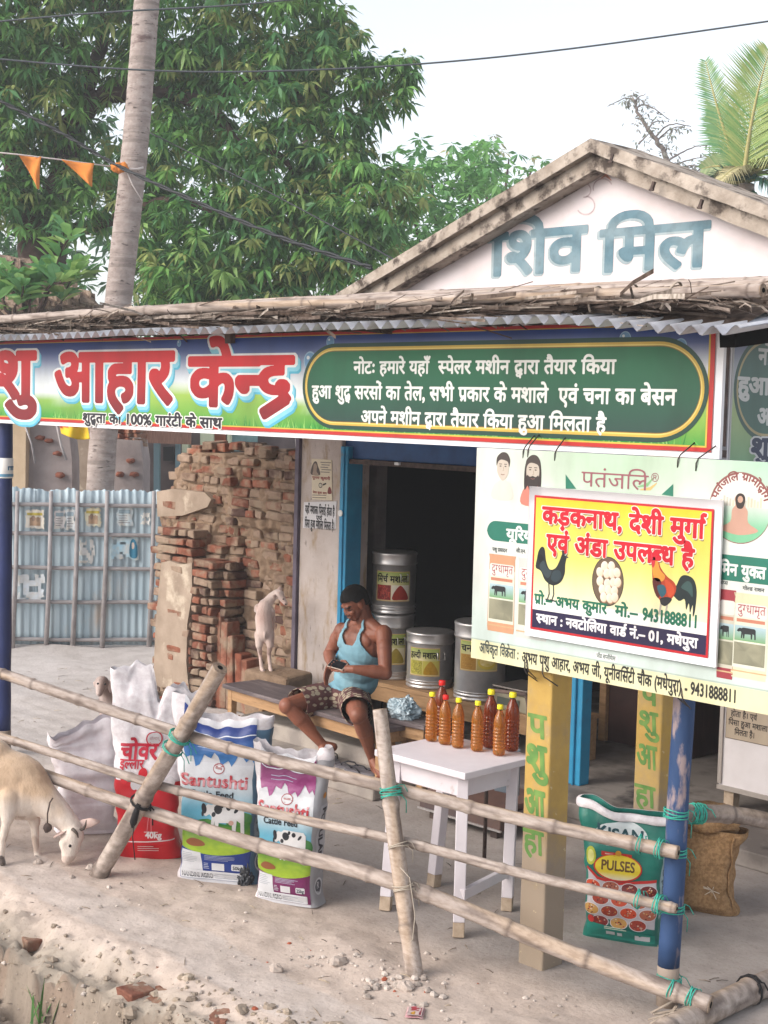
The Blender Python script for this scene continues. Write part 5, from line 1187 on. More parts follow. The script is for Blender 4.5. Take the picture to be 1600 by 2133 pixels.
for j, (v, o) in enumerate(((.596, .010), (.602, .016), (.616, .018), (.630, .014), (.638, .004), (.635, -.004))):
    for i in range(60): 
        u = perg*i/60; q = Sg(u, min(v+.012*nz((u*9, 3, 0))*(j < 3), .635), o+.006*nz((u*14, j, 2))); P.append(q)
m = MB(); m.grid(P, 60, 6, close_u=True); m.build('folded_lip', M_weave, pk, False)
# jute sack
M_jute = mat('jute_sacking', 'a5835f', .95, '8a6b4b', 60, mix=(.4, .6), bump=.003, bscale=120, spec=.1)
cJ = Vector((.13, 1.24, 0)); tJ = face_rot(cJ, -12); Sj_kw = dict(top_t=.07, full=.7, seed=41, wr=.012, bulge=.15)
jt, Sj, pj = sack('jute_sack', 'brown jute sack with a folded neck behind the blue post', cJ, tJ, .31, .22, .42, M_jute, None, **Sj_kw)
m = MB(); V = []; n = 26
for i in range(n+1):
    for j in range(2*n):
        th = pi*i/n; d = Vector((sin(th)*cos(pi*j/n), sin(th)*sin(pi*j/n), cos(th))); k = 1+.22*nz(d*2+Vector((3, 0, 0)))+.10*nz(d*6)
        V.append(Vector((d.x*.165*k, d.y*.11*k, .46+d.z*.08*k)))
m.grid(V, 2*n, n+1, close_u=True); m.build('folded_neck', M_jute, jt, False)
m = MB(); m.tube([Sj(.17+.012*sin(v*30), v, .004) for v in np.linspace(.02, .40, 20)], .006, 6); m.build('seam', M_jute, jt, False)
m = MB()
for k in range(9): c = Sj(.07, .13, .008); m.tube([c, c+Vector((random.uniform(-.05, .05), -.012, random.uniform(-.05, .03)))], .0022, 4)
m.build('string_tie', mat('pale_string', 'cfc0ad', .8), jt, False)

# ================================================================== white chest on the right, things in the dim doorway
wc = thing('white_chest', 'white painted chest on wooden feet with a sign, standing at the right edge', 'chest', (-.2, 2.75, .1))
c0 = ony(1496, 1640, 2.58); c1 = ony(1498, 1460, 2.58); x0 = c0.x; zt, zb = .88, .225; M_chest = mat('white_laminate', 'd6d0d0', .5, 'cac3c2', 3, stain='b5a89c', stain_scale=2.2, stain_cut=(.62, .75))
m = MB(); m.box((x0+.45, 2.58+.28, (zt+zb)/2), (.9, .56, zt-zb)); m.build('body', M_chest, wc, bevel=.006)
m = MB(); m.box((x0+.45, 2.57, zb+.012), (.905, .01, .028)); m.box((x0+.012, 2.57, (zt+zb)/2+.01), (.024, .01, zt-zb-.05)); m.build('edging', mat('alu_edging', 'b9b0a8', .4, metal=.6), wc)
for dx in (.06, .84):
    for dy in (.06, .50): m = MB(); m.box((x0+dx, 2.58+dy, (zb+.1)/2), (.07, .07, zb-.101)); m.build('foot', M_rawwood, wc, bevel=.004)
p = Print(); B = PX(2.575); u0, v0 = B(1512, 1535); u1 = x0+.72; v1 = B(1513, 1470)[1]; p.rect(u0-.004, v0-.004, u1+.004, v1+.004, '6f5f50', .5); p.rect(u0, v0, u1, v1+.02, 'c9b7a0', 1)
for k, (tt, xa) in enumerate((('होता है। एवं', .03), ('पिसा हुआ मशाला', .015), ('मिलता है।', .06))): p.text(tt, u0+xa, v1-.055-.055*k, .032/TOPEM, '3a332e', 2, .02, fit=(.18, .27, .14)[k])
p.build('sign_print', wc, plane((0, 2.575, 0), (1, 0, 0), (0, 0, 1), (0, -1, 0)), M_print)
cab = thing('wooden_cabinet', 'dark brown wooden cabinet in the dim right doorway', 'cabinet', (-1.0, 3.6, .1))
M_brown = mat('dark_varnish', '4b302b', .5, '3a2522', 4, stretch=(1, 8, 1)); k0 = ony(1265, 1560, 3.5)
m = MB(); m.box((k0.x+.35, 3.75, .75), (.75, .5, 1.3)); m.build('body', M_brown, cab, bevel=.008)
m = MB(); m.box((k0.x-.03, 3.49, .72), (.06, .06, 1.24)); m.build('post', M_wood, cab, bevel=.004)
cl = thing('hanging_cloth', 'pale cloth hanging beside the blue door frame in the dim doorway', 'cloth', (-1.2, 2.75, .8))
P = []; k1 = ony(1222, 1380, 2.8)
for j in range(14):
    for i in range(12): P.append((k1.x-.03+i*.012*(1-.04*j), 2.8+.02*sin(i*1.4+j*.2), k1.z+.15-j*.035-.012*abs(i-6)*(j > 10)))
m = MB(); m.grid(P, 12, 14); o = m.build('drape', mat('pale_cloth', 'a9a3ad', .9), cl); sol = o.modifiers.new('s', 'SOLIDIFY'); sol.thickness = .004
mc = thing('grinding_machine', 'dark red and grey grinding machine in the dim back of the shop', 'machine', (.0, 4.2, .1))
k2 = ony(1460, 1550, 4.0); m = MB(); m.lathe([(.16, 0), (.17, .05), (.15, .4), (.2, .45), (.2, .7), (.12, .8)], (k2.x, 4.2, .1), 24); m.build('drum', mat('dull_steel', '9a9089', .45, metal=.7), mc)
m = MB(); m.box((k2.x+.3, 4.2, .4), (.25, .4, .55)); m.build('motor_box', mat('maroon_paint', '5a1f28', .6), mc, bevel=.01); m = MB(); m.lathe([(.18, -.03), (.2, -.02), (.2, .02), (.18, .03)], (k2.x+.12, 3.96, .42), 28, Matrix.Rotation(pi/2, 3, 'X')); m.build('pulley', M_rust, mc)

# ================================================================== slippers
M_rub = mat('grey_rubber', '6f6c72', .8, '5d5a60', 12); M_strap = mat('black_rubber', '26242a', .5)
def slipper(px, py, z, rz, lb):
    t = thing('slipper', lb, 'slipper', tuple(onz(px, py, z)), rz, 'rubber slippers below the bench')
    out = [(-.04, -.11), (-.03, -.13), (.0, -.137), (.03, -.13), (.038, -.10), (.034, -.03), (.044, .05), (.046, .09), (.03, .125), (.0, .135), (-.03, .122), (-.043, .08), (-.036, .02), (-.036, -.05)]
    m = MB(); m.prism(out[::-1], lambda u, v: (u, v, .016), lambda u, v: (u, v, .001)); m.build('sole', M_rub, t, False, bevel=.003, fixn=True)
    m = MB()
    for s in (-1, 1): m.tube([(s*.04, -.02, .012), (s*.042, .01, .035), (s*.025, .05, .042), (0, .085, .030), (0, .088, .012)], .005, 7)
    m.build('strap', M_strap, t, False)
slipper(690, 1583, .09, 1.1, 'rubber slipper beneath the raised foot of the man'); slipper(735, 1602, .09, 1.9, 'black strapped rubber slipper between the feet of the man'); slipper(752, 1610, .09, 1.7, 'black strapped rubber slipper beside the planted foot of the man')

# ================================================================== stones, litter
def stone(px, py, r, lb, name='stone', cat='stone', col='b3a69c', red=False):
    c = ghit(px, py); c.z += r*.3; m = MB(); V = []; F = []; n = 9
    m.ell(c, (r*1.2, r, r*.75), 10, Matrix.Rotation(px, 3, 'Z'), .5); 
    for k in range(len(m.sm)): m.sm[k] = False
    o = m.build(name, mat('stone_'+col, col, .9, '9a8d84', 25, bump=.003, bscale=50)); return tag(o, lb, cat)
stone(80, 1799, .022, 'small pale stone under the chin of the grazing goat'); stone(190, 1811, .028, 'rounded stone at the foot of the leaning stake'); stone(150, 1828, .014, 'pale pebble in front of the leaning stake')
stone(575, 2023, .030, 'flat grey stone alone on the bank edge'); stone(705, 2008, .035, 'largest grey stone of the heap left of the middle stake'); stone(845, 2060, .035, 'pale stone at the front of the heap by the middle stake')
bl_ = onz(865, 2112, .004); pk_ = thing('snack_packet', 'torn pink snack packet lying on the ground at the bottom of the picture', 'packet', tuple(bl_), -.9)
P = [((i/9-.5)*.105, (j/7-.5)*.075, .006+.006*nz((i*.6, j*.7, 3))) for j in range(8) for i in range(10)]; m = MB(); m.grid(P, 10, 8); o = m.build('wrapper', mat('pink_foil', 'c9a9a8', .35, 'b07f84', 30, spec=.6), pk_, False); so_ = o.modifiers.new('s', 'SOLIDIFY'); so_.thickness = .002
p = Print(); p.rect(-.045, -.03, .045, .03, 'd6c0bc', 0); p.rect(-.04, -.02, .0, .015, 'b0454f', 1); p.oval(.022, -.004, .014, .014, 'c9963a', 1, 12); p.line([(-.035, .022), (.035, .022)], .008, '8f3a4a', 1); p.build('print', pk_, lambda a, b, o: Vector((a, b, .0105+.006*nz(((a/.105+.5)*5.4, (b/.075+.5)*4.9, 3))+o+.002)), M_print, step=(.012, .012), world=False)
m = MB()
rg = random.Random(11)
for k in range(330):                                   # loose gravel along the bank and around the stakes
    if k < 70: px, py = rg.gauss(835, 45), rg.gauss(2050, 24)
    elif k < 130: px, py = rg.gauss(690, 50), rg.gauss(2000, 14)
    else: px, py = rg.uniform(0, 1300), rg.uniform(1830, 2133)
    c = ghit(px, py)
    if c.y > -.2 and c.x > -2: continue
    r = rg.choice((.004, .005, .007, .009, .013, .018 if k < 70 else .008)); m.col = lerp(lin('a0948b'), lin('cbbfb5'), rg.random()) if rg.random() > .06 else lin('a5583f')
    m.ell(c+Vector((0, 0, r*.3)), (r*1.2, r, r*.7), 6, Matrix.Rotation(rg.uniform(0, 6), 3, 'Z'), .5)
m.col = None; m.sm = [False]*len(m.sm); tag(m.build('gravel', mat('gravel', attr='Col', rough=.95, c2=(.8, .8, .8), scale=50)), kind='stuff')
m = MB(); rg = random.Random(21)
for k in range(280):                                   # crumbled clods on the broken bank
    px, py = rg.uniform(-20, 760), 0
    lo = 1915+.36*max(0, px); py = rg.uniform(lo-30, 2150)
    if py > 2140: continue
    c = ghit(px, py); r = rg.choice((.004, .005, .007, .010, .014)) if rg.random() < .93 else rg.uniform(.02, .032)
    m.col = lerp(lin('8f8276'), lin('b3a595'), rg.random()) if rg.random() > .04 else lin('8a6253'); m.ell(c+Vector((0, 0, -r*.1)), (r*1.3, r, r*.8), 7, Matrix.Rotation(rg.uniform(0, 6), 3, 'Z'), .7)
m.col = None; m.sm = [False]*len(m.sm); tag(m.build('crumbled_dirt', mat('clod', attr='Col', rough=.97, c2=(.75, .73, .7), scale=30, bump=.004, bscale=60, spec=.1)), kind='stuff')
m = MB(); rg = random.Random(22)
for k in range(260):                                   # straw, leaf bits and twigs blown over the dust
    px, py = rg.uniform(0, 1500), rg.uniform(1640, 2133) if k < 150 else rg.uniform(1390, 1560)
    if k >= 150: px = rg.uniform(0, 420)
    c = ghit(px, py); a = rg.uniform(0, tau); L_ = rg.uniform(.02, .09); d = Vector((cos(a), sin(a), rg.uniform(-.05, .15)))*L_; m.col = lin(rg.choice(('8a7a68', '6a5d52', 'b5a58c', '554a44'))); m.tube([c+Vector((0, 0, .003)), c+d*.5+Vector((0, 0, .006)), c+d+Vector((0, 0, .002))], [.0016, .002, .001], 4)
m.col = None; tag(m.build('straw_litter', mat('straw', attr='Col', rough=.9)), kind='stuff')
# bricks sticking out of the bank, grass tuft
M_brick = mat('old_brick', attr='Col', rough=.95, c2=(.62, .58, .56), scale=14, mix=(.4, .66), stain='93816f', stain_scale=6, stain_cut=(.46, .62), bump=.008, bscale=30, spec=.1)
for k, (px, py, lb) in enumerate(((60, 1955, 'rough red brick end sticking out of the crumbling bank at the left'), (265, 2065, 'red brick half buried under the bank lip'), (315, 2080, 'squared red brick sticking out below the bank lip'), (455, 2120, 'broken brick poking from the bank at the bottom edge'))):
    c = ghit(px, py)+Vector((0, .04, -.022)); m = MB(); m.col = lin(('7d574a', '84594b', '8f6352', '8a6556')[k]); m.box(c, (.11, .13, .06), Matrix.Rotation(.2*k-.2, 3, 'Z') @ Matrix.Rotation(.1*k-.1, 3, 'X'), jit=.012); o = m.build('brick', M_brick, bevel=.008); tag(o, lb, 'brick')
g = ghit(85, 2128); m = MB(); m.col = None
for k in range(9):
    a = rg.uniform(0, tau); b = Vector((g.x+rg.gauss(0, .03), g.y+rg.gauss(0, .03), g.z-.01)); L_ = rg.uniform(.12, .30); d = Vector((cos(a)*.08, sin(a)*.08, L_)); n = Vector((-sin(a), cos(a), 0))*.006
    m.add([b-n, b+n, b+d*.6+n*.8, b+d*.6-n*.8, b+d+Vector((0, 0, -.02))], [(0, 1, 2, 3), (3, 2, 4)], True)
tag(m.build('grass_tuft', mat('grass_blade', '4f7a3a', .7, '3b6330', 9)), 'small tuft of green grass at the bottom left below the bank', 'grass')
# ================================================================== bodies: capsules fused into one skin
def caps(m, a, b, ra, rb, n=14):
    a, b = Vector(a), Vector(b); d = b-a; L_ = d.length
    if L_ < 1e-5: m.ell(a, (ra, ra, ra), n); return
    M = d.to_track_quat('Z', 'Y').to_matrix(); prof = []
    for k in range(6): t = -pi/2+pi/2*k/5; prof.append((max(ra*cos(t), .0003), ra*sin(t)))
    for k in range(1, 5): t = k/5; prof.append((ra+(rb-ra)*t, L_*t))
    for k in range(6): t = pi/2*k/5; prof.append((max(rb*cos(t), .0003), L_+rb*sin(t)))
    m.lathe(prof, a, n, M)
def prim(m, p, g=0.0):
    if p[0] == 'c': caps(m, p[1], p[2], p[3]+g, p[4]+g)
    else: m.ell(p[1], tuple(r+g for r in p[2]), 18, p[3] if len(p) > 3 else None)
def fuse(prims, voxel, it, grow=0.0, fac=.5):
    """one continuous mesh from overlapping volumes: (verts array, faces)"""
    m = MB()
    for p in prims: prim(m, p, grow)
    me = bpy.data.meshes.new('f'); me.from_pydata(m.v, [], m.f); o = bpy.data.objects.new('f', me); COL.objects.link(o)
    r = o.modifiers.new('r', 'REMESH'); r.mode = 'VOXEL'; r.voxel_size = voxel; r.adaptivity = 0
    s = o.modifiers.new('s', 'SMOOTH'); s.factor = fac; s.iterations = it
    ev = bpy.data.meshes.new_from_object(o.evaluated_get(bpy.context.evaluated_depsgraph_get()))
    V = [v.co.copy() for v in ev.vertices]; F = [tuple(p.vertices) for p in ev.polygons]
    bpy.data.objects.remove(o); bpy.data.meshes.remove(me); bpy.data.meshes.remove(ev); return V, F
def skin(name, VF, material, parent, color=None, keep=None, solid=0, edge=None):
    V, F = VF
    if keep:
        ok = [keep(v) for v in V]; F = [f for f in F if all(ok[i] for i in f)]
        used = sorted({i for f in F for i in f}); mp = {i: k for k, i in enumerate(used)}; V = [V[i] for i in used]; F = [tuple(mp[i] for i in f) for f in F]
    m = MB(); m.add(V, F, True)
    if color: m.c = [color(v) for v in V]
    o = m.build(name, material, parent)
    if solid: s = o.modifiers.new('s', 'SOLIDIFY'); s.thickness = solid; s.offset = 1
    return o
# ------------------------------------------------------------------ the man on the bench
man = thing('person', 'man in pale blue vest and patterned brown shorts sitting with a phone', 'person', (-3.0, 1.66, .44))
hip = ony(722, 1452, 1.72); waist = ony(742, 1412, 1.72); chest = ony(752, 1345, 1.66); shR = ony(712, 1312, 1.63); shL = ony(799, 1318, 1.66); nk = ony(757, 1300, 1.63); hc = ony(738, 1256, 1.56)
elR = ony(686, 1362, 1.60); elL = ony(803, 1402, 1.56); wrR = ony(690, 1383, 1.42); wrL = ony(737, 1394, 1.38); phone = ony(697, 1381, 1.355)
ax = (shL-shR).normalized(); ax = Vector((ax.x, ax.y, ax.z*.3)).normalized()
hR = hip-ax*.09+Vector((0, -.02, 0)); hL = hip+ax*.09+Vector((0, -.02, 0)); knR = ony(600, 1470, 1.26); knL = ony(748, 1490, 1.26); anR = ony(673, 1552, 1.44); anL = ony(776, 1580, 1.47)
torso = [('e', hip+Vector((0, .0, .005)), (.165, .135, .11)), ('e', waist, (.158, .122, .13)), ('e', (waist+chest)/2+Vector((0, -.005, 0)), (.160, .118, .15)), ('e', chest+Vector((0, 0, .01)), (.168, .112, .15)),
         ('c', shR+Vector((0, .005, -.015)), shL+Vector((0, .005, -.015)), .056, .056), ('c', shR+ax*.03, nk+Vector((0, .02, .03)), .045, .045), ('c', shL-ax*.03, nk+Vector((0, .02, .03)), .045, .045),
         ('e', chest-ax*.075+Vector((0, -.065, .045)), (.08, .042, .065)), ('e', chest+ax*.07+Vector((0, -.06, .045)), (.08, .042, .065))]
hf = Vector((-.20, -.80, -.52)).normalized(); hx = hf.cross(Vector((0, 0, 1))).normalized(); hu = hx.cross(hf).normalized(); Mh = Matrix((hx, hf, hu)).transposed()
H_ = lambda x, y, z: hc+Mh @ Vector((x, y, z))
head = [('e', H_(0, -.012, .02), (.074, .093, .088), Mh), ('e', H_(0, .022, -.035), (.058, .062, .072), Mh), ('e', H_(0, .048, -.085), (.034, .030, .026), Mh), ('c', H_(0, .076, .0), H_(0, .086, -.030), .010, .013), ('e', H_(-.013, .082, -.035), (.010, .010, .008), Mh), ('e', H_(.013, .082, -.035), (.010, .010, .008), Mh),
        ('c', H_(-.04, .072, .014), H_(.04, .072, .014), .013, .013), ('e', H_(-.04, .060, -.028), (.022, .022, .020), Mh), ('e', H_(.04, .060, -.028), (.022, .022, .020), Mh), ('c', H_(-.018, .082, -.060), H_(.018, .082, -.060), .0075, .0075), ('c', H_(-.014, .079, -.072), H_(.014, .079, -.072), .008, .008),
        ('e', H_(-.076, -.005, -.012), (.010, .020, .032), Mh), ('e', H_(.076, -.005, -.012), (.010, .020, .032), Mh), ('c', nk+Vector((0, .03, -.02)), H_(0, -.03, -.04), .062, .056)]
limbs = [('c', shR, elR, .052, .042), ('e', shR.lerp(elR, .45), (.049, .049, .07)), ('c', elR, elR.lerp(wrR, .4), .044, .042), ('c', elR.lerp(wrR, .4), wrR, .042, .027), ('c', shL, elL, .055, .043), ('e', shL.lerp(elL, .42), (.053, .052, .075)), ('e', shL+Vector((0, 0, -.01)), (.060, .060, .060)), ('e', shR+Vector((0, 0, -.01)), (.056, .056, .056)), ('c', elL, elL.lerp(wrL, .4), .046, .045), ('c', elL.lerp(wrL, .4), wrL, .044, .028)]
legs = []
for h_, k_, a_ in ((hR, knR, anR), (hL, knL, anL)):
    legs += [('c', h_, h_.lerp(k_, .5), .092, .078), ('c', h_.lerp(k_, .5), k_, .078, .056), ('e', k_+Vector((0, -.012, .0)), (.056, .054, .058)), ('c', k_, k_.lerp(a_, .35), .052, .054), ('c', k_.lerp(a_, .35)+Vector((0, .018, 0)), k_.lerp(a_, .62)+Vector((0, .01, 0)), .050, .040), ('c', k_.lerp(a_, .35), a_, .050, .031)]
def foot(ank, heel, ball, toe, side):
    w_ = (toe-heel).normalized().cross(Vector((0, 0, 1))).normalized(); P = [('c', ank, heel, .032, .031), ('c', ank+(ball-ank)*.15, ball, .033, .024), ('c', heel, ball, .028, .023), ('c', ball-w_*.026, ball+w_*.028, .019, .017)]
    d = (toe-ball).normalized()
    for k in range(5): b = ball+w_*side*(.034-.0165*k); L_ = (.052, .050, .045, .040, .034)[k]; P.append(('c', b, b+d*L_+Vector((0, 0, -.004)), (.0125, .009, .0085, .008, .0075)[k], (.0115, .0085, .008, .0075, .007)[k]))
    return P
tL = ony(790, 1618, 1.36); gL = .022; heelL = Vector((anL.x-.005, anL.y+.035, .12)); ballL = Vector((tL.x-.02, tL.y+.05, .112)); toeL = Vector((tL.x, tL.y, .105))
legs += foot(anL, heelL, ballL, toeL, 1)
heR = ony(694, 1556, 1.50); toR = ony(664, 1594, 1.36); baR = heR.lerp(toR, .68); legs += foot(anR, heR, baR, toR, -1)
# hands: left one holds the phone from below, right one taps it
hands = []
pd = Vector((-.72, -.10, .06)).normalized(); pn = Vector((.15, -.55, .80)).normalized(); ps_ = pn.cross(pd).normalized()
pl_ = wrL+Vector((-.055, -.022, -.004)); hands += [('c', wrL, pl_, .027, .026), ('e', pl_+pd*.012, (.042, .040, .020), Matrix((pd, ps_, pn)).transposed())]
for k in range(4):                                     # fingers curl round the far edge of the phone
    b = pl_+pd*.044+ps_*(.030-.0195*k)-pn*.006; L_ = (.036, .040, .038, .030)[k]; b1 = b+pd*L_-pn*.004; b2 = b1+pd*L_*.55+pn*.016; b3 = b2+pn*.018-pd*.004; hands += [('c', b, b1, .0088, .0082), ('c', b1, b2, .0082, .0076), ('c', b2, b3, .0076, .0066)]
t0 = pl_-ps_*.030+pn*.006; t1 = t0-ps_*.016+pd*.030+pn*.014; hands += [('c', pl_-ps_*.012, t0, .016, .013), ('c', t0, t1, .012, .0098), ('c', t1, t1+pd*.026+ps_*.008+pn*.004, .0098, .0082)]
qd = Vector((.35, -.62, -.42)).normalized(); qn = Vector((-.75, -.25, -.05)).normalized(); qs = qn.cross(qd).normalized()
pr_ = wrR+qd*.05; hands += [('c', wrR, pr_, .026, .025), ('e', pr_+qd*.012, (.040, .038, .020), Matrix((qd, qs, qn)).transposed())]
for k in range(4):
    b = pr_+qd*.040+qs*(.030-.0195*k); L_ = (.036, .040, .038, .030)[k]; dn = Vector((.05, -.12, -.95)); b1 = b+(qd*.75+dn*.5).normalized()*L_; b2 = b1+(dn+qd*.1).normalized()*L_*.75; b3 = b2+(dn-qd*.25).normalized()*L_*.5; hands += [('c', b, b1, .0088, .0082), ('c', b1, b2, .0082, .0076), ('c', b2, b3, .0076, .0066)]
t0 = pr_+Vector((.022, -.006, .014)); t1 = t0+Vector((.030, -.014, -.002)); t2 = t1+Vector((.016, -.012, -.014)); hands += [('c', pr_, t0, .015, .012), ('c', t0, t1, .0115, .0098), ('c', t1, t2, .0096, .008)]
body = fuse(torso+head+limbs+legs+hands, .0042, 5)
SK0, SK1, SKD = lin('7f4e3b'), lin('905a45'), lin('3c201b')
def skincol(p):
    q = Mh.transposed() @ (p-hc); c = lerp(SK0, SK1, .5+.8*nz(p*9))
    if (p-hc).length < .15:
        for s in (-1, 1):
            if abs(q.x-s*.035) < .022 and abs(q.z-.014-.004*cos((q.x-s*.035)*60)) < .0062 and q.y > .05: return SKD           # brows
            if abs(q.x-s*.034) < .016 and abs(q.z+.010) < .0035 and q.y > .05: return SKD                                     # lowered eyelids
        if abs(q.x) < .026 and abs(q.z+.050-.0006*abs(q.x)*100) < .006 and q.y > .06: c = lerp(c, SKD, .75)
        if abs(q.x) < .020 and abs(q.z+.066) < .002 and q.y > .06: return lerp(SKD, c, .3)
        if q.z < -.05: c = lerp(c, SKD, .22)
    if abs((p-chest).dot(ax)) < .05 and p.y < chest.y-.05 and p.z > chest.z: c = lerp(c, SKD, .25*max(0, nz(p*30)+.4))
    return c
M_skin = mat('brown_skin', attr='Col', rough=.48, c2=(.85, .8, .8), scale=30, mix=(.4, .7), bump=.0008, bscale=160, spec=.45, subs=.05)
skin('body', body, M_skin, man, skincol)
hair = fuse([('e', H_(0, -.016, .026), (.082, .100, .094), Mh), ('e', H_(0, -.05, -.01), (.072, .06, .07), Mh)], .004, 3)
def hk(p):
    q = Mh.transposed() @ (p-hc); n_ = .006*nz(p*60)
    return q.z > (.052 if q.y > .045 else .052-.09*sm(.045, -.02, q.y)) + n_ and not (abs(q.x) > .06 and q.z < .02 and q.y > -.04)
skin('hair', hair, mat('black_hair', '0c0a0a', .75, '151211', 90, bump=.004, bscale=140, spec=.2), man, keep=hk, solid=.003)
vest = fuse(torso, .005, 14, .013)
def vk(p):
    d = p-chest; s = abs(d.dot(ax)); z = p.z-chest.z; up = p.y > chest.y+.02
    if p.z < hip.z-.035: return False
    if z < -.10: return True
    hw = .175-.085*sm(-.12, .10, z)                     # armholes cut in
    if s > hw: return False
    ne = .055+.0*z; zn = (.02 if not up else .10)+.9*max(0, s-.035)**1.2*4
    if z > zn and s < .062: return False
    return s < max(hw, .098)
def vestcol(p): return lerp(lin('74a0b0'), lin('8db2be'), .5+.7*nz(p*7))
def crease(N, L, mp, out, noi, ramp, mx): return None
M_vest = mat('pale_blue_cotton', attr='Col', rough=.9, c2=(.86, .88, .9), scale=10, mix=(.4, .65), bump=.006, bscale=16, spec=.1)
skin('vest', vest, M_vest, man, vestcol, vk, .004)
shorts = fuse([('e', hip+Vector((0, .0, -.0)), (.165, .135, .10)), ('c', hR, hR.lerp(knR, .95), .094, .078), ('c', hL, hL.lerp(knL, .95), .094, .078)], .007, 5, .020)
def shk(p):
    if p.z > hip.z+.075+.02*nz(p*9) and p.y > hip.y-.13: return False
    for h_, k_ in ((hR, knR), (hL, knL)):
        d = k_-h_; t = (p-h_).dot(d)/d.length_squared
        if t > .80+.05*nz(p*12): return False
    return True
def motif(N, L, mp, out, noi, ramp, mx):
    mp2 = N.new('ShaderNodeMapping'); mp2.inputs['Scale'].default_value = (19, 19, 32); L.new(N['Texture Coordinate'].outputs['Object'], mp2.inputs['Vector'])
    v = N.new('ShaderNodeTexVoronoi'); v.inputs['Scale'].default_value = 1.0; v.inputs['Randomness'].default_value = .45; L.new(mp2.outputs[0], v.inputs['Vector'])
    r = ramp(v.outputs['Distance'], .40, .47, (1, 1, 1), (0, 0, 0)); return mx(r.outputs[0], out, 'a59a86')
M_shorts = mat('patterned_cotton', '6b4a48', .9, '55383a', 14, bump=.005, bscale=18, fn=motif, spec=.1)
skin('shorts', shorts, M_shorts, man, keep=shk, solid=.004)
ph = thing('phone', 'dark smartphone held in both hands by the sitting man', 'phone', tuple(phone))
pc = pl_+pd*.062+pn*.019+ps_*.002; Mp = Matrix((pd, ps_, pn)).transposed()
m = MB(); m.box(pc, (.135, .066, .008), Mp); cs_ = m.build('case', mat('phone_case', 'b9a99a', .4), ph, bevel=.002); m = MB(); m.box(pc+pn*.0052, (.125, .060, .002), Mp); sub(m.build('screen', mat('phone_glass', '16181c', .1), ph), cs_)

# ------------------------------------------------------------------ goats
M_goat = mat('goat_hair', attr='Col', rough=.9, c2=(.86, .84, .82), scale=26, mix=(.38, .66), bump=.004, bscale=90, spec=.15, sheen=.3, stretch=(1, 1, .5))
M_horn = mat('horn', '5a5048', .5, '3f3833', 20)
M_eye = mat('goat_eye', '1a1412', .15)
vr = Vector((cos(YAW), sin(YAW), 0)); vd = Vector((-sin(YAW), cos(YAW), 0))
g1 = thing('goat', 'tan and white goat with a bell on its neck grazing at the left edge', 'goat', tuple(onz(30, 1790, 0)))
D0 = proj_d = (onz(78, 1790, 0)-CAM).dot(_f)
G = lambda px, py, dd=0.0: at(px, py, D0+dd)
S1 = [('e', G(-10, 1628, .02), (.30, .15, .185), Matrix((vr, vd, (0, 0, 1))).transposed()), ('e', G(-90, 1610, .02), (.26, .16, .19), Matrix((vr, vd, (0, 0, 1))).transposed()), ('e', G(48, 1650, .01), (.17, .125, .155), Matrix((vr, vd, (0, 0, 1))).transposed()), ('c', G(-150, 1580, .02), G(-15, 1580, .02), .12, .11), ('c', G(-15, 1585, .02), G(66, 1628, .01), .11, .09),
      ('c', G(72, 1650, .0), G(118, 1690, -.02), .105, .075), ('c', G(118, 1690, -.02), G(150, 1722, -.04), .075, .055),
      ('e', G(150, 1738, -.05), (.070, .062, .066)), ('c', G(150, 1744, -.06), G(144, 1780, -.09), .064, .042), ('c', G(144, 1780, -.09), G(141, 1787, -.10), .040, .034), ('c', G(134, 1757, -.10), G(138, 1775, -.11), .03, .022),
      ('c', G(62, 1665, .05), G(72, 1712, .06), .060, .034), ('c', G(72, 1712, .06), G(74, 1752, .06), .026, .021), ('c', G(74, 1752, .06), G(79, 1784, .06), .019, .021), ('c', G(79, 1784, .06), G(85, 1791, .05), .022, .020),
      ('c', G(18, 1660, -.08), G(16, 1705, -.10), .070, .036), ('c', G(16, 1705, -.10), G(6, 1748, -.10), .029, .022), ('c', G(6, 1748, -.10), G(1, 1788, -.10), .019, .021), ('c', G(1, 1790, -.10), G(5, 1797, -.11), .022, .020)]
for dd in (-.09, .09): S1 += [('c', G(-150, 1640, dd), G(-165, 1700, dd), .10, .05), ('c', G(-165, 1700, dd), G(-185, 1740, dd), .035, .024), ('c', G(-185, 1740, dd), G(-178, 1792, dd), .020, .020)]
goat1 = fuse(S1, .0075, 5)
TAN, CRM, BRN, PNK = lin('cdb195'), lin('d9ccc0'), lin('8a6247'), lin('cdb3ab')
def gcol(p):
    d = p-CAM; x = 800+FPX*d.dot(_r)/d.dot(_f); y = 1066.5-FPX*d.dot(_u)/d.dot(_f); n = nz(p*7)
    c = lerp(TAN, CRM, sm(1640, 1700, y+60*n)); c = lerp(c, CRM, sm(105, 140, x+20*n)); c = lerp(c, BRN, .5*exp(-((x-95)/16)**2-((y-1612)/24)**2)); 
    if y > 1700 and x < 95: c = lerp(c, BRN, .45*sm(.1, .4, nz(p*14)))
    if y > 1783 and x < 100: c = lin('5f5550')
    if y > 1783 and x > 120: c = lerp(c, lin('a5857a'), .4)
    return c
skin('body', goat1, M_goat, g1, gcol)
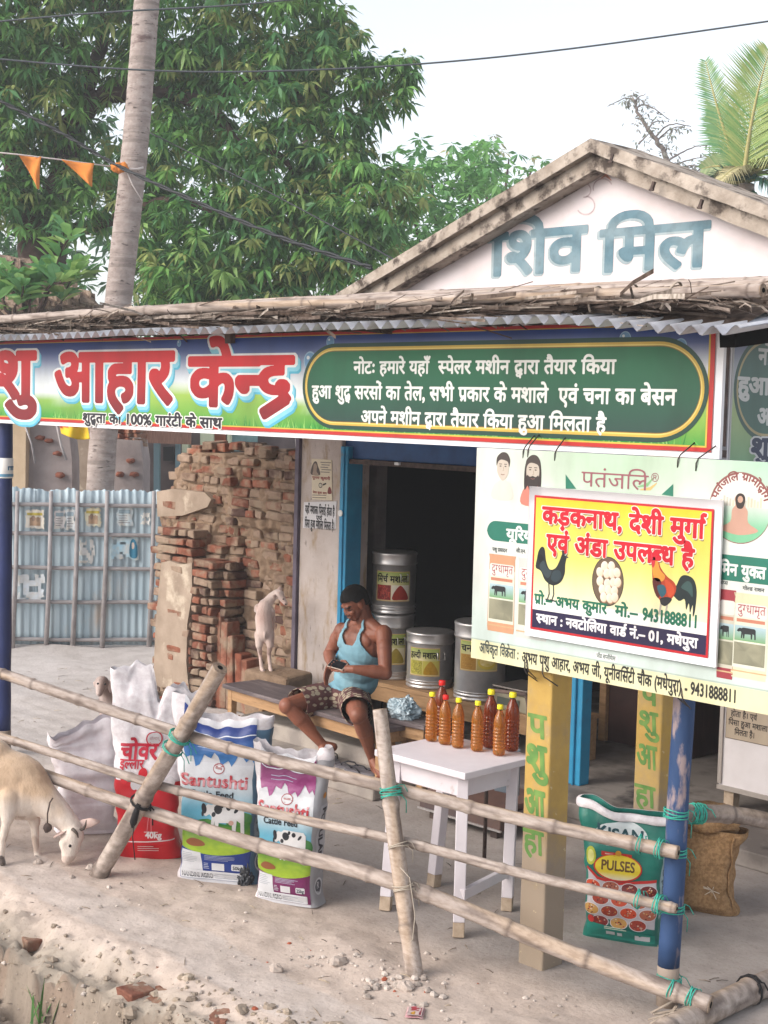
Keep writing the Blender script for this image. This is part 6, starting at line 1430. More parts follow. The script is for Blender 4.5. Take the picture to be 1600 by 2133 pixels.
def ear(name, parent, P, w_, nrm):
    P = [Vector(p) for p in P]; m = MB(); n = len(P); V = []
    for i, p in enumerate(P):
        t = (P[min(i+1, n-1)]-P[max(i-1, 0)]).normalized(); s = t.cross(Vector(nrm)).normalized(); ww = w_*(sin(pi*(.12+.86*i/(n-1)))**.8)
        V += [p-s*ww, p+Vector(nrm)*-.006, p+s*ww]
    m.grid(V, 3, n); o = m.build(name, mat('ear_skin', 'd0b8ae', .8, 'bfa49a', 20), parent); s_ = o.modifiers.new('s', 'SOLIDIFY'); s_.thickness = .006; return o
toC = (CAM-G(150, 1735)).normalized()
ear('ear', g1, [G(158, 1722, -.05), G(172, 1718, -.05), G(190, 1713, -.05), G(207, 1711, -.05)], .027, toC); ear('ear', g1, [G(138, 1728, -.09), G(128, 1733, -.10), G(118, 1738, -.10), G(112, 1742, -.10)], .026, Vector((0, 0, 1)))
m = MB(); m.tube([G(166, 1728, -.07), G(174, 1727, -.09), G(178, 1719, -.10), G(180, 1708, -.10)], [.009, .008, .006, .002], 8); m.build('horn', M_horn, g1)
m = MB(); m.tube([G(151, 1727, -.11), G(156, 1731, -.12), G(161, 1737, -.12), G(163, 1745, -.11)], [.010, .009, .007, .003], 8); m.build('horn', M_horn, g1)
m = MB(); m.ell(G(146, 1762, -.122), (.009, .009, .009), 10); m.build('eye', M_eye, g1)
m = MB(); c0, c1 = G(104, 1672, -.10), G(99, 1716, -.10); m.tube([G(110, 1662, -.09), c0, G(99, 1695, -.115), c1], .004, 6); m.ell(c1+Vector((0, 0, -.022)), (.024, .024, .026), 12, None, .2); m.build('bell_collar', M_rust, g1)
# kid goat rearing against the brick ruin
kd = thing('kid_goat', 'white kid goat standing upright on its hind legs against the brick ruin', 'goat', tuple(at(555, 1396, 10.95)))
DK = 10.95; K = lambda px, py, dd=0.0: at(px, py, DK+dd)
SKD_ = [('e', K(551, 1318, .0), (.066, .062, .075)), ('c', K(551, 1316, .0), K(549, 1288, .03), .064, .066), ('c', K(549, 1288, .03), K(553, 1262, .06), .066, .056), ('c', K(553, 1262, .06), K(566, 1244, .07), .050, .036), ('c', K(566, 1244, .07), K(578, 1236, .06), .036, .034), ('e', K(582, 1238, .05), (.038, .04, .036)), ('c', K(584, 1241, .04), K(595, 1257, .02), .030, .017),
        ('c', K(542, 1322, .0), K(540, 1345, -.02), .046, .028), ('c', K(540, 1345, -.02), K(542, 1363, .03), .022, .017), ('c', K(542, 1363, .03), K(545, 1390, .0), .0145, .0145), ('c', K(545, 1392, .0), K(548, 1397, -.02), .016, .015), ('c', K(560, 1322, .0), K(563, 1345, -.02), .046, .028), ('c', K(563, 1345, -.02), K(560, 1362, .03), .022, .017), ('c', K(560, 1362, .03), K(563, 1390, .0), .0145, .0145), ('c', K(563, 1392, .0), K(565, 1397, -.02), .016, .015),
        ('c', K(538, 1266, .06), K(535, 1271, .16), .030, .022), ('c', K(535, 1271, .16), K(537, 1262, .30), .020, .013), ('c', K(566, 1272, .05), K(569, 1292, .10), .026, .018), ('c', K(569, 1292, .10), K(568, 1320, .14), .014, .012), ('c', K(552, 1318, -.06), K(551, 1330, -.08), .012, .006)]
kid = fuse(SKD_, .005, 4)
skin('body', kid, M_goat, kd, lambda p: lerp(lin('d9c6bd'), lin('cdb0a6'), .5+.8*nz(p*9)))
tk = (CAM-K(580, 1240)).normalized(); ear('ear', kd, [K(577, 1240, .02), K(573, 1242, .01), K(569, 1244, .0)], .012, tk); ear('ear', kd, [K(578, 1229, .05), K(583, 1226, .04), K(590, 1226, .05)], .014, tk)
m = MB(); m.ell(K(590, 1248, .005), (.006, .006, .006), 8); m.build('eye', M_eye, kd); m = MB(); m.box(K(595, 1259, .0), (.01, .01, .012)); m.build('nose', mat('dark_nose', '5a4a48', .5), kd)
# goat behind the sacks
g3 = thing('goat', 'pale goat with hanging ears looking out from behind the white sacks', 'goat', tuple(onz(228, 1500, 0)))
D3 = (onz(228, 1500, 0)-CAM).dot(_f); Q = lambda px, py, dd=0.0: at(px, py, D3+dd)
S3 = [('e', Q(212, 1423, -.05), (.055, .06, .06)), ('c', Q(211, 1428, -.08), Q(207, 1444, -.13), .046, .028), ('c', Q(216, 1432, -.02), Q(230, 1462, .05), .052, .085), ('e', Q(236, 1462, .1), (.12, .12, .115)), ('c', Q(236, 1455, .1), Q(262, 1455, .5), .11, .12), ('c', Q(222, 1470, .05), Q(210, 1500, .05), .04, .02), ('c', Q(238, 1475, .08), Q(232, 1506, .08), .045, .022)]
S3 += [('c', Q(210, 1498, .05), Q(209, 1506, .05), .02, .02), ('c', Q(255, 1465, .5), Q(252, 1500, .5), .05, .02), ('c', Q(268, 1465, .5), Q(270, 1500, .5), .05, .02)]
gt3 = fuse(S3, .008, 4)
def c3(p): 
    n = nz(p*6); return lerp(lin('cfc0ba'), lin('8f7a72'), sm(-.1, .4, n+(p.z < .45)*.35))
skin('body', gt3, M_goat, g3, c3)
t3 = (CAM-Q(212, 1423)).normalized()
ear('ear', g3, [Q(220, 1418, -.06), Q(227, 1424, -.05), Q(231, 1434, -.05), Q(230, 1443, -.05)], .024, t3); ear('ear', g3, [Q(203, 1419, -.06), Q(199, 1424, -.05), Q(198, 1431, -.05)], .018, t3)
for x, y in ((204, 1424), (219, 1425)): m = MB(); m.ell(Q(x, y, -.115), (.009, .009, .009), 8); m.build('eye', M_eye, g3)
# ================================================================== brick ruin beside the shop
ruin = thing('brick_ruin', 'crumbling brick wall stump with patches of mud plaster beside the shop pillar', 'ruin', (-5.2, 2.4, 0))
RY = 2.36; xr = lambda px, y=RY, py=1250: ony(px, py, y).x
def topz(x):
    pts = [(xr(325), ony(325, 1025, RY).z), (xr(352), ony(352, 1020, RY).z), (xr(356), ony(356, 965, RY).z), (xr(400), ony(400, 930, RY).z), (xr(470), ony(470, 932, RY).z), (xr(540), ony(540, 945, RY).z), (xr(612), ony(612, 955, RY).z), (xr(632), ony(632, 985, RY).z)]
    for (a, za), (b, zb) in zip(pts, pts[1:]):
        if a <= x <= b: return za+(zb-za)*(x-a)/(b-a)
    return pts[0][1] if x < pts[0][0] else pts[-1][1]
XL, XRR = xr(325), xr(634)
rb = random.Random(5)
def brick(m, c, d, hot=None):
    k = rb.random(); h = hot if hot is not None else k
    m.col = lerp(lin('7a4f41'), lin('96624f'), rb.random()) if h < .36 else lerp(lin('8a7464'), lin('a38d7c'), rb.random()) if h < .88 else lin('5f4a44')
    m.box(c, d, Matrix.Rotation(rb.gauss(0, .05), 3, 'Z') @ Matrix.Rotation(rb.gauss(0, .025), 3, 'Y'), jit=.009)
m = MB(); z = .0; row = 0
while z < 2.3:
    hgt = .080; x = XL+(row % 2)*.11-.1
    while x < XRR:
        L_ = rb.choice((.21, .22, .20, .11)); xc = x+L_/2
        if xc > XL-.02 and z+hgt < topz(xc)+rb.uniform(-.05, .03):
            back = .0+.10*nz((xc*2.5, z*2.2, 1))+.045*nz((xc*9, z*9, 3))+rb.gauss(.0, .016)
            if xc > xr(480) and xc < xr(600) and .5 < z < 1.5: back += .07
            if rb.random() > .07: brick(m, (xc, RY+.10+back, z+hgt/2), (L_-.014, .20, hgt-.014))
        x += L_
    z += hgt+.003; row += 1
# leaning left pier and stepped stacks in front
for (pa, pb, ztop, Y0) in ((322, 400, 1.42, RY-.16), (400, 446, 1.16, RY-.20), (446, 476, 1.18, RY-.12)):
    z = 0; r_ = 0
    while z < ztop:
        x = xr(pa, Y0); xe = xr(pb, Y0)
        while x < xe-.03:
            L_ = min(rb.choice((.22, .11, .11) if pa > 390 else (.22, .22, .11)), xe-x); brick(m, (x+L_/2, Y0+.1+rb.gauss(0, .012), z+.036), (L_-.016, .22, .058), rb.choice((.1, .3, .6, .95)) if pa > 390 else None); x += L_
        z += .076; r_ += 1
for px, zt in ((455, .80), (468, .72), (484, .62), (500, .48), (512, .45)):
    m.col = lerp(lin('84503f'), lin('9a6a58'), rb.random()); x = xr(px, RY-.14); m.box((x, RY-.14+.06, zt/2), (.085, .14, zt), jit=.012)
for k in range(46):                                     # loose bricks on the broken top
    x = rb.uniform(XL+.1, XRR-.05); brick(m, (x, RY+.1+rb.uniform(-.05, .18), topz(x)+rb.uniform(-.03, .03)), (rb.choice((.2, .12, .1)), .11, .07))
m.col = None; m.build('brickwork', M_brick, ruin, bevel=.011, seg=2)
M_mud = mat('mud_mortar', '96806c', .97, '7d6856', 8, mix=(.35, .65), stain='b09c88', stain_scale=4, bump=.02, bscale=16, spec=.05)
m = MB(); P = []; nx, nzv = 110, 130
for j in range(nzv):
    for i in range(nx):
        x = XL+.02+(XRR-XL-.03)*i/(nx-1); zz = (topz(x)-.05)*j/(nzv-1); y = RY+.026+.10*nz((x*2.5, zz*2.2, 1))+.045*nz((x*9, zz*9, 3))+.030*nz((x*17, zz*17, 3))+.015*nz((x*37, zz*37, 3))
        if xr(480) < x < xr(600) and .5 < zz < 1.5: y += .06
        P.append((x, y, zz))
m.grid(P, nx, nzv); P2 = [(a, RY+.52, c) for a, b, c in P]; bse = len(m.v); m.grid(P2, nx, nzv)
for i in range(nx-1): m.f.append(((nzv-1)*nx+i, (nzv-1)*nx+i+1, bse+(nzv-1)*nx+i+1, bse+(nzv-1)*nx+i)); m.m.append(0); m.sm.append(True)
for j in range(nzv-1): m.f.append((j*nx, (j+1)*nx, bse+(j+1)*nx, bse+j*nx)); m.m.append(0); m.sm.append(True); e = nx-1; m.f.append((j*nx+e, bse+j*nx+e, bse+(j+1)*nx+e, (j+1)*nx+e)); m.m.append(0); m.sm.append(True)
m.build('mud_core', M_mud, ruin)
M_plast = mat('tan_plaster', 'a59484', .95, '8f7f70', 5, mix=(.35, .65), stain='c9bba8', stain_scale=3, stain_cut=(.58, .7), bump=.006, bscale=14, spec=.1)
m = MB(); P = []; Y0 = RY-.185
pol = [(316, 1450), (330, 1120), (346, 1010), (360, 1018), (400, 1020), (404, 1050), (398, 1160), (402, 1240), (390, 1330), (384, 1450)]
m.prism([(ony(a, b, Y0).x, max(.0, ony(a, b, Y0).z) if b < 1440 else 0) for a, b in [(318, 1450), (324, 1300), (336, 1172), (352, 1168), (376, 1176), (400, 1172), (400, 1240), (390, 1300), (388, 1380), (396, 1450)]][::-1], lambda u, v: (u, Y0, v), lambda u, v: (u, Y0+.06, v)); m.build('plaster_patch', M_plast, ruin, fixn=True)
Y1 = RY-.03; m = MB(); m.prism([(ony(a, b, Y1).x, ony(a, b, Y1).z) for a, b in [(326, 1024), (360, 1018), (426, 1026), (440, 1040), (432, 1056), (380, 1074), (328, 1076)]][::-1], lambda u, v: (u, Y1, v), lambda u, v: (u, Y1+.1, v)); m.build('plaster_patch', M_plast, ruin, fixn=True)
lg = at(560, 1398, 10.95); m = MB(); m.box((lg.x+.06, lg.y+.06, lg.z/2-.006), (.52, .30, lg.z), jit=.03); m.build('ledge', M_mud, ruin, bevel=.03)
rub = MB(); rb2 = random.Random(9)
for k in range(130):
    c = Vector((rb2.uniform(-4.7, -3.6) if k < 80 else rb2.uniform(-6.6, -5.6), rb2.uniform(1.85, 2.2), rb2.uniform(.0, .06))); rub.col = rb2.choice((lin('8f7a6a'), lin('a04f3a'), lin('b5a595'), lin('6a5a52'))); r = rb2.uniform(.015, .05); rub.box(c, (r*1.6, r, r), Matrix.Rotation(rb2.uniform(0, 3), 3, 'Z'), jit=.008)
rub.col = None; tag(rub.build('rubble', M_brick), kind='stuff')

# ================================================================== blue sheet metal fence
FA, FB = Vector((-9.66, 1.24, 0)), Vector((-7.86, 3.83, 0)); fd = (FB-FA).normalized(); fn = Vector((fd.y, -fd.x, 0)); FL = (FB-FA).length
tf = thing('metal_fence', 'pale blue corrugated sheet fence with a lashed pole grid and torn posters', 'fence', tuple((FA+FB)/2), atan2(fd.y, fd.x))
M_tin = mat('pale_blue_tin', 'b2c1c8', .65, 'a0b3bc', 3, mix=(.35, .7), stain='b3a79c', stain_scale=2.4, stain_cut=(.58, .74), metal=.1, stretch=(1, 1, .35))
for k in range(4):
    a, b = k*FL/4, (k+1)*FL/4+.02; m = MB(); P = []; n = 90; off = .004*(k % 2)
    for j in range(13):
        for i in range(n+1):
            s = a+(b-a)*i/n; z = 1.60*j/12+(.035*nz((s*9, k, 2))+.02*nz((s*30, k, 4)) if j == 12 else 0)+(.01 if j == 0 else 0)
            y = .008*sin(tau*s/.076)*(1 if (s % .3) > .04 else .3)+off+.02*nz((s*2, z, k))+(.03*max(0, nz((s*6, 3, k))) if j == 12 else 0); P.append(FA+fd*s+fn*y+Vector((0, 0, z+.015*nz((k*3.3, 0, 0)))))
    m.grid(P, n+1, 13); o = m.build('tin_sheet', M_tin, tf); s_ = o.modifiers.new('s', 'SOLIDIFY'); s_.thickness = .002
M_pole = mat('fence_pole', 'a59f9f', .8, '8a8483', 8)
def fs(px, py):                                         # point on the fence plane under a picture position
    d = ray(px, py); q = CAM; t = (FA-q).dot(fn)/d.dot(fn); return q+d*t
for py in (1052, 1112, 1182, 1252, 1330):
    z = fs(200, py).z; m = MB(); m.tube([FA+fd*(FL*t)+fn*.045+Vector((0, 0, z+.012*nz((t*4, py, 0))-.03*(t-.5)*(0 if py < 1100 else .6))) for t in np.linspace(0, .97, 14)], .021, 8); m.build('rail', M_pole, tf)
for px in (35, 105, 160, 221, 318):
    p0, p1 = fs(px-8, 1352), fs(px+3, 1022); m = MB(); m.tube([p0+fn*.075, p0.lerp(p1, .5)+fn*.078+fd*.01, p1+fn*.072], [.026, .024, .02], 8); m.build('post', M_pole, tf)
for (a, b, c, d, col, kind) in ((55, 1062, 92, 1100, 'e0d8c8', 0), (114, 1062, 136, 1100, 'd9d6d6', 1), (138, 1060, 156, 1102, 'cfd8dc', 1), (178, 1058, 210, 1096, 'e0d9b8', 0), (244, 1056, 276, 1094, 'c9dbe2', 1), (294, 1068, 312, 1092, 'd5d5d2', 2), (230, 1118, 288, 1164, 'a9cfdf', 3), (166, 1124, 198, 1172, 'd8d8d6', 2), (36, 1196, 92, 1250, 'd2dbe2', 2)):
    t = thing('torn_poster', {0: 'faded cream poster pasted on the upper row of the blue fence', 1: 'small white bill pasted on the upper row of the blue fence', 2: 'shredded white paper remnant on the blue fence', 3: 'torn light blue poster with a face on the blue fence'}[kind], 'poster', tuple(fs((a+c)/2, d)), 0, 'bills pasted on the blue metal fence')
    o0 = fs(a, d); ux_ = fd; S_ = plane(o0+fn*.026, fd, (0, 0, 1), fn); W_ = (fs(c, d)-o0).dot(fd); Hh = fs(a, b).z-o0.z; q = MB(); rr = random.Random(a)
    n = 9; P = []
    for j in range(n+1):
        for i in range(n+1): u, v = W_*i/n, Hh*j/n; jj = .012 if i in (0, n) or j in (0, n) else 0; P.append(S_(u+rr.uniform(-jj, jj), v+rr.uniform(-jj, jj), .012*sin(tau*((o0-FA).dot(fd)+u)/.076)*.5+.004))
    q.grid(P, n+1, n+1); gone = set()
    if kind >= 2:
        for z_ in range(len(q.f)):
            i, j = z_ % n, z_//n
            if nz((i*.55+a, j*.4, 3)) > (.12 if kind == 2 else .2) and (kind == 2 or i < 6): gone.add(z_)
    q.f = [f for z_, f in enumerate(q.f) if z_ not in gone]; q.m = q.m[:len(q.f)]; q.sm = q.sm[:len(q.f)]
    q.build('paper', mat('bill_'+col, col, .85, 'c9c5bd', 9), t)
    p = Print(); 
    if kind == 0: p.rect(W_*.2, Hh*.15, W_*.8, Hh*.6, 'c9a98c', 1); p.oval(W_*.4, Hh*.55, W_*.12, Hh*.16, 'a58a78', 1.5, 12); p.oval(W_*.65, Hh*.5, W_*.1, Hh*.14, 'b59a80', 1.5, 12); p.rect(W_*.05, Hh*.72, W_*.9, Hh*.86, 'd5c25a', 1)
    if kind == 1: lines(p, W_*.1, Hh*.1, W_*.9, Hh*.6, 4, '8f8a90', 1, rr, .006); p.rect(W_*.1, Hh*.66, W_*.85, Hh*.86, 'a9bfca', 1)
    if kind == 3: p.blob([(W_*.72, Hh*.1), (W_*.68, Hh*.5), (W_*.74, Hh*.86), (W_*.86, Hh*.9), (W_*.95, Hh*.6), (W_*.96, Hh*.1)], '3f88a8', 1); p.oval(W_*.80, Hh*.62, W_*.06, Hh*.16, 'd5c2b5', 1.6, 14)
    if p.p: p.build('print', t, lambda u, v, o, S_=S_, o0=o0: S_(u, v, o+.012*sin(tau*((o0-FA).dot(fd)+u)/.076)*.5+.0075), M_print, step=(.012, 0))

# ================================================================== things standing behind the fence
def wallslab(name, label, cat, pts, dep, thick, material, parts=None):
    c = [at(a, b, dep) for a, b in pts]; t = thing(name, label, cat, (c[0].x, c[0].y, 0)); nrm = vd*thick
    m = MB(); n = len(c); m.add(c+[p+nrm for p in c], [tuple(range(n)), tuple(reversed(range(n, 2*n)))]+[(i, n+i, n+(i+1) % n, (i+1) % n) for i in range(n)], False); m.build('wall', material, t, fixn=True)
    return t
M_grey = mat('grey_plaster', '9a8f8c', .95, '857a78', 3, mix=(.35, .65), stain='b8a48f', stain_scale=.9, stain_cut=(.5, .6), bump=.01, bscale=8)
w1 = wallslab('ruined_wall', 'roofless grey plastered wall with broken niches standing behind the blue fence', 'wall', [(14, 1200), (14, 860), (110, 850), (142, 880), (150, 960), (152, 1200)], 16.6, .4, M_grey)
m = MB(); c = at(34, 1000, 16.55); m.box((c.x, c.y, .9), (.26, .2, 3.4), Matrix.Rotation(YAW, 3, 'Z')); m.build('cream_corner', mat('cream_plaster', 'c2ac90', .9, 'b39c80', 4), w1)
for a, b, r in ((83, 912, .05), (102, 918, .045), (120, 945, .05), (125, 990, .06)): m = MB(); m.ell(at(a, b, 16.55), (r, .06, r*.55), 10, None, .5); m.build('broken_niche', mat('raw_brick', '8a5544', .95, '6f4335', 9), w1)
w2 = wallslab('ruined_pillar', 'broken pillar of bare brick above grey plaster behind the blue fence', 'pillar', [(228, 1200), (230, 930), (240, 915), (292, 918), (298, 960), (296, 1200)], 16.4, .5, M_grey)
m = MB(); rb = random.Random(3)
for r_ in range(9):
    for k in range(3): brick(m, at(246+k*18+rb.uniform(-2, 2), 926-r_*9, 16.45)+vd*.15, (.16, .16, .042), .2)
m.col = None; m.build('brickwork', M_brick, w2, bevel=.004, seg=1)
for a, b in ((250, 988), (280, 988), (272, 960)): m = MB(); m.ell(at(a, b, 16.39), (.06, .05, .03), 10, None, .5); m.build('broken_niche', mat('raw_brick', '8a5544', .95, '6f4335', 9), w2)
hs_ = thing('far_house', 'low house with a rusty sheet roof and pale green pillars beyond the ruins', 'house', tuple(onz(430, 1200, 0)))
def slab(name, pts, dep, th, material, parent): c = [at(a, b, dep) for a, b in pts]; m = MB(); n = len(c); m.add(c+[p+vd*th for p in c], [tuple(range(n)), tuple(reversed(range(n, 2*n)))]+[(i, n+i, n+(i+1) % n, (i+1) % n) for i in range(n)], False); return m.build(name, material, parent, fixn=True)
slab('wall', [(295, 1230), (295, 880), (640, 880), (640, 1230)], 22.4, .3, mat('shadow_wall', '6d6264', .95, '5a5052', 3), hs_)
slab('roof', [(290, 922), (302, 890), (398, 880), (398, 926)], 21.3, .05, mat('rust_roof', '8a6a5f', .8, '735549', 7, stretch=(8, 8, 1)), hs_)
for a, b in ((379, 392), (417, 445), (473, 480)): slab('pillar', [(a, 1230), (a, 870), (b, 870), (b, 1230)], 21.9, .25, mat('pale_green_wash', 'cdd6bf', .9, 'b9c4ab', 4), hs_)
slab('red_panel', [(446, 940), (446, 890), (470, 890), (470, 940)], 22.0, .1, mat('brick_panel', 'a0604c', .9), hs_)
slab('window', [(484, 940), (484, 890), (536, 890), (536, 940)], 22.2, .08, mat('blue_shutter', '8fb0b5', .7, '7a9aa0', 9), hs_)
for a, b in ((320, 332), (365, 374)): slab('post', [(a, 1100), (a, 918), (b, 918), (b, 1100)], 21.6, .12, mat('blue_post_far', '6d8792', .8), hs_)
slab('window', [(340, 960), (340, 930), (362, 930), (362, 960)], 22.3, .08, mat('dark_window', '2a2a2e', .4), hs_)
pp = thing('white_post', 'slim white post standing between the brick ruin and the shop pillar', 'post', tuple(onz(626, 1500, 0))); c0, c1 = at(624, 1260, 13.5), at(625, 870, 13.5)
m = MB(); m.bar((c0.x, c0.y, 0), (c1.x, c1.y, 2.45), .07, .07); m.build('shaft', mat('white_wash_post', 'd9d6d2', .8), pp, bevel=.006)
fl = thing('cloth_flag', 'red and yellow cloth flag on a bent stick above the blue fence', 'flag', tuple(at(130, 960, 15.4)))
m = MB(); m.tube([at(115, 870, 15.4), at(128, 930, 15.4), at(138, 958, 15.4)], .012, 6); m.tube([at(50, 880, 15.4), at(66, 925, 15.4), at(73, 965, 15.4)], .010, 6); m.build('stick', M_pole, fl)
m = MB(); P = []
for j in range(9):
    for i in range(15):
        t, s = i/14, j/8; px = 122+60*t+6*s; py = 876+10*t*t+36*s*(.75+.25*sin(t*3)); P.append(at(px, py, 15.35+.05*sin(t*9+s*2)))
m.grid(P, 15, 9); m.c = [lin('c2302c') if (i//15)/8+.5*(i % 15)/14 < .55 else lin('d9b52c') for i in range(len(P))]; o = m.build('cloth', mat('flag_cloth', attr='Col', rough=.9), fl); s_ = o.modifiers.new('s', 'SOLIDIFY'); s_.thickness = .004

# ================================================================== coconut trunk with the bunting
def rings(N, L, mp, out, noi, ramp, mx):
    mp2 = N.new('ShaderNodeMapping'); mp2.inputs['Scale'].default_value = (1.2, 1.2, 13); L.new(N['Texture Coordinate'].outputs['Object'], mp2.inputs['Vector'])
    n = noi(1.0, 5, mp2); r = ramp(n.outputs[0], .52, .62); o = mx(r.outputs[0], out, '8a7f79')
    n2 = noi(1.0, 8, mp2); mp3 = N.new('ShaderNodeMapping'); mp3.inputs['Scale'].default_value = (9, 9, 30); L.new(N['Texture Coordinate'].outputs['Object'], mp3.inputs['Vector']); n3 = noi(1.0, 6, mp3); r3 = ramp(n3.outputs[0], .60, .68); return mx(r3.outputs[0], o, '5f5552')
M_trunk = mat('palm_bark', 'ab9f99', .95, '938680', 7, mix=(.35, .65), stain='6b5a58', stain_scale=3, stain_cut=(.6, .7), bump=.012, bscale=22, stretch=(1, 1, 2.2), spec=.1, fn=rings)
def palm_trunk(name, pts, rr_, parent, material=M_trunk, ring=.085):
    C = []; R = []; P = [Vector(p) for p in pts]; n = 150
    for i in range(n+1):
        t = i/n*(len(P)-1); k = min(int(t), len(P)-2); f = t-k; p0, p1, p2, p3 = P[max(k-1, 0)], P[k], P[k+1], P[min(k+2, len(P)-1)]
        C.append(.5*((2*p1)+(p2-p0)*f+(2*p0-5*p1+4*p2-p3)*f*f+(3*p1-p0-3*p2+p3)*f**3)); r = rr_[0]+(rr_[1]-rr_[0])*i/n; R.append(r*(1+.035*((C[-1].z/ring) % 1)+.03*nz((C[-1].z*2, 1, 0))))
    m = MB(); m.tube(C, R, 22); return m.build(name, material, parent)
def frond(parent, base, ctrl, tip, ll, n=46, col=('4f7a4a', '7f9a55'), droop=.5, seed=0, name='frond', rcol='a8a06a', up=None):
    rg = random.Random(seed); b, c, t = Vector(base), Vector(ctrl), Vector(tip); m = MB(); Pt = [b*(1-s)**2+c*2*s*(1-s)+t*s*s for s in np.linspace(0, 1, n+1)]
    m.col = lin(rcol); m.tube(Pt, [.030*(1-.85*i/n) for i in range(n+1)], 6)
    for i in range(4, n+1):
        tg = (Pt[min(i+1, n)]-Pt[i-1]).normalized(); u_ = Vector(up) if up else Vector((0, 0, 1)); sd_ = tg.cross(u_).normalized(); nn = sd_.cross(tg); s = i/n; L_ = ll*(sin(pi*(.10+.84*s))**.7)*rg.uniform(.85, 1.1)
        for q in (-1, 1):
            d = (sd_*q*.80+tg*.62+nn*rg.uniform(.05, .2)).normalized(); p0 = Pt[i]; p1 = p0+d*L_*.5; p2 = p0+d*L_+Vector((0, 0, -droop*L_*rg.uniform(.5, 1.1))); wv = tg*.024
            m.col = lerp(lin(col[0]), lin(col[1]), rg.random()); m.add([p0-wv*.4, p0+wv*.4, p1+wv*.62, p1-wv*.62, p2], [(0, 1, 2, 3), (3, 2, 4)], False)
    m.col = None; return m.build(name, mat('palm_leaf', attr='Col', rough=.55, c2=(.85, .85, .85), scale=20, spec=.4), parent)
pt = thing('coconut_palm', 'tall coconut palm whose grey ringed trunk leans across the mango tree', 'palm tree', tuple(at(200, 1345, 16)))
b0 = at(205, 1310, 16.0); b0.z = -.1; tp = at(330, -330, 16.2)
palm_trunk('trunk', [b0, at(212, 960, 16), at(254, 560, 16), at(282, 300, 16), at(306, 0, 16.1), tp], (.155, .135), pt)
for k in range(11): a = k*tau/11; d = Vector((cos(a), sin(a), 0)); frond(pt, tp, tp+d*1.2+Vector((0, 0, 1.0+.5*(k % 2))), tp+d*2.6+Vector((0, 0, .7*(k % 3)-.2)), .55, 26, seed=k)
bt = thing('orange_bunting', 'string of two orange pennants knotted to the coconut trunk', 'bunting', tuple(at(130, 330, 15.6)))
st = [at(-60, 312, 15.2), at(40, 322, 15.35), at(130, 333, 15.5), at(235, 347, 15.75)]
m = MB(); m.tube(st, .008, 6); m.tube([at(235, 347, 15.78), at(262, 352, 15.78), at(288, 352, 15.82), at(298, 349, 15.9)], .012, 6); m.tube([at(262, 352, 15.8), at(276, 385, 15.82), at(296, 418, 15.88)], .007, 5); m.build('string', mat('white_cord', 'cfc5c0', .8), bt)
M_or = mat('orange_cloth', 'd8863c', .9, 'c97730', 5, bump=.003, bscale=12)
for A, B_, C_ in (((38, 321), (88, 328), (80, 394)), ((128, 332), (198, 342), (190, 388))):
    a, b, c = at(*A, 15.35), at(*B_, 15.45), at(*C_, 15.40); m = MB(); P = []
    for j in range(9):
        for i in range(9): s, t = i/8, j/8; e = a.lerp(b, s); q = e.lerp(c, t); P.append(q+vd*(.05*sin(s*4+t*3)))
    m.grid(P, 9, 9); o = m.build('pennant', M_or, bt); s_ = o.modifiers.new('s', 'SOLIDIFY'); s_.thickness = .004
m = MB()
for k in range(7): m.ell(at(240+k*3.0, 349+4*sin(k*2), 15.76), (.05, .045, .035), 10, Matrix.Rotation(k, 3, 'Y'), .8)
m.build('knot', M_or, bt)

# ================================================================== trees
M_bark = mat('dark_bark', '5d4c45', .95, '3f3430', 7, bump=.012, bscale=18, spec=.1)
M_leaf = mat('tree_leaf', attr='Col', rough=.5, c2=(.72, .74, .7), scale=3, mix=(.4, .65), spec=.4)
_t = M_leaf.node_tree; _p = _t.nodes['Principled BSDF']; _tr = _t.nodes.new('ShaderNodeBsdfTranslucent'); _mx = _t.nodes.new('ShaderNodeMixShader'); _mx.inputs[0].default_value = .38
_t.links.new(_p.inputs['Base Color'].links[0].from_socket, _tr.inputs['Color']); _t.links.new(_p.outputs[0], _mx.inputs[1]); _t.links.new(_tr.outputs[0], _mx.inputs[2]); _t.links.new(_mx.outputs[0], _t.nodes['Material Output'].inputs['Surface'])
def limb(m, pts, r0, r1, dep=None):
    P = [p if isinstance(p, Vector) else at(*p) for p in pts]; C = []; n = 10*(len(P)-1)
    for i in range(n+1):
        t = i/10; k = min(int(t), len(P)-2); f = t-k; p0, p1, p2, p3 = P[max(k-1, 0)], P[k], P[k+1], P[min(k+2, len(P)-1)]
        C.append(.5*((2*p1)+(p2-p0)*f+(2*p0-5*p1+4*p2-p3)*f*f+(3*p1-p0-3*p2+p3)*f**3)+Vector((nz((i*.4, r0*99, 0)), nz((i*.4, r0*99, 5)), nz((i*.4, r0*99, 9))))*r0*.5)
    m.tube(C, [r0+(r1-r0)*i/n for i in range(n+1)], 9)
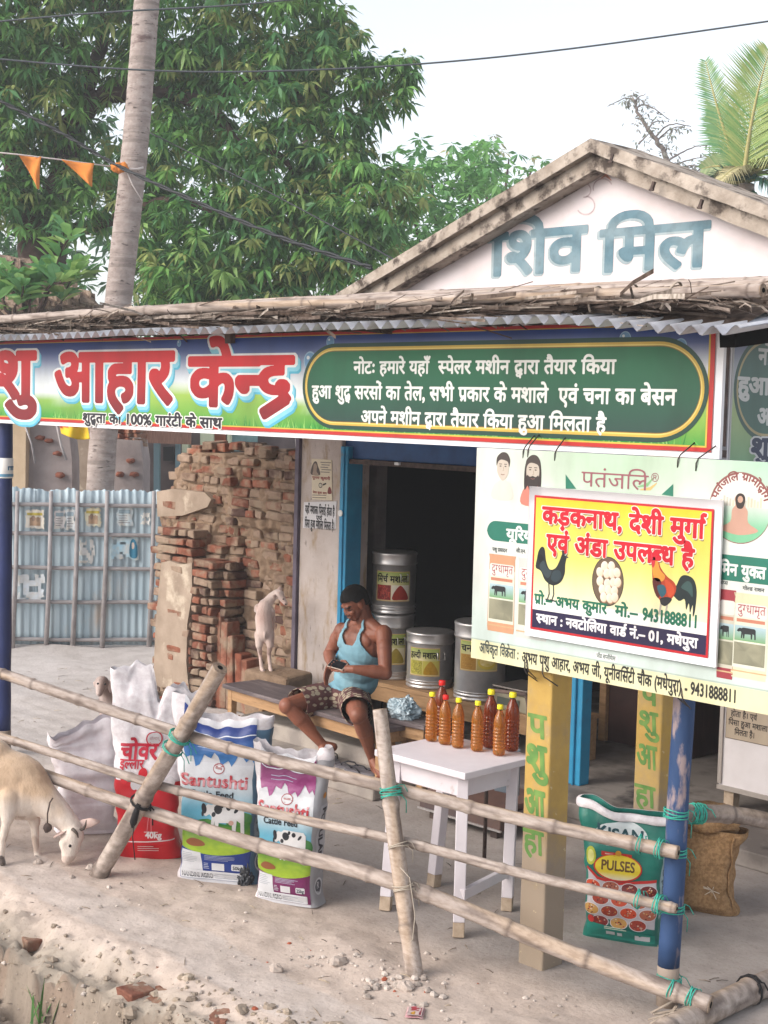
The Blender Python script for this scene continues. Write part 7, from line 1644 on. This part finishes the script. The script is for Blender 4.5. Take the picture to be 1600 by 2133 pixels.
def leafmesh(name, parent, whorls, nl, ll, lw, cols, seed, droop=.6, spread=1.0):
    """whorls: array of points; each carries nl lance leaves hanging outwards"""
    r = np.random.default_rng(seed); W = np.array(whorls, dtype=float); n = len(W); N_ = n*nl
    C = np.repeat(W, nl, 0); az = np.tile(np.arange(nl)/nl*tau, n)+np.repeat(r.uniform(0, tau, n), nl)+r.normal(0, .25, N_); el = r.normal(-.25*droop*2, .38, N_)
    D = np.stack([np.cos(az)*np.cos(el), np.sin(az)*np.cos(el), np.sin(el)], 1); L_ = (ll*r.uniform(.7, 1.15, N_))[:, None]; up = np.array([0, 0, 1.0])
    S_ = np.cross(D, up); S_ /= np.linalg.norm(S_, axis=1)[:, None]+1e-9; tw = r.normal(0, .5, N_)[:, None]; S_ = S_*np.cos(tw)+np.cross(D, S_)*np.sin(tw)
    ww = (lw*r.uniform(.75, 1.2, N_))[:, None]; p0 = C+D*ll*.12*spread; pm = p0+D*L_*.5; pt_ = p0+D*L_-up*L_*droop*r.uniform(.3, .8, N_)[:, None]; pm = pm-up*L_*droop*.12
    V = np.stack([p0, pm-S_*ww, pm+S_*ww, pt_], 1).reshape(-1, 3); b = np.arange(N_)[:, None]*4; F = np.concatenate([b+np.array([0, 1, 2]), b+np.array([1, 3, 2])], 1).reshape(-1, 3)
    me = bpy.data.meshes.new(name); inv = np.array(parent.matrix_world.translation) if False else np.array(parent.location); V = V-inv
    me.vertices.add(len(V)); me.vertices.foreach_set('co', V.astype(np.float32).ravel()); me.loops.add(F.size); me.loops.foreach_set('vertex_index', F.astype(np.int32).ravel())
    me.polygons.add(len(F)); me.polygons.foreach_set('loop_start', np.arange(0, F.size, 3, dtype=np.int32)); me.update()
    pal = np.array([lin(c) for c in cols]); k = r.integers(0, len(cols), n); cw = pal[k]*r.uniform(.8, 1.2, (n, 1)); cl_ = np.repeat(cw, nl, 0)*r.uniform(.85, 1.15, (N_, 1)); ca = np.concatenate([np.repeat(cl_, 4, 0), np.ones((N_*4, 1))], 1)
    a = me.color_attributes.new('Col', 'FLOAT_COLOR', 'POINT'); a.data.foreach_set('color', ca.astype(np.float32).ravel())
    me.materials.append(M_leaf); o = bpy.data.objects.new(name, me); COL.objects.link(o); o.parent = parent; return o
def lobes(L_, per, seed, rad=.9, shell=.35, gap=None, gs=.6):
    """points scattered through lobes given as (px, py, r_px, depth), denser towards their skins"""
    r = random.Random(seed); out = []
    for px, py, rp, dep in L_:
        c = at(px, py, dep); R = rp*dep/FPX
        for _ in range(int(per*R*R)):
            d = Vector((r.gauss(0, 1), r.gauss(0, 1), r.gauss(0, 1))).normalized(); q = c+d*R*(shell+(1-shell)*r.random()**.6)*r.uniform(.9, 1.08)
            if gap is not None and noise.noise(q*gs) > gap: continue
            if q.z > .4: out.append(tuple(q))
    return out
mg = thing('mango_tree', 'big dark green mango tree filling the upper left behind the coconut trunk', 'mango tree', tuple(onz(85, 1100, 0)))
m = MB(); tb0 = at(70, 700, 21); tb0.z = -.1
limb(m, [tb0, at(78, 620, 21), at(90, 520, 21), at(60, 440, 21)], .45, .22); limb(m, [(100, 520, 21), (120, 400, 21), (150, 270, 21), (200, 205, 20.8), (262, 190, 20.8)], .22, .12); limb(m, [(150, 260, 21), (200, 130, 21), (215, 60, 21), (185, -20, 21)], .12, .07)
limb(m, [(262, 190, 20.8), (360, 195, 20.6), (440, 215, 20.5), (500, 170, 20.5), (545, 155, 20.4), (600, 185, 20.4), (660, 180, 20.4)], .11, .05); limb(m, [(60, 440, 21), (20, 330, 21), (-60, 200, 21)], .2, .1); limb(m, [(440, 215, 20.5), (500, 300, 20.2), (590, 330, 20.0), (640, 420, 20)], .07, .03); limb(m, [(110, 480, 21), (200, 470, 20.6), (330, 420, 20.3), (450, 440, 20.1)], .12, .04); limb(m, [(560, 380, 20.2), (620, 410, 20.0), (690, 450, 20.0)], .07, .03)
m.build('trunk', M_bark, mg)
ML = [(-60, 60, 190, 20.5), (60, 40, 150, 20.2), (200, 60, 150, 20.6), (380, 40, 170, 20.6), (560, 60, 170, 20.8), (670, 70, 90, 21), (690, 180, 130, 20.6), (790, 180, 78, 20.4), (560, 230, 150, 20.5), (400, 180, 120, 21.4), (60, 200, 130, 20.4), (-40, 330, 140, 20.6), (170, 330, 90, 21.2), (380, 330, 130, 20.6), (560, 380, 140, 20.2), (700, 330, 120, 20.2), (750, 420, 110, 19.6), (640, 500, 110, 20), (480, 500, 140, 20), (350, 520, 120, 20.2), (370, 610, 110, 19.8), (520, 600, 110, 19.6), (660, 590, 80, 19.8), (720, 500, 90, 19.6), (40, 430, 80, 20.4), (160, 420, 70, 20.4), (830, 390, 60, 20), (300, 430, 100, 20.8), (840, 140, 40, 20.4)]
pts = lobes(ML, 185, 1, gap=.44, gs=1.0)
leafmesh('crown', mg, pts, 12, .225, .029, ('5a8a4c', '689a52', '78a858', '4f7c4a', '8db066', '588a58', '9aa565'), 1, .75)
def tree(name, label, lob, per, nl, ll, lw, cols, seed, dep, base, gap=.3, trunk=None, cat='tree', droop=.4):
    bs = onz(base[0], 1000, 0); b = at(base[0], base[1], dep); t = thing(name, label, cat, (b.x, b.y, 0)); m = MB(); limb(m, [Vector((b.x, b.y, -.1)), b]+[at(*p) for p in (trunk or [])], .22, .06)
    for px, py, rp, d_ in lob[:6]: limb(m, [b, b.lerp(at(px, py, d_), .6)+Vector((0, 0, -.2)), at(px, py, d_)], .08, .02)
    m.build('trunk', M_bark, t); leafmesh('crown', t, lobes(lob, per, seed, gap=gap, gs=.7), nl, ll, lw, cols, seed, droop); return t
tree('leafy_tree', 'lighter green tree between the mango crown and the mill gable', [(900, 380, 90, 30), (980, 400, 110, 30), (1060, 420, 110, 31), (860, 450, 90, 29), (950, 500, 100, 29), (800, 520, 90, 29), (1000, 350, 60, 31), (870, 330, 50, 30)], 70, 9, .28, .046, ('6fa562', '7db56a', '8abf70', '649a60'), 5, 30, (930, 620), .34)
tree('pale_tree', 'thin yellowish tree crown showing faintly above the mill gable ridge', [(1000, 330, 50, 38), (1060, 330, 60, 38), (1110, 345, 40, 38), (960, 320, 40, 38)], 10, 8, .26, .034, ('a5a578', '8fa56a', 'b0a580', '7f9a62'), 6, 38, (1040, 520), .12)
tree('olive_tree', 'pale olive tree top behind the mango at the upper middle', [(690, 20, 60, 27), (640, 60, 70, 27), (720, 60, 40, 27), (660, -40, 80, 27)], 16, 8, .22, .03, ('8a9a6a', '9aa578', '7a8f5f'), 7, 27, (640, 300), .15)
tree('backdrop_tree', 'deep green trees far behind the mango trunk near the hut roof', [(100, 560, 110, 32), (250, 560, 120, 32), (420, 600, 110, 32), (-20, 600, 110, 32), (560, 640, 90, 32), (700, 620, 90, 32), (-60, 480, 90, 32), (330, 500, 90, 33), (60, 380, 120, 33), (220, 400, 120, 33), (420, 420, 120, 33), (600, 480, 120, 33), (560, 300, 120, 34), (740, 560, 90, 32), (-40, 300, 110, 33), (160, 240, 110, 33), (360, 260, 120, 33)], 40, 9, .32, .05, ('467249', '4f7f4f', '3c6443'), 8, 32, (250, 760), .3)
# bare tree on the right
bt_ = thing('bare_tree', 'nearly leafless thin tree against the white sky right of the gable', 'tree', (at(1400, 350, 22).x, at(1400, 350, 22).y, 0))
m = MB(); q0 = at(1420, 480, 22); limb(m, [Vector((q0.x, q0.y, -.1)), q0, at(1392, 340, 22), at(1366, 290, 22), at(1345, 262, 22), at(1325, 228, 22)], .055, .022)
tw_pts = []
rg = random.Random(12)
BR = [[(1325, 228), (1320, 210), (1300, 205), (1266, 222)], [(1325, 226), (1340, 218), (1365, 228), (1395, 250)], [(1325, 224), (1328, 205), (1345, 196)], [(1322, 210), (1316, 198)], [(1350, 270), (1362, 255), (1380, 252)], [(1364, 288), (1385, 265), (1410, 258), (1440, 264)], [(1368, 294), (1395, 270), (1425, 262)], [(1390, 335), (1420, 318), (1450, 305), (1480, 302)], [(1398, 345), (1430, 335), (1470, 325)], [(1386, 322), (1390, 300)], [(1340, 250), (1322, 245)], [(1330, 300), (1345, 285), (1356, 275)], [(1445, 365), (1465, 345)], [(1405, 350), (1440, 345), (1470, 350)]]
for b in BR:
    limb(m, [at(x, y, 22+rg.uniform(-.3, .3)) for x, y in b], .016, .005)
    for _ in range(12):
        k = rg.randrange(len(b)-1); f = rg.random(); tw_pts.append(tuple(at(b[k][0]+(b[k+1][0]-b[k][0])*f+rg.gauss(0, 9), b[k][1]+(b[k+1][1]-b[k][1])*f+rg.gauss(0, 8), 22+rg.uniform(-.3, .3))))
m.build('trunk', mat('grey_bark', '8f8580', .95, '7a706c', 9), bt_); leafmesh('crown', bt_, tw_pts, 3, .09, .016, ('9a9a92', '8a9080', 'a5a09a'), 4, .5)
# coconut palm on the right
cp = thing('coconut_palm', 'coconut palm with broad green fronds at the upper right edge', 'palm tree', (at(1555, 420, 17).x, at(1555, 420, 17).y, 0))
cc = at(1548, 385, 17); palm_trunk('trunk', [(cc.x+.3, cc.y, -.1), (cc.x+.15, cc.y, 2), cc], (.17, .13), cp)
W = lambda px, py, dd=0: at(px, py, 17+dd); toc = (CAM-cc).normalized()
for k, (c, t, ll, col, dr) in enumerate((((1500, 260, 0), (1470, 128, .2), .30, ('5a8a5a', '8aa06a'), .05), ((1562, 230, -.2), (1602, 108, -.3), .62, ('6f9a58', 'a3ae6a'), .05), ((1625, 270, .2), (1690, 150, .5), .6, ('4f7a4a', '7a9452'), .2), ((1560, 310, -.6), (1488, 388, -.9), .30, ('b0a87a', 'c9bd92'), .6), ((1530, 330, .2), (1462, 352, .4), .34, ('a3ab80', '7a9a68'), .3), ((1530, 370, -.2), (1470, 402, -.3), .42, ('2f5a55', '456f60'), .3), ((1590, 350, -.4), (1650, 420, -.6), .5, ('37605a', '54806a'), .4), ((1610, 310, -.7), (1680, 350, -1), .5, ('a8a878', '8f9f62'), .5), ((1500, 300, .5), (1490, 225, .8), .36, ('4f7f55', '6f9560'), .1), ((1570, 300, .6), (1560, 190, 1), .5, ('4a7a4a', '6a8f55'), .1), ((1520, 400, .2), (1500, 440, .3), .35, ('35604a', '4f7a5a'), .5), ((1560, 420, -.3), (1590, 470, -.4), .4, ('35604a', '4f7a5a'), .5))):
    frond(cp, cc, W(*c), W(*t), ll, 54, col, dr, 50+k, up=toc if k in (0, 1, 2, 8, 9, 5, 4) else None)
# hut roof and the leafy shrub at the left
hut = thing('thatched_hut', 'low hut with a brown thatched roof behind the shrub at the left edge', 'hut', tuple(onz(40, 1040, 0)))
r0, r1, r2, r3 = at(-160, 500, 19), at(40, 560, 18.4), at(240, 655, 17.6), at(-160, 720, 17)
m = MB(); P = []
rT0, rT1, rB0, rB1 = at(-220, 505, 19.6), at(70, 560, 19.6), at(-220, 690, 18.0), at(235, 668, 18.0)
for j in range(26):
    for i in range(50):
        p = rT0.lerp(rT1, i/49).lerp(rB0.lerp(rB1, i/49), j/25); P.append(p+Vector((0, 0, .05*nz(p*5)+.03*nz(p*16))))
m.grid(P, 50, 26); m.c = [lerp(lin('8a7668'), lin('b09a8a'), .5+.9*nz(Vector(p)*8)) for p in P]; rg = random.Random(2)
for k in range(500):
    p = Vector(P[rg.randrange(len(P))]); d = (rB1-rT1).normalized()*rg.uniform(.15, .4)+Vector((rg.gauss(0, .08), rg.gauss(0, .08), .05)); m.col = lerp(lin('6f5d52'), lin('b5a292'), rg.random()); n_ = vr*.012; m.add([p-n_, p+n_, p+d+n_*.3, p+d-n_*.3], [(0, 1, 2, 3)], False)
m.col = None; o = m.build('thatch', M_thatch, hut); s_ = o.modifiers.new('s', 'SOLIDIFY'); s_.thickness = .12
c = (rB0+rB1)/2+vd*.9; m = MB(); m.box((c.x, c.y, 1.25), (2.6, 1.2, 2.5), Matrix.Rotation(YAW, 3, 'Z')); m.build('wall', M_plast, hut)
sh = thing('leafy_shrub', 'bright broad leaved shrub at the left edge above the porch roof', 'shrub', tuple(onz(40, 1200, 0)))
m = MB(); sb0 = at(60, 700, 17.6); SP = []
rg = random.Random(8)
stems = [((10, 640), (12, 600), (30, 575)), ((60, 650), (70, 600), (85, 560)), ((90, 640), (110, 580), (130, 520), (150, 490)), ((120, 640), (140, 600), (160, 565)), ((-10, 640), (-20, 590), (-10, 560)), ((30, 650), (45, 620), (50, 590)), ((100, 600), (130, 590), (170, 580))]
m2 = MB(); m2.col = None
limb(m, [Vector((sb0.x, sb0.y, -.1)), sb0], .05, .035)
for s in stems:
    P = [at(x, y, 17.6+rg.uniform(-.2, .2)) for x, y in s]; limb(m, [sb0]+P, .022, .008)
    for k in range(30):
        t = rg.random()**.6*(len(P)-1); i = min(int(t), len(P)-2); p = P[i].lerp(P[i+1], t-i); a = rg.uniform(0, tau); d = Vector((cos(a)*.8, sin(a)*.8, rg.uniform(.1, .9))).normalized(); L_ = rg.uniform(.22, .38); q = d.cross(Vector((0, 0, 1))).normalized(); nn = q.cross(d)
        m2.col = lerp(lin('79b070'), lin(rg.choice(('a9d07a', '6aa070', 'bfd98a'))), rg.random()); wv = L_*.24; p = p+d*.03; tip = p+d*L_+Vector((0, 0, -.03))
        m2.add([p, p+d*L_*.35-q*wv*.85+nn*.01, p+d*L_*.7-q*wv*.9+nn*.01, tip, p+d*L_*.7+q*wv*.9+nn*.01, p+d*L_*.35+q*wv*.85+nn*.01], [(0, 1, 2, 3), (0, 3, 4, 5)], False)
m.build('stem', M_bark, sh); m2.build('crown', M_leaf, sh)

# ================================================================== overhead wires
M_cable = mat('black_cable', '1f2326', .6); M_thin = mat('grey_cable', '4a5054', .6)
def cable(name, label, pts, r, material=M_cable, twist=0, cat='cable'):
    t = thing(name, label, cat, tuple(at(*pts[0]))); P = [at(*p) for p in pts]; C = []; n = 24*(len(P)-1)
    for i in range(n+1):
        u = i/24; k = min(int(u), len(P)-2); f = u-k; p0, p1, p2, p3 = P[max(k-1, 0)], P[k], P[k+1], P[min(k+2, len(P)-1)]
        C.append(.5*((2*p1)+(p2-p0)*f+(2*p0-5*p1+4*p2-p3)*f*f+(3*p1-p0-3*p2+p3)*f**3))
    for q in range(max(1, twist)):
        m = MB(); m.tube([c+(Vector((0, 0, cos(i*.55+pi*q)))+vd*sin(i*.55+pi*q))*(r*1.0 if twist else 0) for i, c in enumerate(C)], r, 6); m.build('strand', material, t)
cable('overhead_wire', 'thin wire crossing the top left corner above the mango tree', [(-80, 52, 13), (200, 27, 13), (520, 8, 13), (800, -25, 13)], .009, M_thin)
cable('overhead_wire', 'thin sagging wire running across the whole sky from the palm trunk to the right', [(-80, 112, 13.4), (0, 123, 13.4), (280, 145, 13.4), (520, 149, 13.4), (850, 135, 13.4), (1200, 100, 13.4), (1700, 30, 13.4)], .009, M_thin)
cable('twisted_cable', 'thick twisted black cable sagging in front of the mango tree to the mill gable', [(-80, 165, 13.6), (0, 210, 13.6), (130, 278, 13.4), (245, 345, 13.2), (420, 425, 12.6), (600, 500, 11.9), (775, 558, 11.2)], .011, M_cable, 2)
cable('overhead_wire', 'thin black wire dropping through the mango leaves towards the gable', [(300, 270, 16.5), (430, 335, 15.5), (560, 400, 14.5), (700, 475, 13.5), (830, 545, 12.5)], .008, M_cable)

# ================================================================== haze volume added to lift the shadows and soften the trees
hz = MB(); hz.box((0, 0, 6.4), (2400, 2400, 14.8)); hm = bpy.data.materials.new('added_haze'); hm.use_nodes = True; ht = hm.node_tree; ht.nodes.remove(ht.nodes['Principled BSDF'])
pv = ht.nodes.new('ShaderNodeVolumePrincipled'); pv.inputs['Color'].default_value = (.93, .94, .96, 1); pv.inputs['Density'].default_value = .0034; pv.inputs['Anisotropy'].default_value = .2
ht.links.new(pv.outputs[0], ht.nodes['Material Output'].inputs['Volume']); tag(hz.build('haze', hm), kind='stuff')
